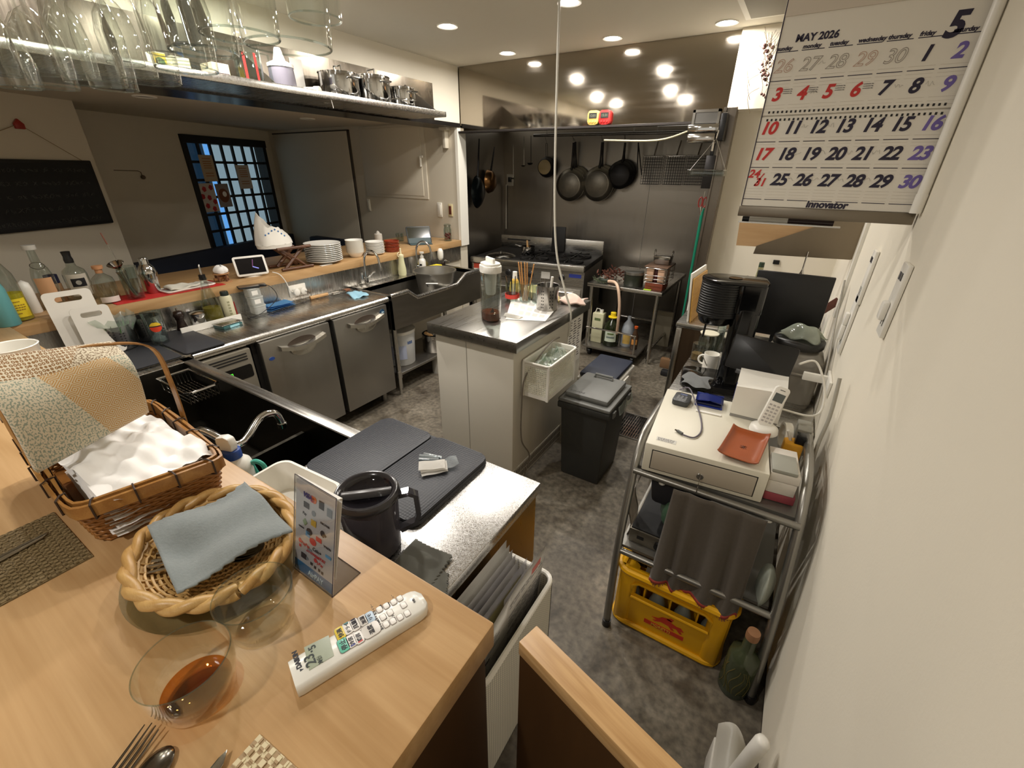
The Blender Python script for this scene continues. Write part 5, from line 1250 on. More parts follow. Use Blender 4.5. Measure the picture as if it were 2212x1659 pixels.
# crockery
def plate_mesh(R,h):
    return MB().lathe([(0,0.002),(R*0.5,0),(R*0.62,0.001),(R*0.97,h),(R,h+0.0015),(R*0.99,h+0.004),(R*0.64,0.006),(0,0.005)],44)
def stack(name,loc,n,R,h,step,label,group,cat,mesh=None):
    p = (mesh or plate_mesh(R,h)).build(name,CERAM,None,50);p.location = loc;tag(p,label,cat,group)
    for i in range(1,n): dup(p,(loc[0]+random.uniform(-.001,.001),loc[1]+random.uniform(-.001,.001),loc[2]+step*i),random.random())
stack('dinner_plate',(-2.835,1.985,BZ),10,0.125,0.022,0.0126,'large white dinner plate in the big stack on the bar','large plates stacked on the bar','plate')
bowl = MB().lathe([(0,0.002),(0.035,0),(0.04,0.003),(0.064,0.036),(0.066,0.04),(0.062,0.039),(0.038,0.007),(0,0.006)],40)
stack('bowl',(-2.835,2.262,BZ),11,0.066,0.03,0.0088,'white bowl in the tall nested stack on the bar','nested white bowls on the bar','bowl',bowl)
stack('side_plate',(-2.80,2.428,BZ),11,0.072,0.014,0.0082,'small white plate in the stack beside the red dishes','small plates stacked on the bar','plate')
TERR = mk('terracotta_glaze',(140,58,36),0.15)
tb_ = MB().lathe([(0,0.002),(0.05,0),(0.056,0.004),(0.062,0.034),(0.06,0.036),(0.054,0.008),(0,0.006)],40)
p = tb_.build('terracotta_dish',TERR,None,50);p.location = (-2.79,2.60,BZ);tag(p,'glazed red brown dish in the low stack on the bar','dish','red brown dishes on the bar')
for i in (1,2): dup(p,(-2.79,2.60,BZ+0.026*i),i)
o = MB().box((-2.76,1.88,BZ+0.0005),(-2.735,1.97,BZ+0.004)).build('paper_slip',PAPER,None);tag(o,'white paper slip under the edge of the big plates','paper')
o = thing('candle','white pillar candle at the back of the bar','candle',(-3.28,2.90,BZ));MB().cyl((0,0,0),0.036,0.075,24,bev=0.006).build('wax',WHM,o);MB().lathe([(0,0.074),(0.02,0.074),(0.012,0.092),(0,0.1)],20).build('wrap_tip',WHM,o)
o = thing('water_glass','clear water glass next to the candle','glass',(-3.15,3.05,BZ));MB().lathe([(0,0),(0.034,0),(0.04,0.07),(0.0385,0.07),(0.032,0.006),(0,0.006)],28).build('glass_wall',GLT,o,50)
# tablet with stand cover
o = thing('tablet','dark tablet propped on its green grey folding cover','tablet',(-2.88,3.03,BZ),math.radians(-35))
DG = mk('tablet_back',(34,40,42),0.4);TC = mk('cover_green',(70,86,88),0.6)
T_ = T3((0,0,0.002),ry=math.radians(-24))
MB(T_).prism(rrect(0.22,0.155,0.01,4,0,0.078),-0.005,0.004,T=frame((0,0,0),(0,1,0),(0,0,1)),bev=0.001).build('body',DG,o,30)
MB(T_).box((0.0042,-0.1,0.01),(0.0047,0.1,0.147)).build('screen',mk('tablet_screen',(52,52,40),0.12),o,0)
MB().faces([(0.005,-0.10,0.012),(0.005,0.10,0.012),(0.075,0.10,0.003),(0.075,-0.10,0.003),(-0.03,-0.10,0.075),(-0.03,0.10,0.075)],[(0,1,2,3),(0,1,5,4)]).build('folding_cover',TC,o,0)
# jar of chillies
o = thing('clip_jar','glass clip-top jar half full of dried red chillies','jar',(-2.80,3.33,BZ))
MB().lathe([(0,0),(0.036,0),(0.038,0.004),(0.038,0.105),(0.032,0.12),(0.03,0.135),(0.034,0.138),(0.034,0.142),(0.03,0.142),(0.028,0.12),(0.035,0.104),(0.035,0.006),(0,0.005)],36).build('glass_wall',GLT,o,50)
MB().lathe([(0,0.142),(0.033,0.142),(0.034,0.148),(0.028,0.154),(0,0.156)],30).build('lid',GLT,o,50)
MB().tube([(0.035*math.cos(2*PI*i/20),0.035*math.sin(2*PI*i/20),0.137) for i in range(20)],0.0015,6,closed=True).build('wire_clip',SILV,o)
random.seed(3);mb = MB()
for i in range(60):
    a,r,z = random.uniform(0,6.3),0.026*math.sqrt(random.random()),0.014+0.055*random.random();d = Vector((random.uniform(-1,1),random.uniform(-1,1),random.uniform(-.4,.4))).normalized()*0.012;c = Vector((r*math.cos(a),r*math.sin(a),z))
    mb.tube([c-d,c,c+d],0.005,6,rs=[0.001,0.005,0.0015])
ch = mb.build('dried_chillies',mk('chilli',(140,36,24),0.35),None,60);ch.location = (-2.80,3.33,BZ);tag(ch,'heap of dried red chillies inside the clip jar','chillies',None,'stuff')
# ================================================================ things on the worktop and splashback
def pot_prof(r,h,w=0.0015): return [(0,0),(r-0.003,0),(r,0.003),(r,h),(r+0.002,h+0.001),(r-w,h),(r-w,0.004),(0,0.003)]
def mkperf(key,sc,rgb=(176,173,168),u=11,v=10):
    """perforated steel: real holes are small and dark, laid out in angular columns"""
    m,nt,b = _new(key);N,L = nt.nodes,nt.links
    b.inputs['Metallic'].default_value = 1.0;b.inputs['Roughness'].default_value = 0.25;b.inputs['Base Color'].default_value = lin(rgb);M[key] = m
mkperf('perf_steel',1)
HOLE = mk('hole_dark',(20,20,20),0.8)
def utensil_pot(loc,r,h,label,cols,rows,a_c,parent_name='utensil_pot',rz=0):
    t = thing(parent_name,label,'pot',loc,rz)
    MB().lathe(pot_prof(r,h),40).build('perforated_wall',M['perf_steel'],t,50)
    mb = MB()
    for c in cols:
        for k in range(rows):
            z = h*(0.16+0.66*k/(rows-1));a = a_c+c
            mb.lathe([(0,0),(r*0.055,0)],8,T=frame((1.003*r*math.cos(a),1.003*r*math.sin(a),z),(-math.sin(a),math.cos(a),0),(0,0,1)))
    mb.build('hole_pattern',HOLE,t,0);return t
def facing(x,y): return math.atan2(-y,-x)
fa = facing(-2.6,0.66)
utensil_pot((-2.64,0.655,CT+0.007),0.062,0.115,'perforated steel pot stuffed with a bag of green herbs',(-0.5,-0.25,0.1,0.32),7,fa)
utensil_pot((-2.66,0.79,CT+0.007),0.058,0.12,'perforated steel pot behind the glass of ice',(-0.5,-0.2,0.1),7,fa)
random.seed(5)
def hb(u,v):
    a = 2*PI*u;r = 0.058*(0.9+0.55*v)*(1+0.10*math.sin(5*a+2)+0.06*math.sin(9*a));return Vector((r*math.cos(a),r*math.sin(a),0.07+0.085*v+0.012*math.sin(4*a+1)*v+0.01*math.sin(11*a)*v))
BAGC = mkglass('plastic_bag',(228,236,228),0.10,0.12,edge=0.5,body=0.22)
o = MB().grid(hb,44,8).build('plastic_bag',BAGC,None,180);o.location = (-2.64,0.655,CT+0.008);tag(o,'crinkled clear plastic bag bulging out of the perforated pot','bag')
mb = MB()
for i in range(70):
    a,r = random.uniform(0,6.3),0.05*math.sqrt(random.random());c = Vector((r*math.cos(a),r*math.sin(a),0.05+0.02*random.random()));d = Vector((random.uniform(-.5,.5),random.uniform(-.5,.5),1)).normalized()*random.uniform(0.04,0.075)
    mb.tube([c,c+d*0.6,c+d],0.002,5,rs=[0.0015,0.0035,0.0008])
o = mb.build('fresh_herbs',mk('herb_green',(86,128,74),0.6,var=0.3,scale=50),None,60);o.location = (-2.64,0.655,CT+0.008);tag(o,'bunch of green herbs inside the plastic bag','herbs',None,'stuff')
o = thing('beer_glass','tall glass of ice with a red and yellow printed emblem','glass',(-2.555,0.782,CT+0.0075))
MB().lathe([(0,0),(0.034,0),(0.036,0.003),(0.043,0.16),(0.0415,0.16),(0.034,0.016),(0,0.014)],36).build('glass_wall',GLT,o,50)
fb = facing(-2.555,0.782)
for (z0,z1,k,rgb) in ((0.098,0.115,'em_yellow',(226,190,50)),(0.092,0.098,'em_dark',(70,40,40)),(0.068,0.092,'em_red',(204,62,34))):
    n = 12;mb = MB();vs = [];zc,rr = 0.0915,0.0245
    for i in range(n+1):
        z = z0+(z1-z0)*i/n;w = math.sqrt(max(0.0,1-((z-zc)/rr)**2))*rr/0.041;vs += [(0.0418*math.cos(fb+s*w),0.0418*math.sin(fb+s*w),z) for s in (-1,-0.5,0,0.5,1)]
    mb.faces(vs,[(5*i+j,5*i+j+1,5*i+6+j,5*i+5+j) for i in range(n) for j in range(4)]);mb.build('printed_emblem',mk(k,rgb,0.4),o,180)
ICE = mkglass('ice',(236,242,244),0.12,0.06,edge=0.7,body=0.12)
for i,(x,y,z,r) in enumerate(((0.008,0.006,0.03,0.3),(-0.012,-0.008,0.034,0.9),(0.0,0.0,0.058,0.5))):
    c = MB().box((-0.013,-0.013,-0.012),(0.013,0.013,0.012),0.004).build('ice_cube',ICE,None,60);c.location = (-2.555+x,0.782+y,CT+z);c.rotation_euler = (r,r*0.7,r*2);tag(c,'ice cube in the glass with the printed emblem','ice','ice cubes in the glass')
o = thing('pepper_mill','dark wooden pepper mill in the seasoning tray','mill',(-2.68,0.935,CT+0.004))
MBR = mk('dark_brown',(36,24,20),0.25)
MB().lathe([(0,0),(0.026,0),(0.027,0.01),(0.021,0.035),(0.017,0.055),(0.021,0.068),(0,0.07)],32).build('body',MBR,o,60);MB().lathe([(0,0.069),(0.02,0.069),(0.026,0.085),(0.02,0.105),(0,0.112)],32).build('head',MBR,o,60);MB().cyl((0,0,0.111),0.005,0.012,12).build('knob',SILV,o)
bottle('steel_cup',(-2.69,1.03,CT+0.004),'small steel cup with lid beside the pepper mill','cup',pot_prof(0.038,0.07),CHROME,[('lid',[(0.036,0.071),(0.040,0.073),(0.02,0.08),(0,0.082)],CHROME)])
OIL = mkglass('oil',(150,132,30),0.05,0.02,edge=0.3,body=0.5)
bottle('oil_bottle',(-2.685,1.105,CT+0.004),'clear oil bottle with steel pourer, half full of olive oil','bottle',[(0,0),(0.044,0),(0.048,0.006),(0.044,0.10),(0.03,0.17),(0.019,0.21),(0.017,0.24),(0.021,0.243),(0.021,0.25),(0,0.25)],GLT,
       [('olive_oil',[(0,0.003),(0.046,0.008),(0.0435,0.088),(0,0.088)],OIL),('stopper',[(0,0.24),(0.0165,0.24),(0.0165,0.268),(0,0.269)],BLP),('pourer',[(0,0.268),(0.006,0.268),(0.0045,0.32),(0.003,0.322),(0,0.322)],SILV)])
o = bottle('spice_tin',(-2.675,1.185,CT+0.004),'cream cylindrical tin with dark lid beside the oil bottle','tin',[(0,0),(0.030,0),(0.031,0.002),(0.031,0.125),(0.024,0.138),(0,0.14)],mk('tin_cream',(204,200,170),0.4),[('cap',[(0,0.138),(0.021,0.138),(0.0215,0.155),(0.019,0.162),(0,0.163)],mk('cap_dark',(34,44,40),0.35))])
mb = MB();fb = facing(-2.675,1.185)
for k in range(5):
    for j in range(3): mb.faces([(0.0316*math.cos(a),0.0316*math.sin(a),z) for a,z in ((fb+0.05+j*0.14,0.03+k*0.017),(fb+0.05+j*0.14+0.09,0.03+k*0.017),(fb+0.05+j*0.14+0.09,0.041+k*0.017),(fb+0.05+j*0.14,0.041+k*0.017))],[(0,1,2,3)])
mb.build('print_text',mk('print_olive',(132,130,96),0.6),o,0)
o = MB().tube([(-2.70,1.235,CT),(-2.70,1.232,CT+0.09)],0.005,8).build('red_pen',mk('pen_red',(150,40,36),0.4),None);tag(o,'short red marker standing beside the cream tin','pen')
o = thing('seasoning_tray','long white plastic tray edge in front of the seasonings','tray',(0,0,0));MB().box((-2.738,0.90,CT+0.0005),(-2.62,1.215,CT+0.004)).build('tray_base',WHP,o,0)
MB().box((-2.622,0.90,CT+0.0005),(-2.615,1.215,CT+0.035),0.001).build('tray_front',WHP,o,0)
o = thing('kitchen_scale','small teal pocket scale with steel plate on the worktop','scale',(-2.565,1.11,CT),0.15)
MB().box((-0.045,-0.055,0),(0.045,0.055,0.016),0.003).build('body',mk('teal_dark',(44,84,84),0.4),o);MB().box((-0.045,-0.06,0.018),(0.04,0.06,0.024),0.002).build('weighing_plate',STX,o);MB().box((0.0435,-0.02,0.002),(0.0465,0.035,0.014)).build('label',mk('label_sky',(140,190,200),0.5),o,0)
# phone on three stacked containers
cpos = (-2.665,1.345)
for k in range(3):
    t = thing('plastic_canister',('lowest','middle','top')[k]+' clear plastic canister of the stack carrying the phone','canister',(cpos[0]-0.003*k,cpos[1]-0.003*k,CT+0.0525*k))
    MB().prism(rrect(0.075,0.075,0.018,4),0.0005,0.050,bev=0.003).build('canister_wall',mkglass('canister',(226,228,224),0.08,0.1,edge=0.4,body=0.5) if 'canister' not in M else M['canister'],t,40)
    MB().prism(rrect(0.079,0.079,0.019,4),0.0425,0.0518,bev=0.002).build('lid',M['canister'],t,40)
    if k: MB().box((0.0378,-0.024,0.012),(0.0384,0.012,0.038)).build('paper_label',mk('label_w',(232,230,224),0.6) if 'label_w' not in M else M['label_w'],t,0)
o = thing('smartphone','black smartphone lying flat on the canister stack','phone',(cpos[0]-0.005,cpos[1],CT+0.159),math.radians(70));MB().prism(rrect(0.15,0.075,0.01,4),0,0.009,bev=0.002).build('body',BLM,o,30);MB().prism(rrect(0.144,0.069,0.008,4),0.0088,0.0094).build('screen',mk('phone_glass',(10,12,20),0.05),o,0)
SKY = mk('cloth_blue',(110,172,222),0.85,bump=0.5,bscale=300)
o = thing('folded_cloth','bright blue folded wiping cloth by the splashback','cloth',(-2.665,1.475,CT),0.12)
for k in range(3): MB().grid(lambda u,v: Vector(((u-0.5)*0.10,(v-0.5)*(0.19-0.012*k),0.006+0.011*k+0.003*math.sin(4*v+k)+0.002*math.sin(7*u))),8,14,thick=0.008).build('cloth_layer',SKY,o,180)
o = thing('santoku_knife','kitchen knife with pale wooden handle on the worktop','knife',(-2.655,1.80,CT+0.006),math.radians(84))
MB().tube([(-0.10,0,0.006),(0.03,0,0.008)],0.012,12,rs=[0.0125,0.011]).build('handle',mkwood('pale_wood',(206,166,112),(180,138,88),'X',3),o)
MB().tube([(0.03,0,0.008),(0.058,0,0.008)],0.008,12).build('ferrule',CHROME,o);MB().box((0.058,-0.02,0.0),(0.16,0.022,0.012),0.003).build('blade',SILV,o);MB().box((0.16,-0.012,0.0),(0.205,0.02,0.014),0.004).build('sheath',mk('sheath',(130,84,56),0.5),o)
PBL = mk('cloth_pale_blue',(136,178,196),0.9,bump=0.4,bscale=250)
q1,q2,q3,q4 = [Z(x,y,CT+0.006) for x,y in ((748,634),(765,645),(797,638),(780,628))]
cloth('wiping_cloth',lambda u,v: q1.lerp(q2,u).lerp(q4.lerp(q3,u),v)+Vector((0,0,0.006*math.sin(5*u+4*v)+0.003*math.sin(13*v))),14,14,PBL,0.006,'pale blue wiping cloth at the sink end of the worktop','cloth')
# two white chopping boards leaning on the splashback
o = thing('chopping_board','large white chopping board with slot handle leaning on the bar','board',(0,0,0))
T_ = frame((-2.62,0.545,CT+0.008),(0.10,1,0),(-0.28,0,1))
def board(T_,w,h,th,nm,parent,slot=True):
    outer = rrect(w,h,0.018,4,0,h/2);inner = rrect(w*0.55,0.024,0.0115,4,0,h-0.035);n = len(outer)
    vs = [(x,y,z) for z in (-th/2,th/2) for x,y in outer]+[(x,y,z) for z in (-th/2,th/2) for x,y in inner]
    fs = []
    for i in range(n):
        j = (i+1) % n;fs += [(i,j,n+j,n+i),(2*n+i,3*n+i,3*n+j,2*n+j),(i,2*n+i,2*n+j,j),(n+i,n+j,3*n+j,3*n+i)]
    MB().faces(vs,fs,T=T_).build(nm,WHM if nm == 'board_panel' else WHP,parent,0)
board(T_,0.165,0.30,0.008,'board_panel',o)
o = thing('chopping_board','smaller white chopping board leaning before the large one','board',(0,0,0))
board(frame((-2.585,0.585,CT+0.008),(0.10,1,0),(-0.22,0,1)),0.135,0.225,0.008,'board_panel',o)
# faucets of the deep sink
def swan(loc,rz,lever,label,r=0.11,h=0.16):
    t = thing('faucet',label,'faucet',loc,rz)
    pts = [(0,0,0.03),(0,0,h)]+[(r*0.62*(1-math.cos(PI*i/12)),0,h+r*0.85*math.sin(PI*i/12)) for i in range(1,11)]+[(2*r*0.62,0,h-0.005),(2*r*0.62+0.004,0,h-0.03)]
    MB().tube(pts,0.0085,12).build('spout',CHROME,t,60);MB().cyl((0,0,0),0.017,0.055,20,bev=0.003).build('base',CHROME,t);MB().cyl((2*r*0.62+0.004,0,h-0.045),0.0105,0.018,16).build('aerator',CHROME,t)
    if lever: MB().cyl((0,-0.045,0.05),0.011,0.05,14,T=T3((0,0,0))).build('valve',CHROME,t);MB().tube([(0.0,0.03,0.045),(0.018,0.055,0.075),(0.03,0.075,0.085)],0.007,10).build('lever',CHROME,t)
    return t
swan((-2.695,2.215,CT),math.radians(14),True,'tall swan-neck faucet with cross lever near the knife')
swan((-2.695,2.775,CT),math.radians(22),False,'far swan-neck faucet behind the soap bottle')
bottle('squeeze_bottle',(-2.70,2.60,CT),'soft squeeze bottle of pale yellow dressing','bottle',[(0,0),(0.03,0),(0.034,0.01),(0.034,0.05),(0.026,0.10),(0.022,0.14),(0.023,0.155),(0,0.155)],mk('dressing',(212,210,168),0.35),[('nozzle',[(0,0.155),(0.023,0.155),(0.022,0.168),(0.008,0.172),(0.006,0.21),(0,0.212)],mk('nozzle_cream',(232,222,186),0.4))])
t = bpy.data.objects['squeeze_bottle'];MB().tube(arc((0,-0.022,0.17),0.016,PI*0.4,PI*1.6,8,(0,1,0),(0,0,1)),0.003,6).build('cap_strap',M['nozzle_cream'],t);MB().ball((0,0,0.214),0.007,12).build('cap_ball',M['nozzle_cream'],t)
bottle('soap_dispenser',(-2.69,2.835,CT),'white foam soap dispenser with black print','bottle',[(0,0),(0.030,0),(0.032,0.005),(0.032,0.08),(0.024,0.1),(0.014,0.105),(0,0.106)],WHP,[('pump',[(0,0.104),(0.016,0.104),(0.016,0.125),(0.008,0.128),(0.008,0.145),(0.02,0.147),(0.02,0.158),(0,0.16)],WHP)])
t = bpy.data.objects['soap_dispenser'];fb = facing(-2.69,2.835);label_band(t,0.0325,0.045,0.062,fb-0.8,fb-0.1,BLM,'print');label_band(t,0.0325,0.02,0.04,fb-0.2,fb+0.5,mk('print_grey',(150,140,140),0.5),'print')
o = thing('sponge','yellow sponge at the back of the deep sink','sponge',(-2.655,2.955,CT));MB().box((-0.035,-0.065,0),(0.035,0.065,0.03),0.008).build('foam',mk('sponge_yellow',(228,206,40),0.9,bump=0.6,bscale=300),o)
o = thing('hanging_dispenser','white rounded soap holder hung on the splashback end','dispenser',(-2.735,3.10,0.90));MB().lathe([(0,-0.055),(0.016,-0.05),(0.026,-0.03),(0.028,0),(0.026,0.03),(0.016,0.05),(0,0.055)],28,c=(0.028,0,0)).build('shell',WHP,o,60)
o = thing('strainer_basket','dark chrome fixture at the far end of the deep sink','fixture',(-2.67,3.09,CT));MB().cyl((0,0,0),0.02,0.035,16,bev=0.004).build('base',mk('dark_metal',(60,50,44),0.4,0.6),o);MB().tube([(0,0,0.03),(0.03,0.0,0.06),(0.09,-0.01,0.045)],0.006,8).build('arm',CHROME,o)
# aluminium colander pot standing in the deep sink
o = thing('colander','large aluminium basin with side handle standing in the deep sink','basin',(-2.44,2.71,0.5605))
ALU = mk('aluminium',(176,174,168),0.36,1.0,var=0.1,scale=20)
MB().lathe([(0,0.02),(0.10,0.02),(0.125,0.05),(0.165,0.285),(0.178,0.288),(0.178,0.296),(0.166,0.294),(0.120,0.055),(0,0.028)],56).build('bowl',ALU,o,60)
MB().lathe([(0.098,0),(0.105,0),(0.105,0.022),(0.098,0.022)],40,close=True).build('foot_ring',ALU,o,60)
a = facing(-2.44,2.71)-0.15;d = Vector((math.cos(a),math.sin(a),0));s_ = Vector((-d.y,d.x,0));c = d*0.155+Vector((0,0,0.225))
MB().tube([c-s_*0.04+Vector((0,0,-0.03)),c-s_*0.045+d*0.028,c+s_*0.045+d*0.028,c+s_*0.04+Vector((0,0,-0.03))],0.0065,8).build('handle',ALU,o)
# under the deep sink
o = thing('plastic_bucket','white lidded plastic bucket under the deep sink','bucket',(-2.47,2.27,0.186))
MB().lathe([(0,0),(0.105,0),(0.11,0.005),(0.125,0.27),(0,0.272)],40).build('body',mk('bucket_white',(210,212,212),0.4),o,50);MB().lathe([(0,0.262),(0.129,0.262),(0.13,0.285),(0.118,0.288),(0,0.288)],40).build('lid',WHP,o,50)
fb = facing(-2.47,2.27);label_band(o,0.1195,0.06,0.20,fb-0.9,fb+0.4,mk('bucket_label',(170,178,200),0.5));label_band(o,0.121,0.18,0.21,fb+0.5,fb+0.9,mk('bucket_print',(90,110,150),0.5),'print')
o = thing('cooking_pot','steel cooking pot with a wooden handled pan inside under the deep sink','pot',(-2.42,2.62,0.186));MB().lathe(pot_prof(0.10,0.15),36).build('body',SILV,o,50)
for s in (-1,1): MB().tube([(0.10*0.7,s*0.075,0.125),(0.10,s*0.1,0.125),(0.075,s*0.11,0.125)],0.005,8).build('handle',SILV,o)
o = thing('small_pan','small pan with pale wooden handle lying in the steel pot','pan',(-2.42,2.60,0.3));MB().tube([(0.02,-0.03,0.03),(0.04,-0.12,0.085)],0.013,12).build('handle',M['pale_wood'],o);MB().lathe(pot_prof(0.07,0.04),30).build('body',SILV,o,50)
o = MB().cyl((-2.36,2.58,0),0.05,0.155,24).build('drain_pipe',mk('pvc_grey',(176,172,162),0.5),None);tag(o,'short grey plastic drain pipe under the deep sink','pipe')
# ================================================================ dining side walls
o = thing('blackboard','black chalkboard menu hung by a string from a red hook','board',(0,0,0))
def B_(px,py): return TBi @ PL(px,py,BO,WN)
p1,p2,p3,p4 = B_(0,342),B_(190,348),B_(240,484),B_(13,500)
x0,x1,z0,z1 = min(p2.x,p3.x)-0.01,2.05,(p3.z+p4.z)/2,(p1.z+p2.z)/2
xr = (p2.x+p3.x)/2
MB(TB).box((xr,0.012,z0),(xr+0.85,0.03,z1),0.006).build('frame',mk('frame_black',(20,19,18),0.5),o,30)
bd_ = MB(TB).box((xr+0.02,0.0295,z0+0.02),(xr+0.83,0.031,z1-0.02)).build('slate',mk('slate',(26,26,26),0.8,var=0.2,scale=8),o,0)
CHK = mk('chalk',(74,74,70),0.9);random.seed(12);mb = MB(TB)
for r in range(5):
    z = z1-0.06-0.075*r;x = xr+0.06
    while x < xr+0.75:
        w = random.uniform(0.012,0.03)
        for k in range(3):
            a = random.uniform(-0.014,0.014);mb.tube([(x,0.0318,z+a),(x+w*0.5,0.0318,z+random.uniform(-.014,.014)),(x+w,0.0318,z-a)],0.0011,4)
        x += w+random.choice((0.008,0.008,0.03))
mb.build('chalk_lettering',CHK,bd_,0)
hk = B_(37,268)
MB(TB).tube([(xr+0.05,0.02,z1),(hk.x,0.012,hk.z),(xr+0.80,0.02,z1)],0.0018,6).build('string',mk('string',(140,118,84),0.8),o)
h_ = thing('wall_hook','small red house-shaped ornament hook above the blackboard','hook',TB @ Vector((hk.x,0.002,hk.z)),math.atan2(WD.y,WD.x));MB().prism([(-0.024,-0.026),(0.024,-0.026),(0.026,0.002),(0,0.03),(-0.026,0.002)],0,0.018,T=frame((0,0,0),(-1,0,0),(0,0,1)),bev=0.004).build('ornament',mk('red_paint',(150,38,26),0.4),h_)
# papers stuck on the window
def stuck(pts,label,mat,extra=None):
    P = [W(*p) for p in pts];t = thing('paper_notice',label,'notice',(0,0,0))
    xs,zs = sorted(p.x for p in P),sorted(p.z for p in P);xa,xb,za,zb = (xs[0]+xs[1])/2,(xs[2]+xs[3])/2,(zs[0]+zs[1])/2,(zs[2]+zs[3])/2
    MB(TW).box((xa,0.004,za),(xb,0.0055,zb)).build('sheet',mat,t,0)
    if extra: extra(t,xa,xb,za,zb)
def flowers(t,xa,xb,za,zb):
    mb = MB(TW)
    for (u,v) in ((0.2,0.85),(0.65,0.8),(0.85,0.55),(0.45,0.5),(0.15,0.35),(0.7,0.22),(0.3,0.1)):
        for k in range(5):
            a = 2*PI*k/5;mb.lathe([(0,0),(0.014,0.0004)],8,T=frame((xa+(xb-xa)*u+0.013*math.cos(a),0.006,za+(zb-za)*v+0.013*math.sin(a)),(-1,0,0),(0,0,1)))
    mb.build('flower_pattern',mk('flower_red',(170,40,40),0.7),t,0)
def bars(t,xa,xb,za,zb):
    mb = MB(TW)
    for v in (0.85,0.74,0.66,0.58,0.5,0.3,0.2): mb.box((xa+(xb-xa)*0.2,0.0054,za+(zb-za)*v),(xa+(xb-xa)*0.8,0.006,za+(zb-za)*(v+0.03)))
    mb.build('print_text',mk('print_orange',(160,104,60),0.7),t,0)
def dish(t,xa,xb,za,zb):
    c = ((xa+xb)/2,(za+zb)/2);r = abs(xb-xa)*0.4
    MB(TW).lathe([(0,0),(r,0.0004)],24,T=frame((c[0],0.006,c[1]),(-1,0,0),(0,0,1))).build('dish_print',mk('dish_brown',(120,70,44),0.6),t,0)
    MB(TW).lathe([(0,0),(r*0.4,0.0004)],16,T=frame((c[0]-r*0.2,0.0066,c[1]+r*0.2),(-1,0,0),(0,0,1))).build('dish_print',PAPER,t,0)
NOT = mk('notice_tan',(190,170,140),0.8);NOW = mk('notice_white',(200,188,176),0.8)
stuck([(426,333),(456,336),(471,392),(442,392)],'tan printed notice on the upper panes of the barred window',NOT,bars)
stuck([(422,396),(460,396),(472,455),(445,460)],'white paper with red flowers stuck on the barred window',NOW,flowers)
stuck([(462,398),(488,396),(504,444),(476,450)],'poster of a dish beside the flower paper on the window',mk('poster_grey',(150,140,136),0.7),dish)
stuck([(506,356),(534,357),(547,407),(520,408)],'white flyer on the dark half of the barred window',NOW,bars)
# off lamps in the dining ceiling, wall hooks, small switches
for k,(px,py,lb) in enumerate(((312,208,'unlit recessed lamp in the dining ceiling above the blackboard corner'),(664,256,'unlit recessed lamp in the dining ceiling before the plain door'))):
    q = Z(px,py,1.985);t = thing('ceiling_lamp',lb,'lamp',(q.x,q.y,1.985));lamp_part(t,True)
q = W(305,380);o = thing('wall_hook','thin hanging rail hook with a small weight on the shaded wall','hook',TW @ Vector((q.x,0.0,q.z)),math.atan2(WD.y,WD.x))
MB().tube([(0.22,0.005,0.045),(0.02,0.005,0.04),(0.0,0.01,0.03),(0,0.01,0)],0.003,6).build('wire',mk('wire_brown',(96,80,60),0.5),o);MB().ball((0,0.018,-0.01),0.018,12).build('weight',mk('weight_brown',(110,92,72),0.5),o)
SWM = mk('switch_ivory',(222,216,198),0.45)
for px,py,w,h,lb,mt_ in ((625,0,0,0,'',None),):
    pass
def switch(px,py,w,h,lb,mat,kind='switch',extra=None):
    q = AY(px,py,3.448);t = thing('wall_'+kind,lb,kind,(q.x,3.449,q.z));MB().box((-w/2,-0.012,-h/2),(w/2,0,h/2),0.003).build('plate',mat,t)
    MB().box((-w*0.28,-0.016,-h*0.34),(w*0.28,-0.011,h*0.34),0.001).build('rocker',extra or mat,t)
switch(798,443,0.04,0.12,'slim white intercom on the end wall below the hatch',SWM,'intercom')
switch(951,453,0.055,0.13,'white switch plate on the end wall near the corner strip',TRIMW)
switch(974,454,0.05,0.11,'ivory outlet with dark sockets next to the corner strip',mk('ivory',(206,192,150),0.5),'outlet',mk('socket_dark',(96,44,30),0.5))
o = thing('bracket_box','small white bracket under the beam beside the corner strip','bracket',(0,0,0));q = AY(967,290,3.44)
MB().box((q.x-0.03,3.40,q.z-0.11),(q.x-0.0,3.449,q.z+0.06),0.003).build('arm',PG,o);MB().box((q.x-0.06,3.39,q.z+0.03),(q.x+0.03,3.449,q.z+0.07),0.003).build('head',PG,o)
# ================================================================ shelf on the beam
def pot(loc,r,h,label,nm='stock_pot',lid=True,rz=0,mat=None,dbl=False):
    t = thing(nm,label,'pot',loc,rz);mat = mat or CHROME
    MB().lathe(pot_prof(r,h),40).build('body',mat,t,50)
    for s in (-1,1): MB().tube([(s*r*0.98,-0.03,h*0.8),(s*(r+0.03),-0.03,h*0.83),(s*(r+0.03),0.03,h*0.83),(s*r*0.98,0.03,h*0.8)],0.005,8).build('side_handle',mat,t)
    if dbl: MB().lathe([(r*0.99,h*0.46),(r+0.004,h*0.48),(r+0.004,h*0.52),(r*0.99,h*0.54)],40,close=True).build('steamer_ring',mat,t,60)
    if lid:
        l = MB().lathe([(0,h+0.012),(r*0.6,h+0.009),(r+0.003,h+0.002),(r+0.003,h-0.002)],40).build('lid',mat,t,60)
        MB().tube([(-0.03,0,h+0.01),(-0.03,0,h+0.04),(0.03,0,h+0.04),(0.03,0,h+0.01)],0.005,8).build('lid_handle',mat,l)
    return t
SZ = 1.951
pot((-2.55,2.10,SZ),0.115,0.155,'steel pot with lid, first of the row of pots on the beam shelf')
pot((-2.55,2.36,SZ),0.112,0.175,'taller steel pot with lid in the middle of the row on the beam shelf')
pot((-2.53,2.60,SZ),0.09,0.145,'two-tier steel steamer pot at the shelf end','steamer_pot',False,0,None,True)
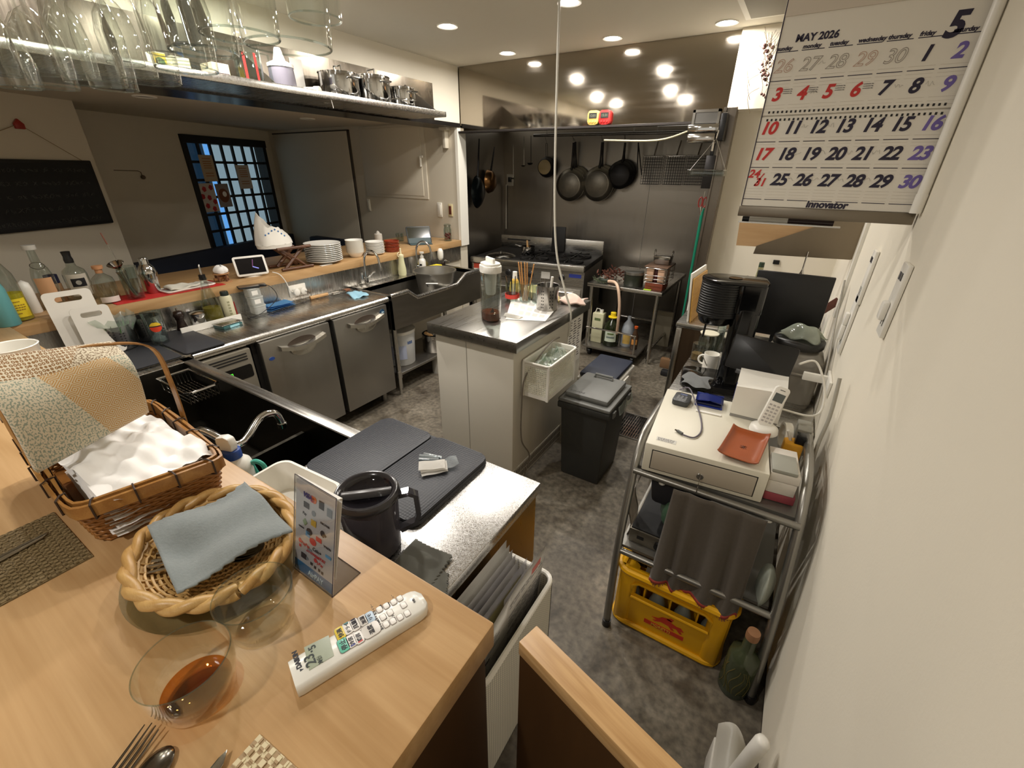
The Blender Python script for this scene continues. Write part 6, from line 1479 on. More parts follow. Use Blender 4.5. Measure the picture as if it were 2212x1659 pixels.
o = thing('pot_lid','loose round steel lid standing before the pots on the beam shelf','lid',(-2.44,1.94,SZ+0.0));o.rotation_euler = (0,math.radians(-8),0)
MB().lathe([(0,0.012),(0.05,0.009),(0.075,0.002),(0.075,0)],32).build('disc',CHROME,o,60);MB().tube([(-0.016,0,0.01),(-0.016,0,0.034),(0.016,0,0.034),(0.016,0,0.01)],0.004,8).build('lid_handle',CHROME,o)
YEL = mk('box_yellow',(226,196,30),0.5);CREAMB = mk('box_cream',(224,216,192),0.6)
def carton(y,w,d,h,label,side,x=-2.42):
    t = thing('carton',label,'box',(x,y,SZ),0)
    MB().box((-d,-w/2,0),(0,w/2,h),0.001).build('box_body',CREAMB,t,0)
    MB().box((-d,w/2,0.002),(-0.001,w/2+0.0006,h-0.002)).build('yellow_end',YEL,t,0);MB().box((0.0001,-w/2+0.005,h*0.42),(0.0008,w/2-0.003,h*0.5)).build('print_stripe',mk('print_dark',(70,56,64),0.6) if 'print_dark' not in M else M['print_dark'],t,0)
    return t
carton(1.335,0.075,0.10,0.075,'cream and yellow carton on the beam shelf beside the measuring jug',YEL)
carton(1.17,0.07,0.10,0.07,'cream carton behind the hanging glasses on the beam shelf',YEL)
t = carton(1.08,0.05,0.05,0.07,'yellow packet with a green picture on the beam shelf',YEL,-2.40)
MB().box((0.0005,-0.023,0.004),(0.0012,0.023,0.066)).build('front_print',YEL,t,0);MB().lathe([(0,0),(0.018,0.0003)],16,T=frame((0.0014,0,0.035),(0,1,0),(0,0,1))).build('picture_print',mk('print_green',(70,110,50),0.6),t,0)
o = thing('measuring_jug','clear measuring jug with red scale marks on the beam shelf','jug',(-2.47,1.50,SZ))
MB().lathe([(0,0),(0.056,0),(0.06,0.005),(0.062,0.16),(0.0605,0.16),(0.057,0.006),(0,0.005)],40).build('jug_wall',GLT,o,50)
MB().tube([(0.055,0.03,0.145),(0.075,0.065,0.14),(0.075,0.065,0.03),(0.055,0.03,0.02)],0.006,8).build('handle',GLT,o)
for a in (-0.75,0.05): label_band(o,0.0625,0.02,0.14,a-0.09,a+0.09,mk('scale_red',(190,40,34),0.5) if 'scale_red' not in M else M['scale_red'],'scale_mark')
o = thing('salad_spinner','grey canister with tapered white lid on the beam shelf','canister',(-2.48,1.68,SZ))
MB().lathe([(0,0),(0.062,0),(0.065,0.006),(0.06,0.12),(0,0.122)],40).build('canister_wall',mk('grey_canister',(128,124,136),0.3),o,50);MB().lathe([(0,0.115),(0.064,0.115),(0.064,0.13),(0.03,0.145),(0.018,0.19),(0.014,0.2),(0,0.2)],36).build('lid',WHP,o,50)
o = thing('paper_roll','white capped tube lying on the beam shelf','tube',(-2.40,1.84,SZ+0.026),0.5);MB().lathe([(0,0),(0.024,0),(0.025,0.002),(0.025,0.03),(0.021,0.032),(0.021,0.13),(0,0.131)],24,T=frame((0,0,0),(0,0,1),(0,1,0))).build('tube',WHP,o,50)
MB().tube([(0.01,-0.005,-0.01),(0.045,0.02,-0.03),(0.05,0.025,-0.075)],0.002,6).build('strap',WHP,o)
o = MB().box((-2.7135,1.90,2.03),(-2.711,1.98,2.17),0.0005).build('notice_card',PAPER,None);tag(o,'pale card fixed to the back sheet above the beam shelf','card')
# ================================================================ glasses hanging from a rack over the near bar
rk = thing('glass_rack','overhead rack holding the upturned stemware','rack',(0,0,0))
for y in (0.20,0.27,0.34,0.41,0.48,0.55):
    MB().box((-1.62,y-0.006,1.955),(-0.42,y+0.006,1.965)).build('rail',STX,rk,0)
for x in (-1.60,-0.44):
    MB().box((x-0.008,0.19,1.966),(x+0.008,0.56,1.976)).build('cross_bar',STX,rk,0);MB().tube([(x,0.375,1.97),(x,0.375,CZ)],0.005,8).build('hanger',STX,rk)
def stem(kind,label,loc,group):
    t = thing('wine_glass',label,'glass',loc,0,group)
    R,h = {'wide': (0.043,0.10),'flute': (0.030,0.135),'mid': (0.035,0.115)}[kind]
    top = 1.975-loc[2]
    MB().lathe([(R*0.94,0),(R,0.0),(R*1.06,h*0.45),(R*0.9,h*0.72),(R*0.45,h*0.93),(0.004,h),(0.0035,h+0.02),(0.0035,top-0.02),(0.006,top-0.006),(0.03,top),(0.03,top+0.0015),(0,top+0.002)],36).build('glass_wall',GL,t,60)
    MB().tube([(R*0.97*math.cos(2*PI*i/36),R*0.97*math.sin(2*PI*i/36),0.0) for i in range(36)],0.0011,6,closed=True).build('rim',GLT,t,60)
    return t
big = stem('wide','wide stemless-looking wine glass hanging nearest, its rim the biggest in the row',(-0.498,0.352,1.714),None)
base_f = stem('mid','upturned stem glass hanging in the crowded overhead rack',(-0.715,0.351,1.712),'stem glasses in the overhead rack')
flute = stem('flute','upturned slim flute hanging in the crowded overhead rack',(-0.548,0.43,1.76),'slim flutes in the overhead rack')
random.seed(21)
for (px,py,y,f) in ((330,178,0.35,0),(250,193,0.352,1),(215,195,0.30,0),(120,190,0.35,0),(40,190,0.345,0),(300,165,0.44,1),(395,140,0.44,0),(180,170,0.44,1),(470,110,0.44,0),(90,160,0.44,0),(20,160,0.44,1),(520,78,0.30,0),(270,130,0.53,0),(160,125,0.53,1),(420,95,0.53,0),(30,110,0.53,0),(350,90,0.53,1),(455,165,0.28,1)):
    p = AY(px,py,y);z = min(max(p.z,1.70),1.80)
    if f: dup(flute,(p.x,y,z))
    else: dup(base_f,(p.x,y,z))
# ================================================================ under the hood
rail_z = K(1360,288,-0.2).z
o = thing('hanging_rail','steel rail under the hood from which pans hang','rail',(0,0,0));a_,b_ = TK @ Vector((0.45,-0.2,rail_z)),TK @ Vector((2.45,-0.2,rail_z))
MB().tube([a_,b_],0.014,12).build('pipe',mksteel('rail_steel',(120,118,116),0.25),o)
for x in (0.6,1.5,2.3): MB().tube([TK @ Vector((x,-0.2,rail_z)),TK @ Vector((x,-0.2,1.985))],0.006,8).build('hanger',STD,o)
ALUP = mk('pan_alu',(136,130,118),0.38,0.9,var=0.2,scale=14);CARB = mk('pan_black',(40,38,38),0.4,0.5,var=0.3,scale=12)
YPAN = -0.17
def pan(px,py,rpx,hx,hy,label,mat,hm,depth=0.06,n=0,group=None,loop=False,y=YPAN,bottom=None):
    """pan hanging with its underside to the viewer; px,py centre of the base, hx,hy top of the handle"""
    c = K(px,py,y);e = K(px+rpx,py,y);r = (e-c).length;tp = K(hx,hy,y)
    t = thing('saucepan' if loop else 'frying_pan',label,'pan',TK @ Vector((c.x,y,c.z)),math.atan2(bd.y,bd.x),group)
    T_ = frame((0,0,0),(1,0,0),(0,0,1))         # lathe axis toward the viewer
    MB().lathe([(0,0.0),(r*0.72,0.0),(r*0.8,-0.006),(r*1.0,-depth),(r*1.02,-depth),(r*0.97,-depth+0.003),(r*0.74,-0.006),(0,-0.004)],40,T=T_).build('body',mat,t,50)
    if bottom: MB().lathe([(0,0.0012),(r*0.70,0.0012),(r*0.71,0.0)],36,T=T_).build('base_plate',bottom,t,50)
    h = Vector((tp.x-c.x,0,tp.z-c.z));d = h.normalized();st_ = d*r*0.93+Vector((0,depth*0.75,0));en = h+Vector((0,depth*0.3,0))
    if loop:
        s = Vector((d.z,0,-d.x))*0.010;MB().tube([st_-s,en-s*0.9,en+d*0.006,en+s*0.9,st_+s],0.0028,8).build('handle',hm,t)
    else:
        MB().tube([st_,st_.lerp(en,0.35),en],0.01,10,rs=[0.013,0.008,0.011]).build('handle',hm,t)
    MB().tube([en,en+Vector((0,0.0,0.01)),(en.x,-0.2-y,rail_z-c.z-0.012)],0.002,6).build('hook',SILV,t)
    return t
TANB = mk('pan_base_tan',(168,148,106),0.5);GRYB = mk('pan_base_grey',(120,114,102),0.4,0.7,var=0.25,scale=30)
pan(1176,361,19,1179,310,'small dark saucepan with tan base and wire loop handle',CARB,CARB,0.075,loop=True,bottom=TANB)
for k in range(3):
    pan(1229+7*k,400-4*k,31-k,1238+2*k,308-1*k,('front','middle','rear')[k]+' aluminium pan of the first nested trio under the hood',ALUP,CARB,0.05,y=YPAN+0.045*k,bottom=GRYB if k == 0 else None)
for k in range(2):
    pan(1289+8*k,398-5*k,34-k,1300+2*k,307,('front','rear')[k]+' aluminium pan of the second nested pair under the hood',ALUP,CARB,0.05,y=YPAN+0.045*k,bottom=GRYB if k == 0 else None)
for k in range(2):
    pan(1338+6*k,378-3*k,28,1350,308,('front','rear')[k]+' blackened frying pan hanging beside the wire fry baskets',CARB,CARB,0.045,y=YPAN+0.04*k)
# ladles and skimmers
def ladle(px,py0,py1,label,r,nm='ladle',dx=0,mat=None):
    a = K(px,py0,YPAN);b = K(px+dx,py1,YPAN);mat = mat or SILV;t = thing(nm,label,'ladle',TK @ Vector((a.x,YPAN,a.z)),math.atan2(bd.y,bd.x))
    v = Vector((b.x-a.x,0,b.z-a.z));MB().tube([(0,0,0),v],0.0035,8).build('handle',mat,t)
    MB().lathe([(0,-r*0.6),(r*0.6,-r*0.5),(r,0),(r*0.94,0),(r*0.55,-r*0.44),(0,-r*0.54)],20,c=v+Vector((0,-r*0.8,0))).build('bowl',mat,t,60);return t
ladle(1132,295,357,'shiny ladle hanging under the hood beside the small saucepan',0.028);ladle(1147,293,352,'dark ladle hanging next to the shiny ladle',0.034,mat=CARB);ladle(1109,312,384,'long spoon hanging before the wall socket',0.024,'serving_spoon')
t = thing('tongs','black tongs hanging beside the frying pans','tongs',(0,0,0));a = TK @ Vector((K(1379,308,YPAN).x,YPAN,K(1379,308,YPAN).z));b = TK @ Vector((K(1376,380,YPAN).x,YPAN,K(1376,380,YPAN).z));c = TK @ Vector((K(1386,378,YPAN).x,YPAN,K(1386,378,YPAN).z))
MB().tube([a,b],0.006,8).build('arm',CARB,t);MB().tube([a,c],0.006,8).build('arm',CARB,t)
for k,px in enumerate((1409,1457,1502)):
    q = K(px,368,-0.14);t = thing('fry_basket',('dark wire fry basket next to the tongs','dark wire fry basket in the middle of the three','dark wire fry basket nearest the hood post')[k],'basket',TK @ Vector((q.x,-0.14,q.z)),math.atan2(bd.y,bd.x))
    mb = MB();w,h,d = 0.088,0.125,0.075
    for i in range(9): x = -w+2*w*i/8;mb.box((x-0.0016,d,-h),(x+0.0016,d+0.002,h));mb.box((x-0.0016,-d,-h),(x+0.0016,-d+0.002,h));mb.box((x-0.0012,-d,-h),(x+0.0012,d,-h+0.002))
    for i in range(11): z = -h+2*h*i/10;mb.box((-w,d,z-0.0016),(w,d+0.002,z+0.0016));mb.box((-w,-d,z-0.0016),(w,-d+0.002,z+0.0016))
    mb.build('wire_net',CARB,t,0)
    MB().tube([(-w,-d,h),(w,-d,h),(w,d,h),(-w,d,h)],0.004,6,closed=True).build('frame',SILV,t);MB().tube([(0,0,h),(0.02,0,h+0.13)],0.007,8).build('handle',SILV,t)
# on the left recess wall: wok and bronze pan
ln = Vector((dl.y,-dl.x,0))          # away from the side wall
def LW(px,py,off): return PL(px,py,ls+ln*off,ln)
def side_pan(px,py,rpx,hx,hy,label,mat,dp,nm):
    c = LW(px,py,0.06);r = (LW(px,py+rpx,0.06)-c).length;t = thing(nm,label,'pan',c,0);T_ = frame((0,0,0),dl,(0,0,1))
    MB().lathe([(0,0.05),(r*0.5,0.045),(r*0.85,0.015),(r,-dp),(r*0.98,-dp),(r*0.82,0.01),(r*0.5,0.038),(0,0.045)],36,T=T_).build('body',mat,t,60)
    h = LW(hx,hy,0.04)-c;MB().tube([Vector((0,0,r*0.9)),h],0.008,8,rs=[0.011,0.006]).build('handle',CARB,t)
side_pan(1033,415,35,1035,300,'large dark wok hanging on the steel side wall',mk('wok_dark',(30,36,38),0.22,0.8),0.01,'wok')
side_pan(1061,392,26,1068,318,'bronze coloured pan hanging behind the wok',mk('pan_bronze',(120,86,50),0.25,0.9),0.03,'frying_pan')
o = thing('wall_socket','pale double wall socket with conduit on the steel back wall','socket',(0,0,0));q = K(1103,389,0)
MB(TK).box((q.x-0.045,-0.012,q.z-0.06),(q.x+0.045,0,q.z+0.06),0.002).build('plate',mk('socket_beige',(170,162,146),0.5),o);MB(TK).box((q.x-0.02,-0.03,q.z-0.02),(q.x+0.02,-0.011,q.z+0.03),0.003).build('plug',BLP,o)
MB(TK).tube([(q.x-0.05,-0.012,0.95),(q.x-0.05,-0.012,q.z-0.05)],0.009,8).build('conduit',mk('conduit_grey',(168,160,144),0.5),o)
# hood front: timers
def timer(px,py,rgb,key,label):
    q = AY(px,py,3.487);t = thing('kitchen_timer',label,'timer',(q.x,3.4545,q.z));m_ = mk(key,rgb,0.4)
    MB().prism(rrect(0.085,0.092,0.022,5),0,0.03,T=frame((0,0.0325,0),(1,0,0),(0,0,1)),bev=0.006).build('body',m_,t,40)
    s = MB().box((-0.03,-0.0002,-0.004),(0.03,0.003,0.03)).build('screen',mk('timer_lcd',(40,42,38),0.3) if 'timer_lcd' not in M else M['timer_lcd'],t,0)
    text('screen_digits','12:01' if key == 'timer_yellow' else '15:31',0.022,mk('lcd_pale',(120,124,104),0.5) if 'lcd_pale' not in M else M['lcd_pale'],frame((0,-0.0006,0.005),(1,0,0),(0,0,1)),s,0.0003,align='CENTER')
    for x in (-0.022,0,0.022): MB().lathe([(0,0),(0.008,0),(0.007,0.004),(0,0.005)],14,T=frame((x,0.002,-0.026),(1,0,0),(0,0,1))).build('button',m_,t)
timer(1284,255,(232,196,104),'timer_yellow','yellow digital kitchen timer stuck on the hood lip');timer(1309,254,(206,46,44),'timer_red','red digital kitchen timer stuck on the hood lip')
# pasta machine clamped to the hood end
q = AY(1522,282,3.38);o = thing('pasta_machine','steel pasta machine with long crank hung at the hood end','machine',(q.x,3.38,q.z))
MB().box((-0.10,-0.04,-0.01),(0.09,0.04,0.035),0.006).build('roller_housing',CHROME,o);MB().box((-0.095,-0.045,-0.07),(0.08,0.03,-0.015),0.012).build('cutter',SILV,o)
MB().box((-0.085,-0.02,0.035),(-0.07,0.02,0.115)).box((0.065,-0.02,0.035),(0.08,0.02,0.115)).box((-0.085,-0.02,0.10),(0.08,0.02,0.115)).build('frame',SILV,o,0);MB().box((-0.07,-0.01,0.04),(0.065,0.0,0.10)).build('feed_plate',mk('feed_grey',(120,118,114),0.3,0.8),o,0)
MB().box((0.09,-0.04,-0.06),(0.125,0.04,0.09),0.004).build('side_plate',BLP,o);e = AY(1305,303,3.36)-Vector((q.x,3.38,q.z));m_ = AY(1420,303,3.36)-Vector((q.x,3.38,q.z))
MB().tube(smoothpath([(-0.1,0,0.0),m_,e],5),0.006,8).build('crank',mk('crank_cream',(200,192,160),0.35,0.4),o)
# hanging tray scale
q = AY(1528,372,3.30);o = thing('hanging_tray','shallow steel tray hanging on thin chains at the hood post','tray',(q.x,3.30,q.z))
MB().prism(rrect(0.22,0.13,0.02,4),-0.022,0.012,bev=0.006).build('tray_pan',GLT,o,40);MB().tube([(x,y,0.012) for x,y in rrect(0.23,0.14,0.022,4)],0.003,8,closed=True).build('tray_rim',CHROME,o)
for x,y in ((-0.1,-0.05),(0.1,-0.05),(0.1,0.05),(-0.1,0.05)): MB().tube([(x,y,0.012),(0.015,0,0.19)],0.0012,5).build('chain',SILV,o)
MB().tube([(0.015,0,0.19),(0.02,0,0.235)],0.004,8).build('hook',SILV,o);MB().cyl((0.0,0,0.12),0.010,0.05,14).build('weight',SILV,o)
o = thing('grater','black grater hanging on the hood post behind the tray','grater',AY(1530,372,3.425));MB().box((-0.03,-0.005,-0.10),(0.03,0.008,0.10),0.003).build('blade',mk('grater_dark',(54,52,52),0.35,0.7),o);MB().box((-0.012,-0.006,0.1),(0.012,0.006,0.17),0.003).build('handle',BLP,o)
# peppers and green pole
q = AY(1521,437,3.43);o = thing('scissors','kitchen scissors with red handles hanging at the post','scissors',(q.x-0.01,3.43,q.z));RD2 = mk('red_handle',(130,40,34),0.4)
for s in (-1,1): MB().tube(arc((s*0.014,0,0),0.02,0,2*PI,16,(0.6,0,0),(0,0,1.6))[:-1],0.0045,8,closed=True).build('handle_loop',RD2,o);MB().tube([(s*0.01,0,-0.03),(-s*0.004,0,-0.085)],0.004,6,rs=[0.006,0.002]).build('blade',SILV,o)
MB().tube([(0,0,0.03),(0,0.005,0.07)],0.002,6).build('cord',SILV,o)
o = thing('mop','green pole leaning in the corner by the hood post','mop',(0,0,0));g1_,g2_ = AY(1519,450,3.56),AY(1462,760,3.60);g2_ = g1_+(g2_-g1_)*((g1_.z-0.03)/(g1_.z-g2_.z));MB().tube([g1_,g2_],0.013,12).build('pole',mk('pole_green',(18,120,92),0.35),o);MB().box((-0.10,-0.03,0),(0.10,0.03,0.05),0.01,T=T3((g2_.x,g2_.y,0))).build('head',BLM,o)
o = thing('broom','dark brown pole leaning behind the green pole','broom',(0,0,0));v1,v2 = Vector((-0.60,3.80,1.25)),Vector((-0.66,3.78,0.03));MB().tube([v1,v2],0.011,10).build('pole',MBR,o);MB().box((-0.08,-0.03,0),(0.08,0.03,0.09),0.01,T=T3((-0.66,3.78,0))).build('head',mk('broom_tan',(120,90,60),0.8),o)
o = MB().box((-0.62,3.505,0.0),(-0.595,3.56,0.95),0.003,T=T3((0.08,-0.13,0),ry=0.0)).build('white_board',WHP,None);tag(o,'tall white board standing beside the steel table legs','board')
# ---------------------------------------------------------------- things on the range (its own axes)
TG = Matrix.Translation((-2.745,3.60,0)) @ Matrix.Rotation(a_r,4,'Z')
def G(x,y,z): return TG @ Vector((x,y,z))
top = RZ+0.0165
o = thing('pot_lid','wide shallow steel lid resting on the burners of the range','lid',G(0.245,0.22,RZ-0.011));MB().lathe([(0.155,0),(0.158,0.004),(0.13,0.02),(0.06,0.034),(0,0.036),(0,0.033),(0.06,0.03),(0.128,0.016)],48).build('disc',SILV,o,60);MB().cyl((0,0,0.034),0.018,0.014,18,bev=0.003).build('knob',SILV,o)
o = thing('saucepan','small steel saucepan with wooden spoon on the range','pan',G(0.53,0.27,top));MB().lathe(pot_prof(0.068,0.085),32).build('body',SILV,o,50);MB().tube([(-0.066,0,0.075),(-0.15,-0.01,0.085)],0.006,8).build('handle',SILV,o)
t = thing('wooden_spoon','wooden spoon handle standing in the small saucepan','spoon',G(0.53,0.27,top+0.01));MB().tube([(0.0,0,0),(-0.015,0.0,0.13)],0.008,8,rs=[0.014,0.009]).build('handle',M['pale_wood'],t)
o = MB().box((-0.075,-0.008,0),(0.075,0.008,0.26),0.004).build('griddle_plate',IRON,None);o.location = G(0.70,0.735,RZ-0.010);o.rotation_euler = (-0.08,0,a_r);tag(o,'black cast griddle plate leaning on the back plate of the range','griddle')
# ---------------------------------------------------------------- things on the side table
o = thing('stock_pot','dark green pot with aluminium lid on the side table','pot',(-1.115,3.875,TZ));MB().lathe([(0,0),(0.082,0),(0.086,0.005),(0.088,0.10),(0,0.10)],36).build('body',mk('pot_green',(42,46,36),0.35),o,50);MB().lathe([(0.086,0.098),(0.092,0.10),(0.092,0.122),(0.08,0.13),(0,0.132)],36).build('lid',ALU,o,50)
o = MB().box((-0.985,3.78,TZ+0.0005),(-0.835,3.98,TZ+0.062),0.004).build('lidded_box',mk('box_rust',(124,58,34),0.5),None);tag(o,'rust brown box under the wire basket on the side table','box')
o = thing('wire_basket','dark wire basket holding pale containers on the rust box','basket',(-0.905,3.90,TZ+0.0645));mb = MB()
for z in (0.0,0.03,0.06,0.12): mb.tube([(x,y,z+0.004) for x,y in rrect(0.19,0.30,0.02,3)],0.003,6,closed=True)
for x,y in rrect(0.19,0.30,0.02,3): mb.tube([(x,y,0.004),(x,y,0.124)],0.0018,5)
mb.build('wire_mesh',SILV,o)
for k,x in enumerate((-0.955,-0.86)):
    t = thing('food_container',('pale pink food container in the wire basket beside the green pot','pale pink food container in the wire basket nearest the post')[k],'container',(x,3.80,TZ+0.069));MB().box((-0.032,-0.03,0),(0.032,0.16,0.115),0.008,taper=0.9).build('body',mk('pale_pink',(206,168,140),0.4) if 'pale_pink' not in M else M['pale_pink'],t);MB().box((-0.034,-0.034,0.11),(0.034,0.164,0.12),0.003).build('rim',M['pale_pink'],t)
o = MB().box((-0.92,3.79,TZ+0.069),(-0.896,3.93,TZ+0.175),0.003).build('food_container',mk('wine_red',(72,26,26),0.4),None);tag(o,'dark red container between the two pale ones in the wire basket','container')
o = MB().box((-1.005,3.76,TZ+0.1915),(-0.81,4.05,TZ+0.2),0.002).build('cover_board',mk('cover_brown',(110,84,66),0.5),None);tag(o,'brown tray lid covering the wire basket','lid')
o = thing('square_pot','small square steel pot with ring handles on top of the covered basket','pot',(-0.90,3.93,TZ+0.2005));MB().box((-0.075,-0.06,0),(0.075,0.06,0.075),0.012,taper=0.85).build('body',SILV,o)
for s in (-1,1): MB().tube(arc((s*0.075,0,0.09),0.028,-PI*0.2,PI*1.2,12,(0,1,0),(0,0,1)),0.003,6).build('ring_handle',SILV,o)
random.seed(6);mb = MB()
for i in range(90):
    c = Vector((-1.36+random.gauss(0,0.055),4.02+random.gauss(0,0.09),TZ+0.01+abs(random.gauss(0,0.035))));d = Vector((random.uniform(-1,1),random.uniform(-1,1),random.uniform(0,1))).normalized()*random.uniform(0.02,0.05);c.z = max(c.z,TZ+0.006)
    mb.tube([c,c+d*0.5,c+d],0.006,5,rs=[0.003,0.009,0.002])
o = mb.build('dried_leaves',mk('leaf_red_brown',(104,62,48),0.8,var=0.35,scale=30),None,60);tag(o,'heap of reddish dried leaves beside the range on the side table','leaves',None,'stuff')
mb = MB();
for i in range(26):
    c = Vector((-1.40+random.gauss(0,0.03),3.80+random.gauss(0,0.02),TZ+0.006));d = Vector((random.uniform(-1,1),random.uniform(-.6,.6),random.uniform(0,.5))).normalized()*0.07;mb.tube([c,c+d],0.002,5)
o = mb.build('herb_sprigs',mk('sprig_green',(74,82,58),0.8),None,60);tag(o,'small pile of grey green herb sprigs at the table edge','herbs',None,'stuff')
o = thing('gas_hose','pale pink gas hose with dark nozzle bending down from the side table','hose',(0,0,0));MB().tube(smoothpath([(-1.33,3.79,TZ+0.022),(-1.24,3.74,TZ+0.03),(-1.19,3.70,TZ-0.02),(-1.16,3.69,TZ-0.15),(-1.155,3.70,TZ-0.3),(-1.17,3.75,0.24)],6),0.013,10).build('hose',mk('hose_pink',(214,182,156),0.5),o);MB().tube([(-1.42,3.81,TZ+0.022),(-1.32,3.787,TZ+0.022)],0.017,12).build('nozzle',mk('nozzle_dark',(50,56,46),0.4),o)
o = MB().box((-0.985,3.745,TZ+0.0003),(-0.92,3.775,TZ+0.004),0.001).build('paper_tag',mk('tag_green',(176,214,60),0.5),None);tag(o,'bright lime green tag at the front edge of the side table','tag')
# dolly and bottles beneath
o = thing('dolly','low steel dolly with tubular rail under the side table','dolly',(0,0,0));MB().box((-1.45,3.64,0.085),(-0.93,4.1,0.105),0.003).build('deck',STD,o)
MB().tube(smoothpath([(-1.42,3.65,0.105),(-1.42,3.63,0.27),(-1.38,3.62,0.295),(-1.0,3.62,0.295),(-0.965,3.63,0.27),(-0.965,3.65,0.105)],4),0.008,8).build('rail',SILV,o)
for x in (-1.40,-0.98):
    for y in (3.70,4.04): MB().cyl((x-0.015,y,0.036),0.035,0.03,16,T=T3((0,0,0))).build('caster',BLP,o) if False else MB().lathe([(0,-0.012),(0.034,-0.012),(0.034,0.012),(0,0.012)],16,T=frame((x,y,0.036),(0,1,0),(0,0,1))).build('caster',BLP,o)
o = thing('oil_can','tall cream oil can with white spout on the dolly','can',(-1.375,3.80,0.106));MB().box((-0.055,-0.04,0),(0.055,0.04,0.29),0.008).build('can_body',mk('can_cream',(190,188,156),0.4),o);MB().cyl((0.02,0,0.289),0.018,0.03,16).build('spout',WHP,o);MB().tube([(-0.04,0,0.29),(-0.03,0,0.325),(0.0,0,0.325),(0.01,0,0.29)],0.005,8).build('handle',WHP,o);MB().box((-0.03,-0.041,0.22),(0.03,-0.0395,0.245)).build('label',mk('can_print',(96,110,70),0.5),o,0)
OILG = mk('oil_green',(26,34,14),0.12)
bottle('oil_bottle',(-1.235,3.79,0.106),'big dark green olive oil bottle with yellow cap and white label','bottle',[(0,0),(0.07,0),(0.075,0.008),(0.075,0.16),(0.06,0.215),(0.025,0.255),(0.022,0.275),(0,0.275)],OILG,[('cap',[(0,0.268),(0.045,0.270),(0.044,0.278),(0.026,0.282),(0.026,0.315),(0.02,0.32),(0,0.32)],YEL)])
t = bpy.data.objects['oil_bottle.001'];fb = facing(-1.235,3.79);label_band(t,0.0757,0.05,0.15,fb-0.85,fb+0.65,mk('label_mint',(196,206,188),0.5));label_band(t,0.0762,0.12,0.135,fb-0.5,fb+0.3,mk('print_moss',(100,120,70),0.5),'label_print');label_band(t,0.0762,0.085,0.10,fb-0.6,fb+0.4,mk('print_slate',(120,136,130),0.5),'label_print')
bottle('vinegar_jug',(-1.10,3.86,0.106),'cloudy plastic jug on the dolly beside the hose','jug',[(0,0),(0.058,0),(0.06,0.006),(0.06,0.15),(0.045,0.21),(0.016,0.25),(0.016,0.285),(0,0.29)],mk('cloudy',(150,156,162),0.35))
t = bpy.data.objects['vinegar_jug'];fb = facing(-1.10,3.86);label_band(t,0.0607,0.03,0.12,fb-0.7,fb+0.5,mk('label_ochre',(190,158,84),0.5))
bottle('sauce_bottle',(-1.01,3.80,0.106),'slim sauce bottle with red orange cap on the dolly','bottle',[(0,0),(0.032,0),(0.034,0.005),(0.034,0.12),(0.014,0.18),(0.012,0.205),(0,0.205)],mk('sauce_brown',(70,50,34),0.3),[('cap',[(0,0.2),(0.016,0.2),(0.017,0.22),(0,0.225)],mk('cap_orange',(196,84,30),0.4))])
t = bpy.data.objects['sauce_bottle'];fb = facing(-1.01,3.80);label_band(t,0.0347,0.05,0.10,fb-0.8,fb+0.8,mk('label_orange',(206,140,70),0.5))
o = MB().box((-0.99,4.30,0.0),(-0.80,4.33,0.36),0.003).build('storage_board',mk('board_grey',(140,132,112),0.6),None);tag(o,'grey board standing on the floor under the side table','board')
# floor drain
o = thing('floor_grate','steel drain grate set in the concrete floor by the bin','grate',(0,0,0));gx0,gx1,gy0,gy1 = -0.735,-0.50,2.46,2.79
mb = MB();mb.box((gx0,gy0,0.0005),(gx1,gy0+0.012,0.006)).box((gx0,gy1-0.012,0.0005),(gx1,gy1,0.006)).box((gx0,gy0,0.0005),(gx0+0.012,gy1,0.006)).box((gx1-0.012,gy0,0.0005),(gx1,gy1,0.006));mb.build('frame',STD,o,0)
MB().box((gx0+0.01,gy0+0.01,0.0005),(gx1-0.01,gy1-0.01,0.0012)).build('pit',HOLE,o,0);mb = MB()
for i in range(13): x = gx0+0.012+(gx1-gx0-0.024)*(i+0.5)/13;mb.box((x-0.0025,gy0+0.01,0.0015),(x+0.0025,gy1-0.01,0.006))
for i in range(7): y = gy0+(gy1-gy0)*(i+0.5)/7;mb.box((gx0+0.01,y-0.002,0.0015),(gx1-0.01,y+0.002,0.0055))
mb.build('bar_grating',SILV,o,0)
# ================================================================ things on and around the island
iz = IZ+0.0005
o = thing('filter_jug','tall clear filter jug with white lid and amber tea on the island','jug',(-1.265,1.825,iz),math.radians(150))
CLR = mkglass('clear_plastic',(238,240,238),0.06,0.02,edge=0.65)
P_ = rrect(0.125,0.096,0.045,6);n = len(P_);H2 = 0.265
mb = MB();vs = [(x*0.9,y*0.9,0.0) for x,y in P_]+[(x*0.96,y*0.96,0.012) for x,y in P_]+[(x,y,H2) for x,y in P_]+[(x*0.965,y*0.955,H2) for x,y in P_]+[(x*0.925,y*0.92,0.014) for x,y in P_]
mb.faces(vs,[(k*n+i,k*n+(i+1) % n,(k+1)*n+(i+1) % n,(k+1)*n+i) for k in range(4) for i in range(n)]+[tuple(range(n)),tuple(range(4*n,5*n))]).build('jug_wall',CLR,o,50)
TEA = mkglass('tea',(150,78,40),0.05,0.02,edge=0.3,body=0.35)
MB().prism([(x*0.9,y*0.89) for x,y in P_],0.006,0.045,bev=0.004).build('tea',TEA,o,50)
MB().prism([(x*1.03,y*1.04) for x,y in P_],H2-0.012,H2+0.022,bev=0.004).build('lid',WHP,o,40);l = MB().prism([(x*0.92,y*0.92) for x,y in P_],H2+0.02,H2+0.034,bev=0.006).build('lid_cap',WHP,o,40)
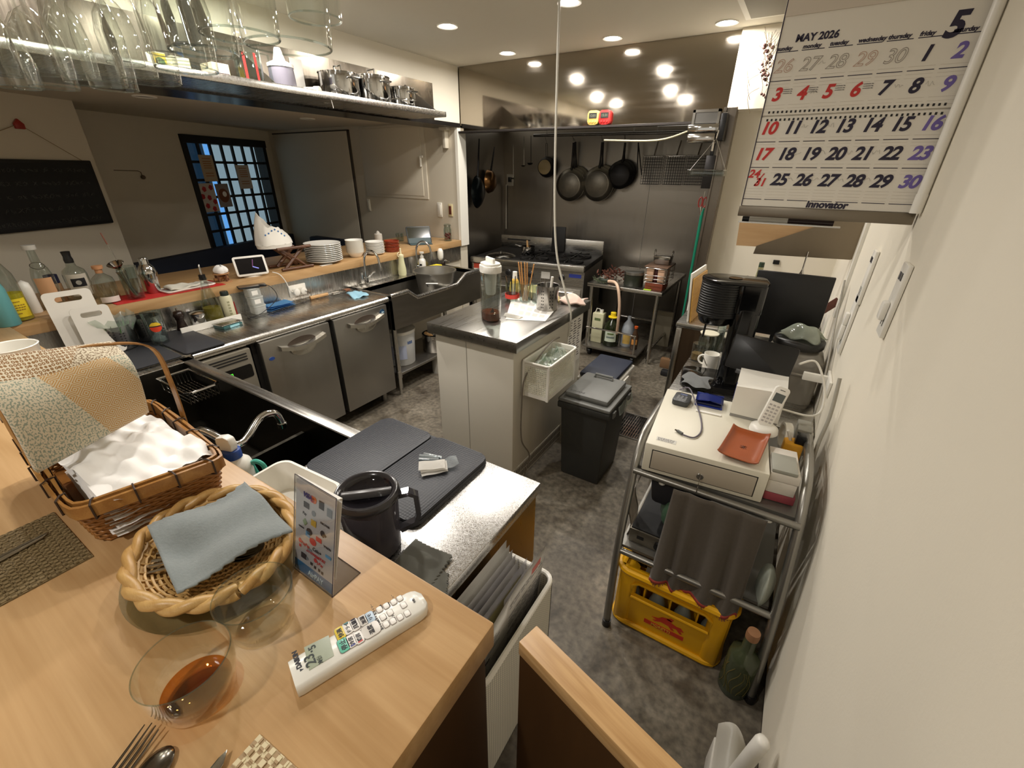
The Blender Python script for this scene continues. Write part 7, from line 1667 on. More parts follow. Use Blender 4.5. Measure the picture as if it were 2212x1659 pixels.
MB().box((-0.045,-0.008,H2+0.03),(0.045,0.008,H2+0.06),0.006).build('lid_fin',WHP,o);MB().lathe([(0,H2-0.13),(0.022,H2-0.128),(0.026,H2-0.12),(0.033,H2-0.01),(0,H2-0.01)],28).build('filter_cup',mk('filter_white',(214,214,208),0.45),o,50)
MB().box((0.06,-0.012,H2-0.02),(0.092,0.012,H2),0.004).box((0.078,-0.010,0.03),(0.092,0.010,H2),0.004).build('handle',CLR,o)
t = MB().faces([(-0.02,-0.02,0.0),(0.02,-0.02,0),(0.02,0.02,0),(-0.02,0.02,0),(0,0,0.05)],[(0,1,2,3),(0,1,4),(1,2,4),(2,3,4),(3,0,4)]).build('tea_bag',mk('tea_dark',(60,44,36),0.8),None,0);t.location = (-1.255,1.815,iz+0.02);t.rotation_euler = (0.1,0.2,0.4);tag(t,'dark pyramid tea bag at the bottom of the filter jug','tea bag')
pp = [Z(*l,iz+0.0008) for l in ((1108,636),(1092,690),(1178,694),(1200,668))]
o = MB().faces([p for p in pp]+[p+Vector((0,0,0.0008)) for p in pp],[(3,2,1,0),(4,5,6,7),(0,1,5,4),(1,2,6,5),(2,3,7,6),(3,0,4,7)]).build('paper_sheet',PAPER,None,0);tag(o,'white recipe sheet with grey boxes lying on the island','paper')
mb = MB()
for r in range(3):
    for c in range(5):
        u,v = 0.1+0.17*c,0.22+0.25*r;e = Vector((0,0,0.0011));f_ = lambda a,b: pp[1].lerp(pp[2],a).lerp(pp[0].lerp(pp[3],a),b)+e
        mb.faces([f_(u,v),f_(u+0.12,v),f_(u+0.12,v+0.16),f_(u,v+0.16)],[(0,1,2,3)])
mb.build('printed_pattern',mk('print_pale',(206,202,196),0.8),o,0,fix=False)
o = MB().grid(lambda u,v: Vector((-1.235+0.10*u,1.90+0.05*v,iz+0.004+0.012*math.sin(PI*v)*(1-u*0.5))),10,8,thick=0.002).build('paper_sheet',PAPER,None,60);tag(o,'folded white paper scrap beside the filter jug base','paper')
utensil_pot((-1.105,2.165,iz),0.062,0.14,'perforated steel utensil pot on the island',(-0.55,-0.38,0.25,0.5),6,facing(-1.105,2.165))
for k,(dx,dy,hx,hy,hh_,m_,lb,r1) in enumerate(((0.01,0.0,0.02,0.01,0.18,WHM,'white handled tool standing in the island utensil pot',0.008),(-0.03,0.0,-0.055,0.0,0.175,SILV,'steel tweezers leaning in the island utensil pot',0.003),(-0.02,0.01,-0.03,0.02,0.16,SILV,'steel spoon handle in the island utensil pot',0.003),(0.0,-0.02,-0.01,-0.03,0.15,SILV,'short steel whisk handle in the island utensil pot',0.004))):
    t = thing('kitchen_tool',lb,'tool',(-1.105,2.165,iz+0.006));MB().tube([(dx,dy,0),(hx,hy,hh_)],r1,8).build('handle',m_,t)
def tumb(x,y,r,h,lb,mat=GLT):
    t = thing('drinking_glass',lb,'glass',(x,y,iz));MB().lathe([(0,0),(r*0.85,0),(r*0.88,0.004),(r,h),(r*0.96,h),(r*0.83,0.008),(0,0.007)],30).build('glass_wall',mat,t,50);return t
tumb(-1.205,2.24,0.042,0.115,'clear glass of small tools next to the utensil pot on the island');tumb(-1.285,2.22,0.04,0.115,'clear glass holding wooden skewers on the island');tumb(-1.365,2.20,0.042,0.115,'clear glass with a red band and dark tools on the island')
MB().lathe([(0.0425,0.02),(0.0435,0.02),(0.0445,0.045),(0.0430,0.045)],30,close=True).build('red_band',mk('band_red',(206,60,48),0.5),bpy.data.objects['drinking_glass.002'],50)
for k in range(8):
    a = 2*PI*k/8;t = MB().tube([(-1.285+0.014*math.cos(a),2.22+0.014*math.sin(a),iz+0.01),(-1.30+0.03*math.cos(a)+(0.045 if k == 0 else 0),2.21+0.02*math.sin(a),iz+0.235)],0.0036,6).build('skewer',mk('skewer_wood',(186,134,76),0.6) if 'skewer_wood' not in M else M['skewer_wood'],None);tag(t,'wooden skewer standing in the glass on the island','skewer','skewers in the glass on the island')
for k,(a,m_) in enumerate(((0.4,SILV),(2.0,BLP),(3.6,SILV))):
    t = MB().tube([(-1.365+0.012*math.cos(a),2.20+0.012*math.sin(a),iz+0.01),(-1.375+0.03*math.cos(a),2.195+0.03*math.sin(a),iz+0.15)],0.004,8).build('small_tool',m_,None);tag(t,('thin steel tool','black handled tool','steel fork handle')[k]+' standing in the glass with the red band','tool')
for k in range(3):
    t = MB().tube([(-1.205+0.012*k-0.01,2.24,iz+0.01),(-1.215+0.02*k,2.235,iz+0.10)],0.005,8).build('small_tool',SILV,None);tag(t,'short steel tool inside the clear glass next to the utensil pot','tool','tools in the clear glass')
o = MB().lathe([(0,0),(0.08,0),(0.105,0.03),(0.11,0.05),(0.105,0.05),(0.076,0.006),(0,0.006)],36).build('serving_dish',mk('dish_cream',(214,200,150),0.35),None,50);o.location = (-1.26,2.38,iz);tag(o,'cream coloured serving dish behind the glasses on the island','dish')
o = thing('banana_skin','yellowish strip of peel hanging over the cream dish','peel',(-1.15,2.34,iz));MB().tube(smoothpath([(-0.08,0.02,0.055),(-0.02,0.0,0.06),(0.03,-0.02,0.035),(0.05,-0.04,0.01)],5),0.012,8,rs=None).build('peel',mk('peel_yellow',(196,180,116),0.6),o)
def tow(u,v): return Vector((-1.12+0.16*u+0.02*math.sin(6*v),2.30+0.14*v,iz+0.012+0.032*math.sin(PI*u)*math.sin(PI*v)+0.008*math.sin(9*u+5*v)))
cloth('kitchen_towel',tow,20,18,mk('towel_pink',(206,178,164),0.9,sheen=0.3),0.008,'crumpled pinkish towel at the far corner of the island','towel')
o = thing('mayonnaise_bottle','white squeeze bottle with yellow contents behind the filter jug','bottle',(-1.50,2.36,iz));o.location = (-1.47,2.40,iz);MB().lathe([(0,0),(0.032,0),(0.038,0.015),(0.03,0.06),(0.014,0.09),(0.012,0.12),(0,0.122)],28).build('body',mk('mayo_yellow',(226,184,80),0.4),o,60);MB().lathe([(0,0.085),(0.016,0.085),(0.014,0.13),(0,0.132)],20).build('cap',WHP,o,50)
# basket on the island side
bx0,bx1,by0,by1,bz0,bz1 = -0.978,-0.840,1.695,2.00,0.56,0.752
o = thing('wall_basket','white perforated plastic basket full of clear bags on the island side','basket',(0,0,0))
mkperf('perf_plastic',1)
def mkholes(key,rgb):
    m,nt,b = _new(key);N,L = nt.nodes,nt.links;tc = N.new('ShaderNodeTexCoord');sp = N.new('ShaderNodeSeparateXYZ');L.new(tc.outputs['Object'],sp.inputs[0])
    def band(out,sc,lim):
        a = N.new('ShaderNodeMath');a.operation = 'MULTIPLY';a.inputs[1].default_value = sc;L.new(out,a.inputs[0]);f = N.new('ShaderNodeMath');f.operation = 'FRACT';L.new(a.outputs[0],f.inputs[0]);g = N.new('ShaderNodeMath');g.operation = 'LESS_THAN';g.inputs[1].default_value = lim;L.new(f.outputs[0],g.inputs[0]);return g.outputs[0]
    xy = N.new('ShaderNodeMath');xy.operation = 'ADD';L.new(sp.outputs[0],xy.inputs[0]);L.new(sp.outputs[1],xy.inputs[1])
    m_ = N.new('ShaderNodeMath');m_.operation = 'MULTIPLY';L.new(band(xy.outputs[0],105,0.55),m_.inputs[0]);L.new(band(sp.outputs[2],95,0.55),m_.inputs[1])
    tr = N.new('ShaderNodeBsdfTransparent');mx = N.new('ShaderNodeMixShader');L.new(m_.outputs[0],mx.inputs[0]);L.new(b.outputs[0],mx.inputs[1]);L.new(tr.outputs[0],mx.inputs[2]);L.new(mx.outputs[0],N['Material Output'].inputs[0])
    b.inputs['Base Color'].default_value = lin(rgb);b.inputs['Roughness'].default_value = 0.45;M[key] = m
mkholes('holed_plastic',(224,220,204))
def walls(mb,za,zb,ins=0.0,tp=0.0):
    for (a,b) in (((bx0,by0),(bx1,by0)),((bx1,by0),(bx1,by1)),((bx1,by1),(bx0,by1)),((bx0,by1),(bx0,by0))): mb.faces([(a[0],a[1],za),(b[0],b[1],za),(b[0],b[1],zb),(a[0],a[1],zb)],[(0,1,2,3)])
mb = MB();walls(mb,bz0+0.022,bz1-0.022);mb.build('perforated_wall',M['holed_plastic'],o,0,fix=False)
mb = MB();walls(mb,bz0,bz0+0.0222);walls(mb,bz1-0.0222,bz1);mb.faces([(bx0,by0,bz0),(bx1,by0,bz0),(bx1,by1,bz0),(bx0,by1,bz0)],[(0,1,2,3)])
for (x,y) in ((bx0,by0),(bx1,by0),(bx1,by1),(bx0,by1)): mb.box((x-0.006,y-0.006,bz0),(x+0.006,y+0.006,bz1))
mb.build('solid_band',WHP,o,0,fix=False)
MB().tube([(x,y,bz1) for x,y in rrect(bx1-bx0+0.012,by1-by0+0.012,0.02,5,(bx0+bx1)/2,(by0+by1)/2)],0.006,8,closed=True).build('rim',WHP,o)
MB().box((IX1-0.0295,1.75,0.70),(bx0-0.001,1.95,0.735)).build('mount',WHP,o,0)
def bagf(s): return lambda u,v: Vector((-0.966+0.05*math.cos(2*PI*u)*math.sin(PI*v+0.1)+0.01*math.sin(9*u*PI+s)+0.058,1.85+(-0.075 if s < 2 else 0.07)+0.07*math.sin(2*PI*u)*math.sin(PI*v+0.1),0.675+0.085*v+0.016*math.sin(6*PI*u+s)*v+0.008*math.sin(13*u+17*v)))
for s,lb in ((1,'crinkled clear bag at the near end of the island basket'),(3,'crinkled clear bag at the far end of the island basket')):
    t = MB().grid(bagf(s),30,10).build('plastic_bag',BAGC,None,180);tag(t,lb,'bag')
o = thing('paper_notice','printed white notices taped on the island side near the cord','notice',(0,0,0));xs = IX1-0.029
MB().box((xs,2.24,0.50),(xs+0.0012,2.44,0.80)).build('sheet',PAPER,o,0);mb = MB();random.seed(9)
for c in range(3):
    for r in range(16):
        y = 2.255+0.06*c;z = 0.785-0.016*r;mb.box((xs+0.0012,y,z-0.006),(xs+0.0018,y+random.uniform(0.02,0.05),z))
mb.build('printed_text',INK,o,0)
o = MB().tube(smoothpath([(-1.135,2.2,CZ),(-1.125,2.195,2.0),(-1.105,2.19,1.5),(-1.07,2.18,1.2),(-1.0,2.17,1.0),(-0.955,2.17,0.88),(-0.958,2.17,0.74)],8),0.006,8).build('hanging_cable',mk('cord_grey',(196,192,180),0.5),None,60);tag(o,'grey white cord hanging from the ceiling down to the island','cord')
o = MB().tube(smoothpath([(-0.96,2.05,0.77),(-0.94,1.90,0.79),(-0.94,1.76,0.745),(-0.965,1.68,0.66),(-0.97,1.665,0.5),(-0.968,1.67,0.3),(-0.955,1.74,0.16),(-0.975,1.72,0.02)],8),0.004,8).build('appliance_cord',mk('cord_dark',(112,104,92),0.5),None,60);tag(o,'dark cord looping from behind the basket down the island side','cord')
# bin
o = thing('trash_bin','tall dark grey plastic bin with lighter hinged lid','bin',(-0.71,2.035,0),math.radians(0))
BIN = mk('bin_dark',(52,53,51),0.5,bump=0.1,bscale=200);BINL = mk('bin_lid',(112,113,110),0.5,bump=0.1,bscale=200)
MB().box((-0.135,-0.165,0),(0.135,0.165,0.47),0.012,taper=0.86).build('body',BIN,o);MB().box((-0.148,-0.18,0.452),(0.148,0.18,0.49),0.008).build('rim',BIN,o)
l = MB().box((-0.147,-0.179,0.491),(0.147,0.179,0.512),0.008).box((-0.122,-0.150,0.512),(0.122,0.150,0.545),0.014,taper=1.0).build('lid',BINL,o);MB().tube([(-0.05,0.10,0.545),(-0.05,0.11,0.56),(0.05,0.11,0.56),(0.05,0.10,0.545)],0.008,8).build('lid_handle',BINL,l)
text('lid_marking','SQUARE',0.022,mk('marking',(84,84,82),0.6),T3((-0.10,-0.13,0.5453)),l,0.0003)
for y in (-0.12,0.12): MB().box((0.148,y-0.02,0.45),(0.158,y+0.02,0.485),0.003).build('clip',BINL,o)
MB().grid(lambda u,v: Vector((0.15+0.012*v+0.004*math.sin(9*u),-0.05+0.22*u,0.478-0.05*v)),12,6,thick=0.002).build('bin_liner',BAGC,o,180)
o = thing('cooler_box','white box with navy cushioned lid behind the bin','box',(-0.84,2.53,0),0.0)
MB().box((-0.11,-0.17,0),(0.13,0.20,0.38),0.012).build('body',WHP,o);MB().box((-0.122,-0.182,0.38),(0.142,0.212,0.41),0.012).build('rim',WHP,o);MB().box((-0.11,-0.17,0.41),(0.13,0.20,0.445),0.015).build('lid_cushion',mk('navy_lid',(34,40,56),0.6),o)
MB().box((0.135,-0.06,0.33),(0.152,0.06,0.39),0.004).build('latch',WHP,o)
# ================================================================ calendar
CYP = 1.715
o = thing('calendar_board','hanging white board with steel foot rail that carries the wall calendar','board',(0,0,0))
cl,crr = AY(1597,455,CYP).x,WX-0.006;ztop = 2.16;zb = AY(1800,468,CYP).z
MB().box((cl,CYP+0.004,zb-0.012),(crr,CYP+0.022,ztop),0.001).build('panel',mk('board_white',(214,208,196),0.5),o,0)
MB().box((cl-0.002,CYP-0.004,zb-0.012),(crr,CYP+0.024,zb+0.02),0.002).build('foot_rail',mksteel('rail_alu',(128,120,108),0.35,stretch=(3,60,60)),o,30)
for x in (cl+0.04,crr-0.05): MB().tube([(x,CYP+0.013,ztop),(x,CYP+0.013,CZ)],0.004,8).build('hanging_rod',SILV,o)
cal = thing('calendar','large monthly wall calendar for May 2026','calendar',(0,0,0))
zc0,zc1 = zb+0.021,2.10
CALP = mk('calendar_paper',(228,223,212),0.6)
mb = MB();zm = AY(1830,244,CYP).z
MB().box((cl+0.004,CYP,zc0),(crr-0.012,CYP+0.003,zm-0.002)).build('lower_sheet',CALP,cal,0);MB().box((cl+0.004,CYP,zm+0.002),(crr-0.012,CYP+0.003,zc1)).build('upper_sheet',CALP,cal,0)
MB().box((cl+0.004,CYP-0.003,AY(1760,28,CYP).z),(crr-0.012,CYP+0.004,zc1+0.002)).build('head_strip',mk('strip_tan',(208,198,184),0.6),cal,0)
MB().box((cl+0.001,CYP-0.001,zc0),(cl+0.004,CYP+0.004,zc1)).box((crr-0.012,CYP-0.001,zc0),(crr-0.010,CYP+0.004,zc1)).build('dark_edge',mk('edge_plum',(50,36,50),0.5),cal,0)
NAVI = mk('cal_navy',(34,28,52),0.6);CRED = mk('cal_red',(196,48,44),0.6);CVIO = mk('cal_violet',(112,96,168),0.6);CGRY = mk('cal_grey',(150,142,132),0.7);CTAN = mk('cal_tan',(196,158,136),0.7);CLIN = mk('cal_line',(198,190,176),0.8)
CT_ = lambda x,z: frame((x,CYP-0.0006,z),(1,0,0),(0,0,1))
rows = [((1700,140),(2062,106),['26','27','28','29','30','1','2']),((1673,203),(2037,178),['3','4','5','6','7','8','9']),((1662,276),(2010,262),['10','11','12','13','14','15','16']),
        ((1649,332),(1990,327),['17','18','19','20','21','22','23']),((1642,388),(1966,387),['','25','26','27','28','29','30'])]
ink_ = {'n': [],'r': [],'v': [],'go': [],'to': []}
xA = [AY(*r[0],CYP).x for r in rows];xB = [AY(*r[1],CYP).x for r in rows];x0c,x6c = sum(xA)/5-0.004,sum(xB)/5+0.004
DS = 0.0455;lines = MB();thin = MB();holes = MB();tiny = []
dx = (x6c-x0c)/6
for ri,(pa,pb,ds) in enumerate(rows):
    zz = (AY(*pa,CYP).z+AY(*pb,CYP).z)/2
    for ci,d in enumerate(ds):
        x = x0c+dx*ci;kw = dict(shear=0.24,bold=0.0016,align='CENTER',space=0.92)
        if d:
            it = (d,DS,CT_(x,zz-0.018),kw)
            if ri == 0 and ci < 5: ink_['to' if ci in (0,3) else 'go'].append((d,DS,CT_(x,zz-0.018),dict(shear=0.24,outline=0.0006,align='CENTER',space=0.98)))
            elif ci == 0 or (ri == 1 and ci in (1,2,3)): ink_['r'].append(it)
            elif ci == 6: ink_['v'].append(it)
            else: ink_['n'].append(it)
        lx = x-dx*0.42
        if ri == 0 or ri == 1 or ri >= 3: lines.box((lx,CYP-0.0005,zz+0.030),(lx+dx*0.86,CYP,zz+0.0318))
        for k in range(4): thin.box((lx,CYP-0.0003,zz-0.030-0.0085*k),(lx+dx*0.86,CYP,zz-0.0294-0.0085*k))
        if ri == 4: lines.box((lx,CYP-0.0005,zz-0.062),(lx+dx*0.86,CYP,zz-0.0602))
        if ri == 0: tiny.append((('sunday','monday','tuesday','wednesday','thursday','friday','saturday')[ci],0.0135,CT_(lx+0.001,zz+0.0345),dict(shear=0.2,bold=0.0005)))
        if ri == 1 and 0 <= ci <= 3:
            for k in range(3): tiny.append(('constitution day',0.0035,CT_(x+0.016,zz+0.008-0.005*k),{}))
zz4 = (AY(1643,388,CYP).z+AY(1966,387,CYP).z)/2
ink_['r'] += [('24',0.032,CT_(x0c-0.010,zz4+0.002),dict(shear=0.24,bold=0.001,align='CENTER')),('31',0.032,CT_(x0c+0.012,zz4-0.022),dict(shear=0.24,bold=0.001,align='CENTER')),('/',0.052,CT_(x0c-0.004,zz4-0.022),dict(shear=0.3))]
for k in range(36):
    x = cl+0.02+(crr-cl-0.05)*k/35
    for s in (1,-1): holes.box((x-0.0024,CYP-0.0008,zm+s*0.010-0.003),(x+0.0024,CYP,zm+s*0.010+0.003))
lines.build('rule_line_print',NAVI,cal,0);thin.build('note_line_print',CLIN,cal,0);holes.build('spiral_hole_pattern',BLM,cal,0)
q = AY(1718,88,CYP);ink_['n'].append(('MAY 2026',0.0235,CT_(q.x,q.z-0.003),dict(shear=0.1,bold=0.0009)))
q = AY(2062,55,CYP);ink_['n'].append(('5',0.072,CT_(q.x,q.z-0.022),dict(shear=0.22,bold=0.0028,align='CENTER')))
q = AY(1783,449,CYP);ink_['n'].append(('innovator',0.027,CT_(q.x,q.z),dict(shear=0.12,bold=0.0012,align='CENTER')))
texts('dark_lettering',ink_['n'],NAVI,cal);texts('red_lettering',ink_['r'],CRED,cal);texts('violet_lettering',ink_['v'],CVIO,cal);texts('outlined_lettering',ink_['go'],CGRY,cal);texts('outlined_lettering',ink_['to'],CTAN,cal);texts('weekday_lettering',tiny,NAVI,cal)
random.seed(31);mb = MB()
for (c,r) in ((1,0),(4,1),(5,1),(1,2),(2,2),(6,2),(1,3),(2,3),(3,3),(4,3),(1,4),(2,4),(3,4),(4,4),(6,3),(1,1)):
    zz = (AY(*rows[r][0],CYP).z+AY(*rows[r][1],CYP).z)/2;x = x0c+dx*c+0.022;pts = []
    for k in range(7): pts.append((x+0.003*k,CYP-0.0006,zz+random.uniform(-.006,.006)))
    mb.tube(pts,0.0003,4)
mb.build('pencil_lettering',mk('pencil',(150,144,136),0.8),cal,0)
o = thing('marker_pen','whiteboard marker lying along the foot rail of the calendar board','pen',(cl+0.012,CYP+0.036,zb-0.022));MB().tube([(0.02,0,0),(0.135,0,0)],0.008,12).build('barrel',mk('marker_white',(200,198,190),0.4),o);MB().tube([(0,0,0),(0.021,0,0)],0.0085,12).build('cap',BLP,o);MB().tube([(0.135,0,0),(0.26,0,0)],0.0082,12).build('dark_end',mk('marker_dark',(44,30,30),0.4),o)
MB().box((-0.01,-0.012,-0.0125),(0.28,0.012,-0.0085)).build('holder_clip',STX,o,0)
o = thing('cable_conduit','white conduit pipe with end cap running down the wall beside the calendar','pipe',(0,0,0));MB().tube([(WX-0.014,CYP-0.03,AY(2003,430,CYP).z),(WX-0.014,CYP-0.03,CZ)],0.0125,12).build('pipe',WHP,o);MB().tube([(WX-0.014,CYP-0.03,AY(2003,462,CYP-0.03).z),(WX-0.014,CYP-0.03,AY(2003,420,CYP-0.03).z)],0.014,12).build('end_cap',WHP,o)
# dried flowers on the upper wall
random.seed(14);o = thing('dried_flowers','bunch of dried flowers hanging on the white upper wall behind the calendar','flowers',(0,0,0));mb = MB();m2 = MB()
for i in range(46):
    q = AY(1655+random.gauss(0,8),95+random.random()*115,3.42-random.random()*0.05);a = q+Vector((random.uniform(-.05,.05),random.uniform(-.03,.0),random.uniform(.03,.12)));mb.tube([q,q.lerp(a,.5)+Vector((.008,0,0)),a],0.0012,4);m2.ball(q,random.uniform(0.004,0.011),8)
for k in range(3): q = AY(1640,130+30*k,3.42);mb.tube(smoothpath([q,q+Vector((-0.05,-0.02,-0.04)),q+Vector((-0.02,-0.01,-0.13))],5),0.0015,4)
mb.build('stems',mk('stem_brown',(122,104,76),0.8),o,60);m2.build('blossoms',mk('blossom_plum',(96,64,58),0.8,var=0.3,scale=50),o,60)
# steel and tan boards on the wall behind, under the calendar
o = thing('steel_sheet','plain stainless sheet hung on the wall under the calendar','sheet',(0,0,0));YS = 2.84
s0,s1_ = AY(1627,548,YS),AY(1846,562,YS);zt = AY(1800,470,YS).z+0.05
P_ = [(s0.x,s0.z),(s1_.x-0.02,s1_.z),(s1_.x-0.006,s1_.z+0.006),(s1_.x,s1_.z+0.02),(s1_.x,zt),(AY(1800,477,YS).x,AY(1800,477,YS).z),(AY(1634,531,YS).x,AY(1634,531,YS).z)]
MB().prism(P_,0,0.004,T=frame((0,YS,0),(1,0,0),(0,0,1))).build('sheet',mksteel('sheet_steel',(138,126,108),0.32,stretch=(20,20,2)),o,0);MB().tube([(s1_.x-0.03,YS+0.01,s1_.z+0.06),(WX,YS+0.01,s1_.z+0.06)],0.006,8).build('wall_bracket',STD,o)
o = thing('wood_board','tan wooden board fixed behind the stainless sheet','board',(0,0,0));P_ = [AY(1598,478,YS+0.012),AY(1590,530,YS+0.012),AY(1640,533,YS+0.012),AY(1850,530,YS+0.012),AY(1850,470,YS+0.012)]
MB().prism([(p.x,p.z) for p in P_],-0.012,0,T=frame((0,YS+0.012,0),(1,0,0),(0,0,1))).build('board_panel',mkwood('tan_board',(198,164,122),(180,144,100),'X',2,0.6,ring=2),o,0);MB().tube([(AY(1850,500,YS).x-0.02,YS+0.018,1.35),(WX,YS+0.018,1.35)],0.006,8).build('wall_bracket',STD,o)
# outlets on the passage wall
def wall_outlet(px,py,w,h,label,plugs=0,sw=False,cat='outlet',nm='wall_outlet'):
    q = AX(px,py,WX);t = thing(nm,label,cat,(WX-0.001,q.y,q.z));MB().box((-0.012,-w/2,-h/2),(0,w/2,h/2),0.003).build('cover_plate',WHP,t)
    if sw:
        for y in (-0.012,0.014): MB().box((-0.0135,y-0.008,h*0.28),(-0.0115,y+0.008,h*0.38)).build('switch_window',mk('sw_navy',(30,34,54),0.3) if 'sw_navy' not in M else M['sw_navy'],t,0)
    for k in range(plugs): MB().box((-0.028,-0.018+0.0*k,-h*0.28+0.06*k),(-0.012,0.018,-h*0.02+0.05*k),0.006).build('plug',WHP,t)
    mb = MB()
    for y in (-0.012,0.014): mb.box((-0.0128,y-0.002,-h*0.36),(-0.0118,y+0.002,-h*0.18))
    mb.build('socket_groove',BLM,t,0);return t
wall_outlet(1938,650,0.075,0.20,'white combined switch and double outlet on the lit part of the passage wall',1,True)
wall_outlet(1878,600,0.07,0.20,'slim white outlet in the shade below the calendar with a dark slot',0,True)
wall_outlet(1838,700,0.08,0.24,'busy white outlet with plugs above the container beside the shaded wall',2)
o = thing('cable_duct','vertical white cable duct in the corner of the shaded wall','duct',(0,0,0));q = AX(1865,500,WX);MB().box((WX-0.014,2.62,0.95),(WX,2.66,1.47)).build('duct',WHP,o,0)
o = thing('wall_shelf_bracket','white bracket on the passage wall behind the trolley','bracket',(0,0,0));q = AX(1790,830,WX);MB().box((WX-0.10,q.y-0.01,q.z),(WX-0.001,q.y+0.01,q.z+0.035),0.003).box((WX-0.012,q.y-0.10,q.z-0.02),(WX-0.001,q.y+0.05,q.z+0.045),0.002).build('bracket_arm',WHP,o)
# ================================================================ on the steel tables
z2 = 0.7505
utensil_pot((-0.355,3.32,z2),0.062,0.15,'tall perforated steel pot on the far table beside the white wall',(-0.45,-0.3,0.2,0.4),7,facing(-0.355,3.32));utensil_pot((-0.235,3.36,z2),0.055,0.145,'second perforated steel pot behind the coffee machine',(-0.3,0.2),6,facing(-0.235,3.36))
bottle('pour_bottle',(-0.185,3.25,z2),'small bottle with dark pourer before the second perforated pot','bottle',[(0,0),(0.03,0),(0.03,0.12),(0.012,0.15),(0.012,0.165),(0,0.165)],GLT,[('pourer',[(0,0.16),(0.016,0.16),(0.012,0.18),(0.004,0.24),(0,0.24)],BLP)])
bottle('glass_bottle',(-0.125,3.36,z2),'clear olive tinted bottle with green top by the white wall','bottle',[(0,0),(0.045,0),(0.047,0.005),(0.045,0.14),(0.02,0.22),(0.016,0.29),(0,0.29)],mkglass('olive_glass',(206,206,178),0.08,0.03,edge=0.6,body=0.15),[('stopper',[(0,0.285),(0.017,0.285),(0.016,0.315),(0,0.315)],mk('stopper_green',(44,60,44),0.5))])
bottle('sauce_bottle',(0.0,3.12,z2),'bottle with bright orange nozzle behind the black monitor','bottle',[(0,0),(0.03,0),(0.03,0.14),(0,0.145)],WHP,[('nozzle',[(0,0.14),(0.034,0.14),(0.034,0.16),(0.012,0.17),(0.009,0.2),(0,0.2)],mk('orange',(236,92,30),0.4))])
o = MB().box((0.06,3.05,z2),(0.20,3.16,z2+0.155),0.004).build('blue_box',mk('box_blue',(84,108,190),0.5),None);tag(o,'blue carton standing behind the black monitor','box')
o = thing('water_glass','small clear glass next to the blue carton','glass',(0.225,2.96,z2));MB().lathe([(0,0),(0.028,0),(0.032,0.12),(0.03,0.12),(0.026,0.006),(0,0.006)],24).build('glass_wall',GLT,o,50)
o = MB().box((-0.02,-0.004,0),(0.02,0.004,0.16),0.002).build('brown_paddle',mk('paddle',(92,48,36),0.5),None);o.location = (0.19,2.80,z2+0.13);o.rotation_euler = (-0.2,0.75,0);tag(o,'reddish brown flat handle sticking out above the monitor','utensil')
o = MB().box((-0.22,2.78,z2),(-0.07,2.98,z2+0.135),0.006).build('white_box',WHP,None);tag(o,'white box behind the coffee machine head','box')
o = thing('wall_hook','small black clip stuck on the white corner wall','hook',AY(1677,566,3.616));MB().box((-0.02,-0.012,-0.014),(0.02,0.003,0.014),0.003).build('clip',BLP,o)
o = thing('whisk','thin steel whisk hanging below the stainless sheet','whisk',AY(1742,556,2.83));MB().tube([(0,0,0.03),(0,0,-0.06)],0.004,8).build('handle',SILV,o);MB().lathe([(0.004,-0.06),(0.012,-0.09),(0.01,-0.12),(0,-0.13)],8).build('wires',SILV,o,60)
o = MB().prism([(0,0),(0.36,0),(0.36,0.30),(0,0.30)],0,0.012,T=frame((-0.435,2.80,z2),(0.05,1,0),(-0.10,0,1)),bev=0.002).build('cutting_board',WHM,None,30);tag(o,'white chopping board with tan edge leaning over the far table edge','board')
o = MB().prism([(0,0),(0.34,0),(0.34,0.27),(0,0.27)],0,0.008,T=frame((-0.418,2.80,z2),(0.05,1,0),(-0.10,0,1)),bev=0.001).build('cutting_board',mkwood('board_ochre',(206,160,84),(186,138,66),'Y',2),None,30);tag(o,'thin ochre board leaning behind the white chopping board','board')
z3 = 0.6105
# coffee machine
GLB = mk('gloss_black',(10,10,11),0.12);RIB = mk('rib_black',(20,20,21),0.38)
cm = thing('coffee_machine','glossy black coffee machine with ribbed round head','coffee machine',(-0.165,2.25,z3),math.radians(10))
MB().prism(rrect(0.30,0.24,0.05,5),0.0,0.03,bev=0.008).build('base',GLB,cm,40)
MB().prism(rrect(0.12,0.17,0.04,5,0.075,0.0),0.028,0.42,bev=0.006).build('column',GLB,cm,40)
mb = MB();n_ = 14;pr = []
for k in range(n_): z = 0.37+0.0115*k;pr += [(0.095,z),(0.0975,z+0.003),(0.0975,z+0.0085),(0.095,z+0.0112)]
mb.lathe([(0,0.37)]+pr+[(0,0.535)],48,c=(-0.045,0,0));mb.build('ribbed_head',RIB,cm,40)
MB().prism([( -0.045+0.1*math.cos(t),0.1*math.sin(t)) for t in [PI/2+PI*i/16 for i in range(17)]]+[(0.125,-0.085),(0.14,-0.05),(0.14,0.05),(0.125,0.085)],0.53,0.545,bev=0.004).build('top_cover',GLB,cm,40)
MB().prism(rrect(0.13,0.165,0.03,5,0.072,0),0.40,0.535,bev=0.006).build('rear_housing',GLB,cm,40);MB().lathe([(0.026,0.546),(0.03,0.548),(0.03,0.5475),(0,0.5475)],28,c=(0.0,0,0)).build('button_ring',GLB,cm,60)
MB().lathe([(0,0.325),(0.066,0.325),(0.075,0.335),(0.085,0.372),(0,0.372)],40,c=(-0.05,0,0)).build('brew_cup',GLB,cm,50);MB().tube([(-0.085,-0.02,0.33),(-0.088,-0.022,0.25)],0.005,8).build('dripper',BLP,cm)
cm.location = (-0.175,2.27,z3)
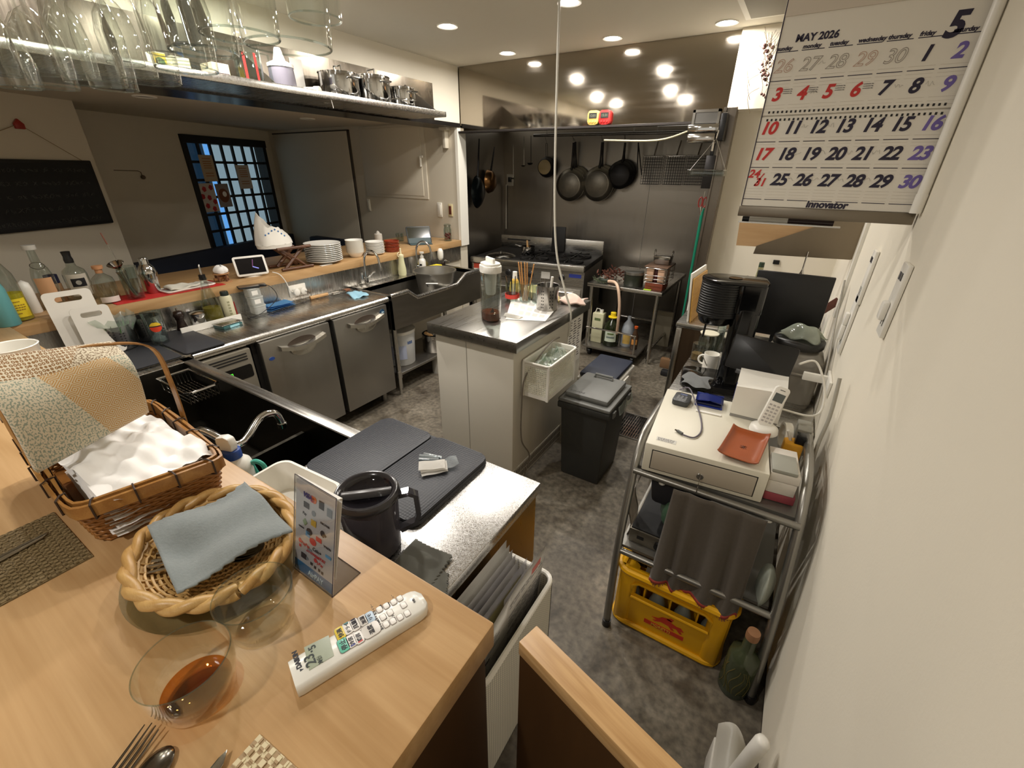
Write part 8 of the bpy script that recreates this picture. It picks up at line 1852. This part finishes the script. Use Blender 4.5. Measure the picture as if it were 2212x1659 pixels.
o = MB().grid(lambda u,v: Vector((-0.30+0.13*u+0.012*math.sin(7*v),2.10+0.15*v+0.01*math.sin(6*u),z3+0.036+0.022*math.sin(PI*u)*math.sin(PI*v)+0.006*math.sin(9*u+7*v))),18,16,thick=0.006).build('wiping_cloth',mk('cloth_grey',(150,152,152),0.95,sheen=0.3),None,180);tag(o,'crumpled grey cloth on the foot of the coffee machine','cloth')
o = thing('mug','white mug with spoon behind the coffee machine column','mug',(-0.215,2.46,z3));MB().lathe([(0,0),(0.036,0),(0.04,0.004),(0.041,0.09),(0.039,0.09),(0.037,0.008),(0,0.006)],30).build('cup',CERAM,o,50);MB().tube(arc((-0.04,0,0.047),0.026,PI*0.5,PI*1.5,10,(1,0,0),(0,0,1)),0.005,8).build('handle',CERAM,o)
t = MB().tube([(-0.225,2.43,z3+0.02),(-0.25,2.36,z3+0.10)],0.003,8).build('teaspoon',SILV,None);tag(t,'steel spoon leaning out of the white mug','spoon')
o = thing('glass_jar','clear lidded glass jar on the steel table behind the mug','jar',(-0.27,2.64,z3));MB().lathe([(0,0),(0.05,0),(0.053,0.006),(0.053,0.12),(0.045,0.135),(0.045,0.14),(0.043,0.14),(0.05,0.118),(0.05,0.01),(0,0.008)],32).build('glass_wall',GLT,o,50);MB().lathe([(0,0.14),(0.05,0.14),(0.052,0.147),(0,0.15)],30).build('lid',mk('lid_cream',(212,206,184),0.4),o,50)
o = thing('coffee_server','round clear coffee server beyond the glass jar','server',(-0.195,2.69,z3));MB().lathe([(0,0),(0.055,0),(0.065,0.03),(0.055,0.08),(0.035,0.12),(0.045,0.16),(0.05,0.2),(0.048,0.2),(0.033,0.12),(0.062,0.03),(0,0.006)],32).build('glass_wall',GLT,o,50)
o = thing('coffee_jar','glass jar with brown grounds near the table edge','jar',(-0.305,2.56,z3));MB().lathe([(0,0.0),(0.032,0),(0.033,0.10),(0,0.10)],24).build('glass_wall',GLT,o,50);MB().lathe([(0,0.003),(0.03,0.003),(0.03,0.04),(0,0.045)],20).build('grounds',mk('grounds',(110,84,44),0.9),o,60)
# container with bag
o = thing('storage_container','large smoky clear container with round black lid by the wall','container',(0.15,2.36,z3))
SMC = mkglass('smoky',(166,160,148),0.12,0.06,edge=0.55,body=0.40)
mb = MB();P0,P1,P2 = rrect(0.25,0.25,0.05,5),rrect(0.262,0.262,0.055,5),[(0.095*math.cos(2*PI*(i+0.5)/24),0.095*math.sin(2*PI*(i+0.5)/24)) for i in range(24)];n = len(P0)
lay = [(P0,0),(P0,0.14),(P1,0.145),(P1,0.15),(P0,0.155),(P0,0.21),(rrect(0.22,0.22,0.06,5),0.235),(P2,0.245),(P2,0.26)]
vs = [(x,y,z) for P,z in lay for x,y in P];mb.faces(vs,[(k*n+i,k*n+(i+1) % n,(k+1)*n+(i+1) % n,(k+1)*n+i) for k in range(len(lay)-1) for i in range(n)]+[tuple(range(n))]).build('container_wall',SMC,o,40)
MB().lathe([(0.09,0.25),(0.108,0.252),(0.112,0.258),(0.112,0.285),(0.105,0.292),(0,0.292)],44).build('lid',mk('lid_black',(28,27,26),0.35),o,50)
MB().prism(rrect(0.22,0.22,0.045,5),0.004,0.11).build('contents',mk('cont_tan',(128,116,96),0.8),o,40);o.scale = (0.95,0.95,1)
o = MB().grid(lambda u,v: Vector(((u-0.5)*0.17+0.01*math.sin(8*v),(v-0.5)*0.13,0.008+0.065*max(0,math.sin(PI*u))**0.6*max(0,math.sin(PI*v))*(0.5+0.7*u)+0.007*math.sin(11*u+7*v))),26,20,thick=0.001).build('plastic_bag',mkglass('pale_bag',(206,212,198),0.12,0.12,edge=0.4,body=0.5),None,180);o.location = (0.15,2.35,z3+0.294);o.rotation_euler = (0,0,-0.35);tag(o,'crumpled pale plastic bag on the black lid of the smoky container','bag')
# monitor
m0,m1,m2 = AY(1638,583,2.53),AY(1806,597,2.53),AY(1772,742,2.53)
o = thing('monitor','black flat monitor seen from behind above the container','monitor',(0,0,0));MB().box((m0.x,2.53,m2.z),(min(m1.x+0.005,WX-0.03),2.548,m0.z),0.004).build('panel',mk('monitor_black',(14,13,14),0.45),o,30);MB().box(((m0.x+m1.x)/2-0.03,2.548,z3+0.03),((m0.x+m1.x)/2+0.03,2.565,m2.z+0.1),0.004).box(((m0.x+m1.x)/2-0.10,2.52,z3),((m0.x+m1.x)/2+0.10,2.66,z3+0.015),0.004).build('stand',BLM,o)
# ================================================================ trolley
GRT = mk('tube_silver',(150,148,142),0.32,0.85);ty0,ty1 = 1.28,1.80;lx,rx_ = -0.275,0.235
tr_ = thing('trolley','silver tubular kitchen trolley carrying the white cash drawer','trolley',(0,0,0))
def side(x,nm,yf):
    pts = [(x+0.025,yf-0.15,0.0),(x+0.01,yf-0.095,0.36),(x,yf-0.01,0.60),(x-0.006,yf+0.05,0.70),(x-0.008,yf+0.14,0.75),(x-0.008,ty1-0.14,0.75),(x-0.008,ty1-0.04,0.70),(x,ty1,0.58),(x+0.01,ty1+0.03,0.0)]
    MB().tube(smoothpath(pts,6),0.0145,12).build(nm,GRT,tr_,60)
side(lx,'side_frame',ty0);side(rx_,'side_frame',ty0)
for (x,y) in ((lx+0.026,ty0-0.15),(rx_+0.026,ty0-0.15)): MB().cyl((x,y,0.0),0.017,0.03,14).build('rubber_foot',BLP,tr_)
for z,nm,yf in ((0.646,'top_shelf',ty0),(0.35,'lower_shelf',ty0-0.095)):
    MB().box((lx+0.01,yf+0.02,z),(rx_-0.01,ty1-0.02,z+0.012)).build(nm,mk('shelf_grey',(126,124,118),0.4,0.6) if 'shelf_grey' not in M else M['shelf_grey'],tr_,0)
    mb = MB();mb.tube([(lx,yf,z),(rx_,yf,z)],0.012,12);mb.build('front_bar',GRT,tr_);MB().tube([(lx,ty1-0.01,z),(rx_,ty1-0.01,z)],0.012,12).build('rear_bar',GRT,tr_)
for x in (lx+0.10,rx_-0.08): MB().lathe([(0,0),(0.013,0),(0.011,0.012),(0,0.014)],14,T=T3((x,ty0+0.01,0.634),rx=PI)).build('shelf_stud',WHP,tr_)
# cash drawer
zt_ = 0.7725;fl,frr,bl2 = Z(1395,956,zt_),Z(1664,1026,zt_),Z(1449,838,zt_)
ex = (frr-fl);wD = ex.length;ex.normalize();ey = Vector((-ex.y,ex.x,0));dD = 0.46
TDm = Matrix(((ex.x,ey.x,0,fl.x),(ex.y,ey.y,0,fl.y),(0,0,1,0.6605),(0,0,0,1)));hD = zt_-0.6605
cd2 = thing('cash_drawer','white steel cash drawer with key in its lock on the trolley','cash drawer',(fl.x,fl.y,0.6605),math.atan2(ex.y,ex.x))
DRW = mk('drawer_white',(222,217,200),0.4);MB().box((0,0,0),(wD,dD,hD),0.004).build('case',DRW,cd2)
dr = MB().box((0.028,-0.004,0.018),(wD-0.03,0.01,hD-0.022),0.002).build('drawer',mk('drawer_face',(178,168,152),0.45),cd2);mb = MB();mb.box((0.025,-0.0012,0.015),(wD-0.027,0.002,hD-0.019));mb.build('drawer_gap',DKG,cd2,0)
MB().lathe([(0,0),(0.0105,0),(0.012,0.002),(0.0105,0.005),(0,0.005)],24,T=frame((wD*0.5,-0.004,hD*0.36),(1,0,0),(0,0,1))).build('lock',CHROME,dr)
k_ = MB().box((wD*0.5-0.001,-0.03,hD*0.36-0.005),(wD*0.5+0.001,-0.008,hD*0.36+0.005)).lathe([(0.007,-0.001),(0.011,-0.001),(0.011,0.001),(0.007,0.001)],16,T=frame((wD*0.5,-0.028,hD*0.36-0.012),(0,1,0),(0,0,1)),close=True).build('key',CHROME,dr);MB().tube([(wD*0.5,-0.028,hD*0.36-0.02),(wD*0.5,-0.029,hD*0.36-0.05)],0.0014,6).build('key_chain',CHROME,dr)
def dpos(px,py): return TDm.inverted() @ Z(px,py,zt_)
q = dpos(1425,948);MB().box((q.x-0.01,q.y-0.012,hD+0.0003),(q.x+0.055,q.y+0.012,hD+0.0008)).build('label',mk('label_plain',(206,204,196),0.5),cd2,0);mb = MB();random.seed(2)
for r in range(4):
    x = q.x-0.006
    while x < q.x+0.045: w = random.uniform(0.003,0.009);mb.box((x,q.y-0.009+0.005*r,hD+0.0008),(x+w,q.y-0.007+0.005*r,hD+0.0011));x += w+0.002
mb.build('label_print',INK,cd2,0)
dz = zt_+0.0006;da = math.atan2(ex.y,ex.x)
o = thing('card_reader','small dark grey card reader with keypad on the drawer','card reader',Z(1472,868,dz),da-0.1);MB().prism(rrect(0.062,0.085,0.014,4),0,0.022,bev=0.005).build('body',mk('reader_grey',(58,60,62),0.4),o,40);MB().box((-0.012,0.02,0.0215),(0.014,0.028,0.0226)).build('display',mk('reader_lcd',(96,108,150),0.3),o,0);mb = MB()
for i in range(3):
    for j in range(4): mb.box((-0.018+0.014*i,-0.03+0.011*j,0.0215),(-0.010+0.014*i,-0.024+0.011*j,0.023))
mb.build('keypad_button',mk('key_pale',(130,132,134),0.5),o,0)
o = thing('wallet','blue folded leather wallet on the drawer beside the router','wallet',Z(1531,872,dz),da);BLW = mk('wallet_blue',(30,50,138),0.35)
MB().grid(lambda u,v: Vector(((u-0.5)*0.10,(v-0.5)*0.075,0.022+0.006*math.sin(PI*u))),8,6,thick=0.004).build('upper_flap',BLW,o,180);MB().box((-0.05,-0.0375,0),(0.05,0.0375,0.006),0.002).box((-0.05,0.034,0),(0.05,0.0385,0.026),0.002).build('lower_flap',BLW,o);MB().box((-0.046,-0.034,0.007),(0.046,0.03,0.016),0.003).build('pocket',mk('wallet_dark',(18,24,60),0.5),o)
o = MB().tube(smoothpath([Z(1468,842,dz+0.008),Z(1488,838,dz+0.03),Z(1500,862,dz+0.02),Z(1513,900,dz+0.004),Z(1515,930,dz+0.004),Z(1500,945,dz+0.004),Z(1478,940,dz+0.004),Z(1468,934,dz+0.005)],6),0.0028,8).build('usb_cable',mk('cable_plum',(96,90,100),0.5),None,60);tag(o,'dark cable curling over the drawer top in front of the wallet','cable')
a,b = Z(1474,937,dz+0.006),Z(1459,928,dz+0.006);o = thing('cable_plug','plug end of the dark cable lying on the drawer','plug',a);MB().tube([(0,0,0),(b-a)*0.7],0.0055,8).build('housing',mk('plug_grey',(90,92,88),0.4),o);MB().tube([(b-a)*0.7,b-a],0.004,6).build('tip',SILV,o)
o = MB().box((-0.045,-0.006,0),(0.045,0.006,0.004),0.001).build('paper_strip',PAPER,None);o.location = Z(1530,893,dz);o.rotation_euler = (0,0,da);tag(o,'white strip lying on the drawer before the blue wallet','strip')
o = thing('router','white boxy receipt printer with wedge top on the drawer','printer',Z(1640,872,dz),da-0.06);o.location = Vector((0.035,1.70,dz))
mb = MB();vs = [(-0.075,-0.065,0.012),(0.085,-0.065,0.012),(0.085,0.075,0.012),(-0.075,0.075,0.012),(-0.075,-0.065,0.125),(0.085,-0.065,0.135),(0.085,0.075,0.15),(-0.075,0.075,0.15)]
mb.faces(vs,[(3,2,1,0),(4,5,6,7),(0,1,5,4),(1,2,6,5),(2,3,7,6),(3,0,4,7)]).build('case',WHP,o,0);MB().box((-0.073,-0.063,0),(0.083,0.073,0.0125)).build('base',mk('base_grey',(150,148,144),0.5),o,0);MB().box((-0.0765,-0.05,0.06),(-0.0745,-0.04,0.13)).build('blue_strip',mk('strip_blue',(40,44,120),0.4),o,0)
p0,p1,p2,p3 = AY(1590,722,1.80),AY(1729,758,1.80),AY(1704,822,1.76),AY(1563,792,1.76)
o = thing('tablet','black tablet screen leaning back on top of the white printer','tablet',(0,0,0));c = (p0+p1+p2+p3)/4;T_ = frame(c,p1-p0,p0-p3);w,h = (p1-p0).length,(p0-p3).length
MB(T_).prism(rrect(w,h,0.01,4),-0.008,0,bev=0.002).build('body',mk('tablet_black',(10,10,11),0.3),o,30);MB(T_).box((-w*0.3,-h/2-0.014,-0.012),(w*0.42,-h/2+0.004,0.003),0.002).build('stand_bar',mk('clear_dark',(70,70,70),0.3),o);mb = MB();mb.box((c.x-0.05,c.y+0.005,dz+0.14),(c.x+0.05,c.y+0.03,c.z-h*0.3));mb.build('stand_back',BLM,o,0)
ph = thing('cordless_phone','white cordless phone handset standing in its round cradle','phone',(0.082,1.575,dz),da)
MB().lathe([(0,0),(0.042,0),(0.046,0.004),(0.044,0.02),(0.030,0.030),(0,0.028)],40).build('cradle',WHP,ph,50)
hs = MB(T3((-0.004,0.004,0.026),rx=-0.30,ry=0.22)).prism(rrect(0.046,0.15,0.012,4,0,0.072),-0.010,0.012,T=frame((0,0,0),(1,0,0),(0,0,1)),bev=0.004).build('handset',WHP,ph,40)
TH = T3((-0.004,0.004,0.026),rx=-0.30,ry=0.22);MB(TH).box((-0.016,-0.0128,0.092),(0.016,-0.0115,0.122)).build('screen',mk('phone_lcd',(86,92,90),0.3),hs,0);mb = MB(TH)
for i in range(3):
    for j in range(6): mb.box((-0.017+0.0125*i,-0.0126,0.012+0.0125*j),(-0.009+0.0125*i,-0.0116,0.018+0.0125*j))
mb.build('keypad_button',mk('keypad_grey',(176,172,168),0.5),hs,0);MB(TH).box((-0.008,-0.0126,0.134),(0.008,-0.0116,0.136)).build('ear_slot',DKG,hs,0)
LEA = mk('leather_orange',(150,74,34),0.38,var=0.2,scale=14)
l0,l1,l2,l3 = Z(1549,974,dz+0.022),Z(1637,1004,dz+0.022),Z(1664,940,dz+0.022),Z(1584,918,dz+0.022)
def lt(u,v):
    p = l0.lerp(l1,u).lerp(l3.lerp(l2,u),v);e = (abs(u-0.5)*2)**4*(abs(v-0.5)*2)**4;rim = max((abs(u-0.5)*2)**6,(abs(v-0.5)*2)**6);return p+Vector((0,0,-0.018+0.014*rim+0.010*e))
o = cloth('leather_tray',lt,20,20,LEA,0.003,'orange brown leather coin tray on the drawer corner','tray')
emb = MB();c = lt(0.5,0.5)+Vector((0,0,0.002));
for k in range(5): a = 0.6+0.5*k;emb.tube([c-Vector((0.012*math.cos(a),0.012*math.sin(a),0)),c+Vector((0.012*math.cos(a),0.012*math.sin(a),0))],0.0008,4)
emb.build('stamped_mark',mk('stamp_brown',(84,40,20),0.6),o,0)
b0 = (frr+ey*0.03+ex*0.006);BXW = mk('box_white',(216,210,200),0.6)
for k,(zz,hh_,w,d,m_,nm,lb) in enumerate(((0.6605,0.03,0.085,0.20,mk('box_pink',(156,70,80),0.5),'flat_box','flat dark pink box at the bottom beside the cash drawer'),(0.691,0.045,0.078,0.15,BXW,'card_box','lower white card box beside the cash drawer'),(0.7365,0.03,0.08,0.16,BXW,'card_box','upper white card box beside the cash drawer'),(0.767,0.012,0.07,0.10,mk('card_grey',(150,150,140),0.4),'card_case','flat grey card case on top of the white boxes'))):
    t = MB().box((0,0,0),(w,d,hh_-0.0006),0.002).build(nm,m_,None);t.location = (b0.x,b0.y,zz);t.rotation_euler = (0,0,da);tag(t,lb,'box')
o = thing('tape_dispenser','yellow tape holder with tools behind the white boxes','holder',(0.185,1.62,0.6605));MB().box((-0.03,-0.03,0),(0.03,0.03,0.085),0.008).build('body',mk('tape_yellow',(222,160,40),0.45),o);MB().tube([(-0.01,0,0.08),(-0.03,-0.02,0.13)],0.005,8).build('white_tool',WHP,o);MB().box((0.0,-0.02,0.08),(0.03,0.015,0.12),0.004).build('dark_tool',BLP,o)
o = thing('tape_roll','white roll of tape standing behind the phone cradle','tape',(0.160,1.68,0.7255));o.rotation_euler = (0,PI/2,0.2);MB().lathe([(0.04,-0.012),(0.05,-0.012),(0.05,0.012),(0.04,0.012)],36,close=True).build('roll',WHP,o,50)
o = MB().box((0.19,1.68,0.6605),(0.235,1.77,0.765),0.004).build('adapter_box',mk('adapter_grey',(150,148,138),0.5),None);tag(o,'grey box behind the yellow tape holder by the wall','box')
o = MB().tube(smoothpath([(0.14,1.82,0.96),(0.19,1.85,0.97),(0.235,1.82,0.90),(0.25,1.78,0.82),(0.22,1.76,0.79),(0.13,1.74,0.80)],8),0.004,8).build('white_cable',WHP,None,60);tag(o,'white cable looping from the tablet toward the wall','cable')
o = MB().tube(smoothpath([(0.262,2.55,1.15),(0.266,2.40,1.0),(0.270,2.2,0.85),(0.268,2.05,0.70),(0.26,1.95,0.5)],8),0.004,8).build('grey_cable',mk('cable_grey',(150,146,136),0.5),None,60);tag(o,'grey cable running down the shaded wall behind the container','cable')
o = MB().tube(smoothpath([(0.255,1.70,0.98),(0.262,1.66,0.85),(0.255,1.62,0.72),(0.265,1.5,0.5),(0.27,1.38,0.2)],8),0.006,8).build('cable_bundle',mk('bundle_grey',(160,156,144),0.6),None,60);tag(o,'bundle of pale cables hanging down the wall beside the trolley','cable')
# hanging dark cloth with red fringe
BRC = mk('cloth_brown',(74,66,56),0.95,var=0.15,scale=120,sheen=0.3)
xa_,xb_ = -0.130,0.150
def curtain(u,v):
    fold = 0.016*math.sin(5.5*u*2+1.2)*(0.3+0.7*v)+0.010*math.sin(21*u)*v;zb_ = 0.298-0.012*u+0.008*math.sin(14*u)
    return Vector((xa_-0.005*v+(xb_-xa_)*u+0.012*math.sin(9*u)*v,1.258-0.075*v-abs(fold)*1.2,0.646-(0.646-zb_)*v))
o = cloth('hanging_cloth',curtain,46,20,BRC,0.003,'dark brown cloth with red frayed hem hung from the trolley front','cloth')
mb = MB();random.seed(17)
for i in range(90): p = curtain(i/89,1.0);mb.tube([p,p+Vector((random.uniform(-.005,.005),random.uniform(-.004,.001),-random.uniform(.006,.016)))],0.0013,4)
cloth('red_hem',lambda u,v: curtain(u,0.975+0.03*v)+Vector((0,-0.0025,0)),46,2,mk('hem_red',(140,52,42),0.9),0.0015,None,None,o);mb.build('fringe',mk('fringe_tan',(136,84,66),0.9),o,60)
# things inside the trolley
o = thing('portable_stove','portable gas stove on the lower trolley shelf','stove',(0,0,0));MB().box((-0.245,1.235,0.3625),(0.06,1.52,0.425),0.004).build('body',mk('stove_body',(120,114,102),0.35,0.7),o);MB().box((-0.24,1.24,0.425),(0.055,1.515,0.43)).build('top_plate',BLM,o,0);MB().lathe([(0,0),(0.016,0),(0.016,0.012),(0,0.013)],20,T=frame((-0.135,1.235,0.394),(1,0,0),(0,0,1))).build('dial',BLP,o);MB().box((-0.215,1.2335,0.388),(-0.19,1.2355,0.402)).build('maker_mark',BLP,o,0)
o = MB().grid(lambda u,v: Vector((-0.115+(0.052+0.006*math.sin(5*PI*u*2))*math.cos(2*PI*u)*math.sin(PI*v*0.93+0.15),1.33+0.05*math.sin(2*PI*u)*math.sin(PI*v*0.93+0.15),0.487-0.058*math.cos(PI*v)+0.005*math.sin(12*u+9*v))),30,14).build('snack_bag',mk('bag_green',(84,116,92),0.3,var=0.5,scale=14),None,180);tag(o,'shiny green and white plastic bag on the portable stove','bag')
o = thing('dark_tub','dark grey plastic tub hanging under the trolley top','tub',(-0.12,1.42,0.505));MB().box((-0.10,-0.12,0.0),(0.11,0.12,0.125),0.02,taper=0.88).build('tub_wall',mk('tub_dark',(48,48,54),0.45),o);MB().box((-0.108,-0.128,0.118),(0.118,0.128,0.132),0.006).build('rim',mk('tub_rim',(70,70,74),0.45),o)
o = MB().grid(lambda u,v: Vector((-0.262+0.012*math.sin(8*v),1.26+0.10*u,0.35+0.28*v)),6,16,thick=0.003).build('printed_bag',mk('bag_print',(170,162,150),0.6,var=0.35,scale=40),None,180);tag(o,'pale printed bag hanging beside the trolley leg','bag')
o = thing('plastic_bag','pale green clear bag poking out at the wall side of the trolley','bag',(0.20,1.25,0.40));MB().grid(lambda u,v: Vector(((0.022+0.01*math.sin(7*u))*math.cos(2*PI*u)*math.sin(PI*v),0.06*math.sin(2*PI*u)*math.sin(PI*v),-0.08*math.cos(PI*v))),20,12).build('bag_body',M['pale_bag'],o,180)
# ================================================================ yellow crate, green bottle
YC = mk('crate_yellow',(222,166,18),0.4);cw0,cw1,cy0,cy1,ch = -0.238,0.140,1.178,1.46,0.295
cr = thing('beer_crate','yellow plastic bottle crate with red rider emblem on the floor','crate',(0,0,0));ca = -0.01
def panel(pts_out,holes_,T_,th,mat,nm):
    pass
mb = MB();w = 0.012
mb.box((cw0,cy0,0.0),(cw1,cy0+w,0.165)).box((cw0,cy0,0.225),(cw1,cy0+w,ch)).box((cw0,cy0,0.16),(cw0+0.055,cy0+w,0.23)).box((cw1-0.055,cy0,0.16),(cw1,cy0+w,0.23))
mb.box((cw0,cy1-w,0),(cw1,cy1,ch));mb.box((cw0,cy0,0),(cw0+w,cy1,ch)).box((cw1-w,cy0,0),(cw1,cy1,ch)).box((cw0,cy0,0),(cw1,cy1,0.012))
mb.build('crate_wall',YC,cr,0)
for sx in (cw0,cw1):
    for sy in (cy0,cy1): MB().prism(rrect(0.07,0.06,0.026,4,sx+(0.028 if sx < 0 else -0.028),sy+(0.022 if sy < 1.3 else -0.022)),0,ch-0.01,bev=0.004).build('corner_post',YC,cr,40)
MB().tube([(x,y,ch-0.012) for x,y in rrect(cw1-cw0+0.02,cy1-cy0+0.02,0.045,6,(cw0+cw1)/2,(cy0+cy1)/2)],0.014,8,closed=True).build('top_rim',YC,cr);MB().tube([(x,y,0.012) for x,y in rrect(cw1-cw0+0.01,cy1-cy0+0.01,0.045,6,(cw0+cw1)/2,(cy0+cy1)/2)],0.012,8,closed=True).build('foot_rim',YC,cr)
pts = [(cw0+0.05,cy0-0.004,0.16),(cw0+0.05,cy0-0.004,0.22),(cw0+0.075,cy0-0.004,0.24),(cw1-0.075,cy0-0.004,0.24),(cw1-0.05,cy0-0.004,0.22),(cw1-0.05,cy0-0.004,0.16)];MB().tube(pts,0.006,8,closed=True).build('handle_frame',YC,cr)
mb = MB()
for i in range(1,4): x = cw0+(cw1-cw0)*i/4;mb.box((x-0.003,cy0+0.02,0.012),(x+0.003,cy1-0.02,0.22))
for i in range(1,3): y = cy0+(cy1-cy0)*i/3;mb.box((cw0+0.012,y-0.003,0.012),(cw1-0.012,y+0.003,0.22))
mb.build('divider',YC,cr,0)
CRD = mk('crate_red',(196,54,32),0.5);ty_ = cy0-0.0008;FT = frame((0,ty_,0),(1,0,0),(0,0,1))
em = MB();xc = (cw0+cw1)/2+0.005;em.prism([(xc-0.078,0.056),(xc+0.066,0.056),(xc+0.066,0.076),(xc-0.078,0.076)],0,0.001,T=FT)
rid = [(-0.055,0.104),(-0.03,0.112),(-0.02,0.125),(0.0,0.132),(0.018,0.128),(0.014,0.118),(0.034,0.112),(0.05,0.114),(0.062,0.10),(0.05,0.098),(0.058,0.086),(0.05,0.084),(0.036,0.098),(0.02,0.096),(0.03,0.084),(0.02,0.082),(0.008,0.096),(-0.02,0.098),(-0.04,0.088),(-0.05,0.09),(-0.034,0.1)]
em.prism([(xc+x,z) for x,z in rid],0,0.001,T=FT);em.prism([(xc-0.004,0.126),(xc+0.010,0.14),(xc+0.022,0.136),(xc+0.012,0.124)],0,0.001,T=FT);em.build('emblem',CRD,cr,0)
text('emblem_lettering','MORETTI',0.017,mk('crate_gold',(222,176,60),0.5),frame((xc-0.052,ty_-0.0014,0.060),(1,0,0),(0,0,1)),cr,0.0004,0.0005)
BGR = mkglass('bottle_clear',(196,206,200),0.10,0.03,edge=0.6,body=0.35)
pb = None
for i in range(4):
    for j in range(3):
        if (i,j) in ((3,1),): continue
        loc = (cw0+(cw1-cw0)*(i+0.5)/4,cy0+(cy1-cy0)*(j+0.5)/3,0.0125);lb = 'empty beer bottle standing in the yellow crate'
        if pb is None: pb = bottle('beer_bottle',loc,lb,'bottle',[(0,0),(0.027,0),(0.03,0.004),(0.03,0.12),(0.014,0.17),(0.012,0.2),(0.014,0.203),(0.014,0.212),(0,0.213)],BGR,group='bottles in the yellow crate',seg=20);label_band(pb,0.0303,0.04,0.10,-PI*0.9,-PI*0.1,mk('beer_label',(150,140,120),0.5))
        else: dup(pb,loc)
o = MB().grid(lambda u,v: Vector((-0.16+0.13*u,1.215+0.05*v+0.01*u,0.238+0.02*v+0.004*math.sin(9*u))),8,6,thick=0.003).build('cardboard_piece',mk('card_tan',(186,174,156),0.7),None,60);tag(o,'pale cardboard piece lying on the bottles in the crate','cardboard')
o = thing('wine_bottle','dark green embossed bottle with cork standing by the wall','bottle',(0.205,1.145,0));GDK = mkglass('green_dark',(84,92,66),0.12,0.05,edge=0.4,body=0.55)
MB().lathe([(0,0),(0.044,0),(0.047,0.006),(0.047,0.165),(0.044,0.19),(0.024,0.205),(0.019,0.215),(0.0185,0.27),(0,0.27)],36).build('glass_body',GDK,o,50);MB().lathe([(0,0.27),(0.0195,0.268),(0.0205,0.285),(0.019,0.298),(0,0.3)],24).build('cork',mk('cork_top',(150,108,74),0.7),o,50)
mb = MB()
for k in range(7): a = facing(0.205,1.145)-1.0+0.32*k;mb.tube([(0.0475*math.cos(a+0.22*math.sin(5*t+k)),0.0475*math.sin(a+0.22*math.sin(5*t+k)),0.03+0.12*t) for t in [i/14 for i in range(15)]],0.0011,5)
mb.build('gilt_relief',mk('gilt',(130,120,70),0.4,0.5),o,60);MB().lathe([(0,0.002),(0.0472,0.006),(0.0475,0.03),(0,0.03)],30).build('base_band',mk('bottle_base',(60,66,52),0.25),o,60)  # last part: opaque band round the foot of the bottle
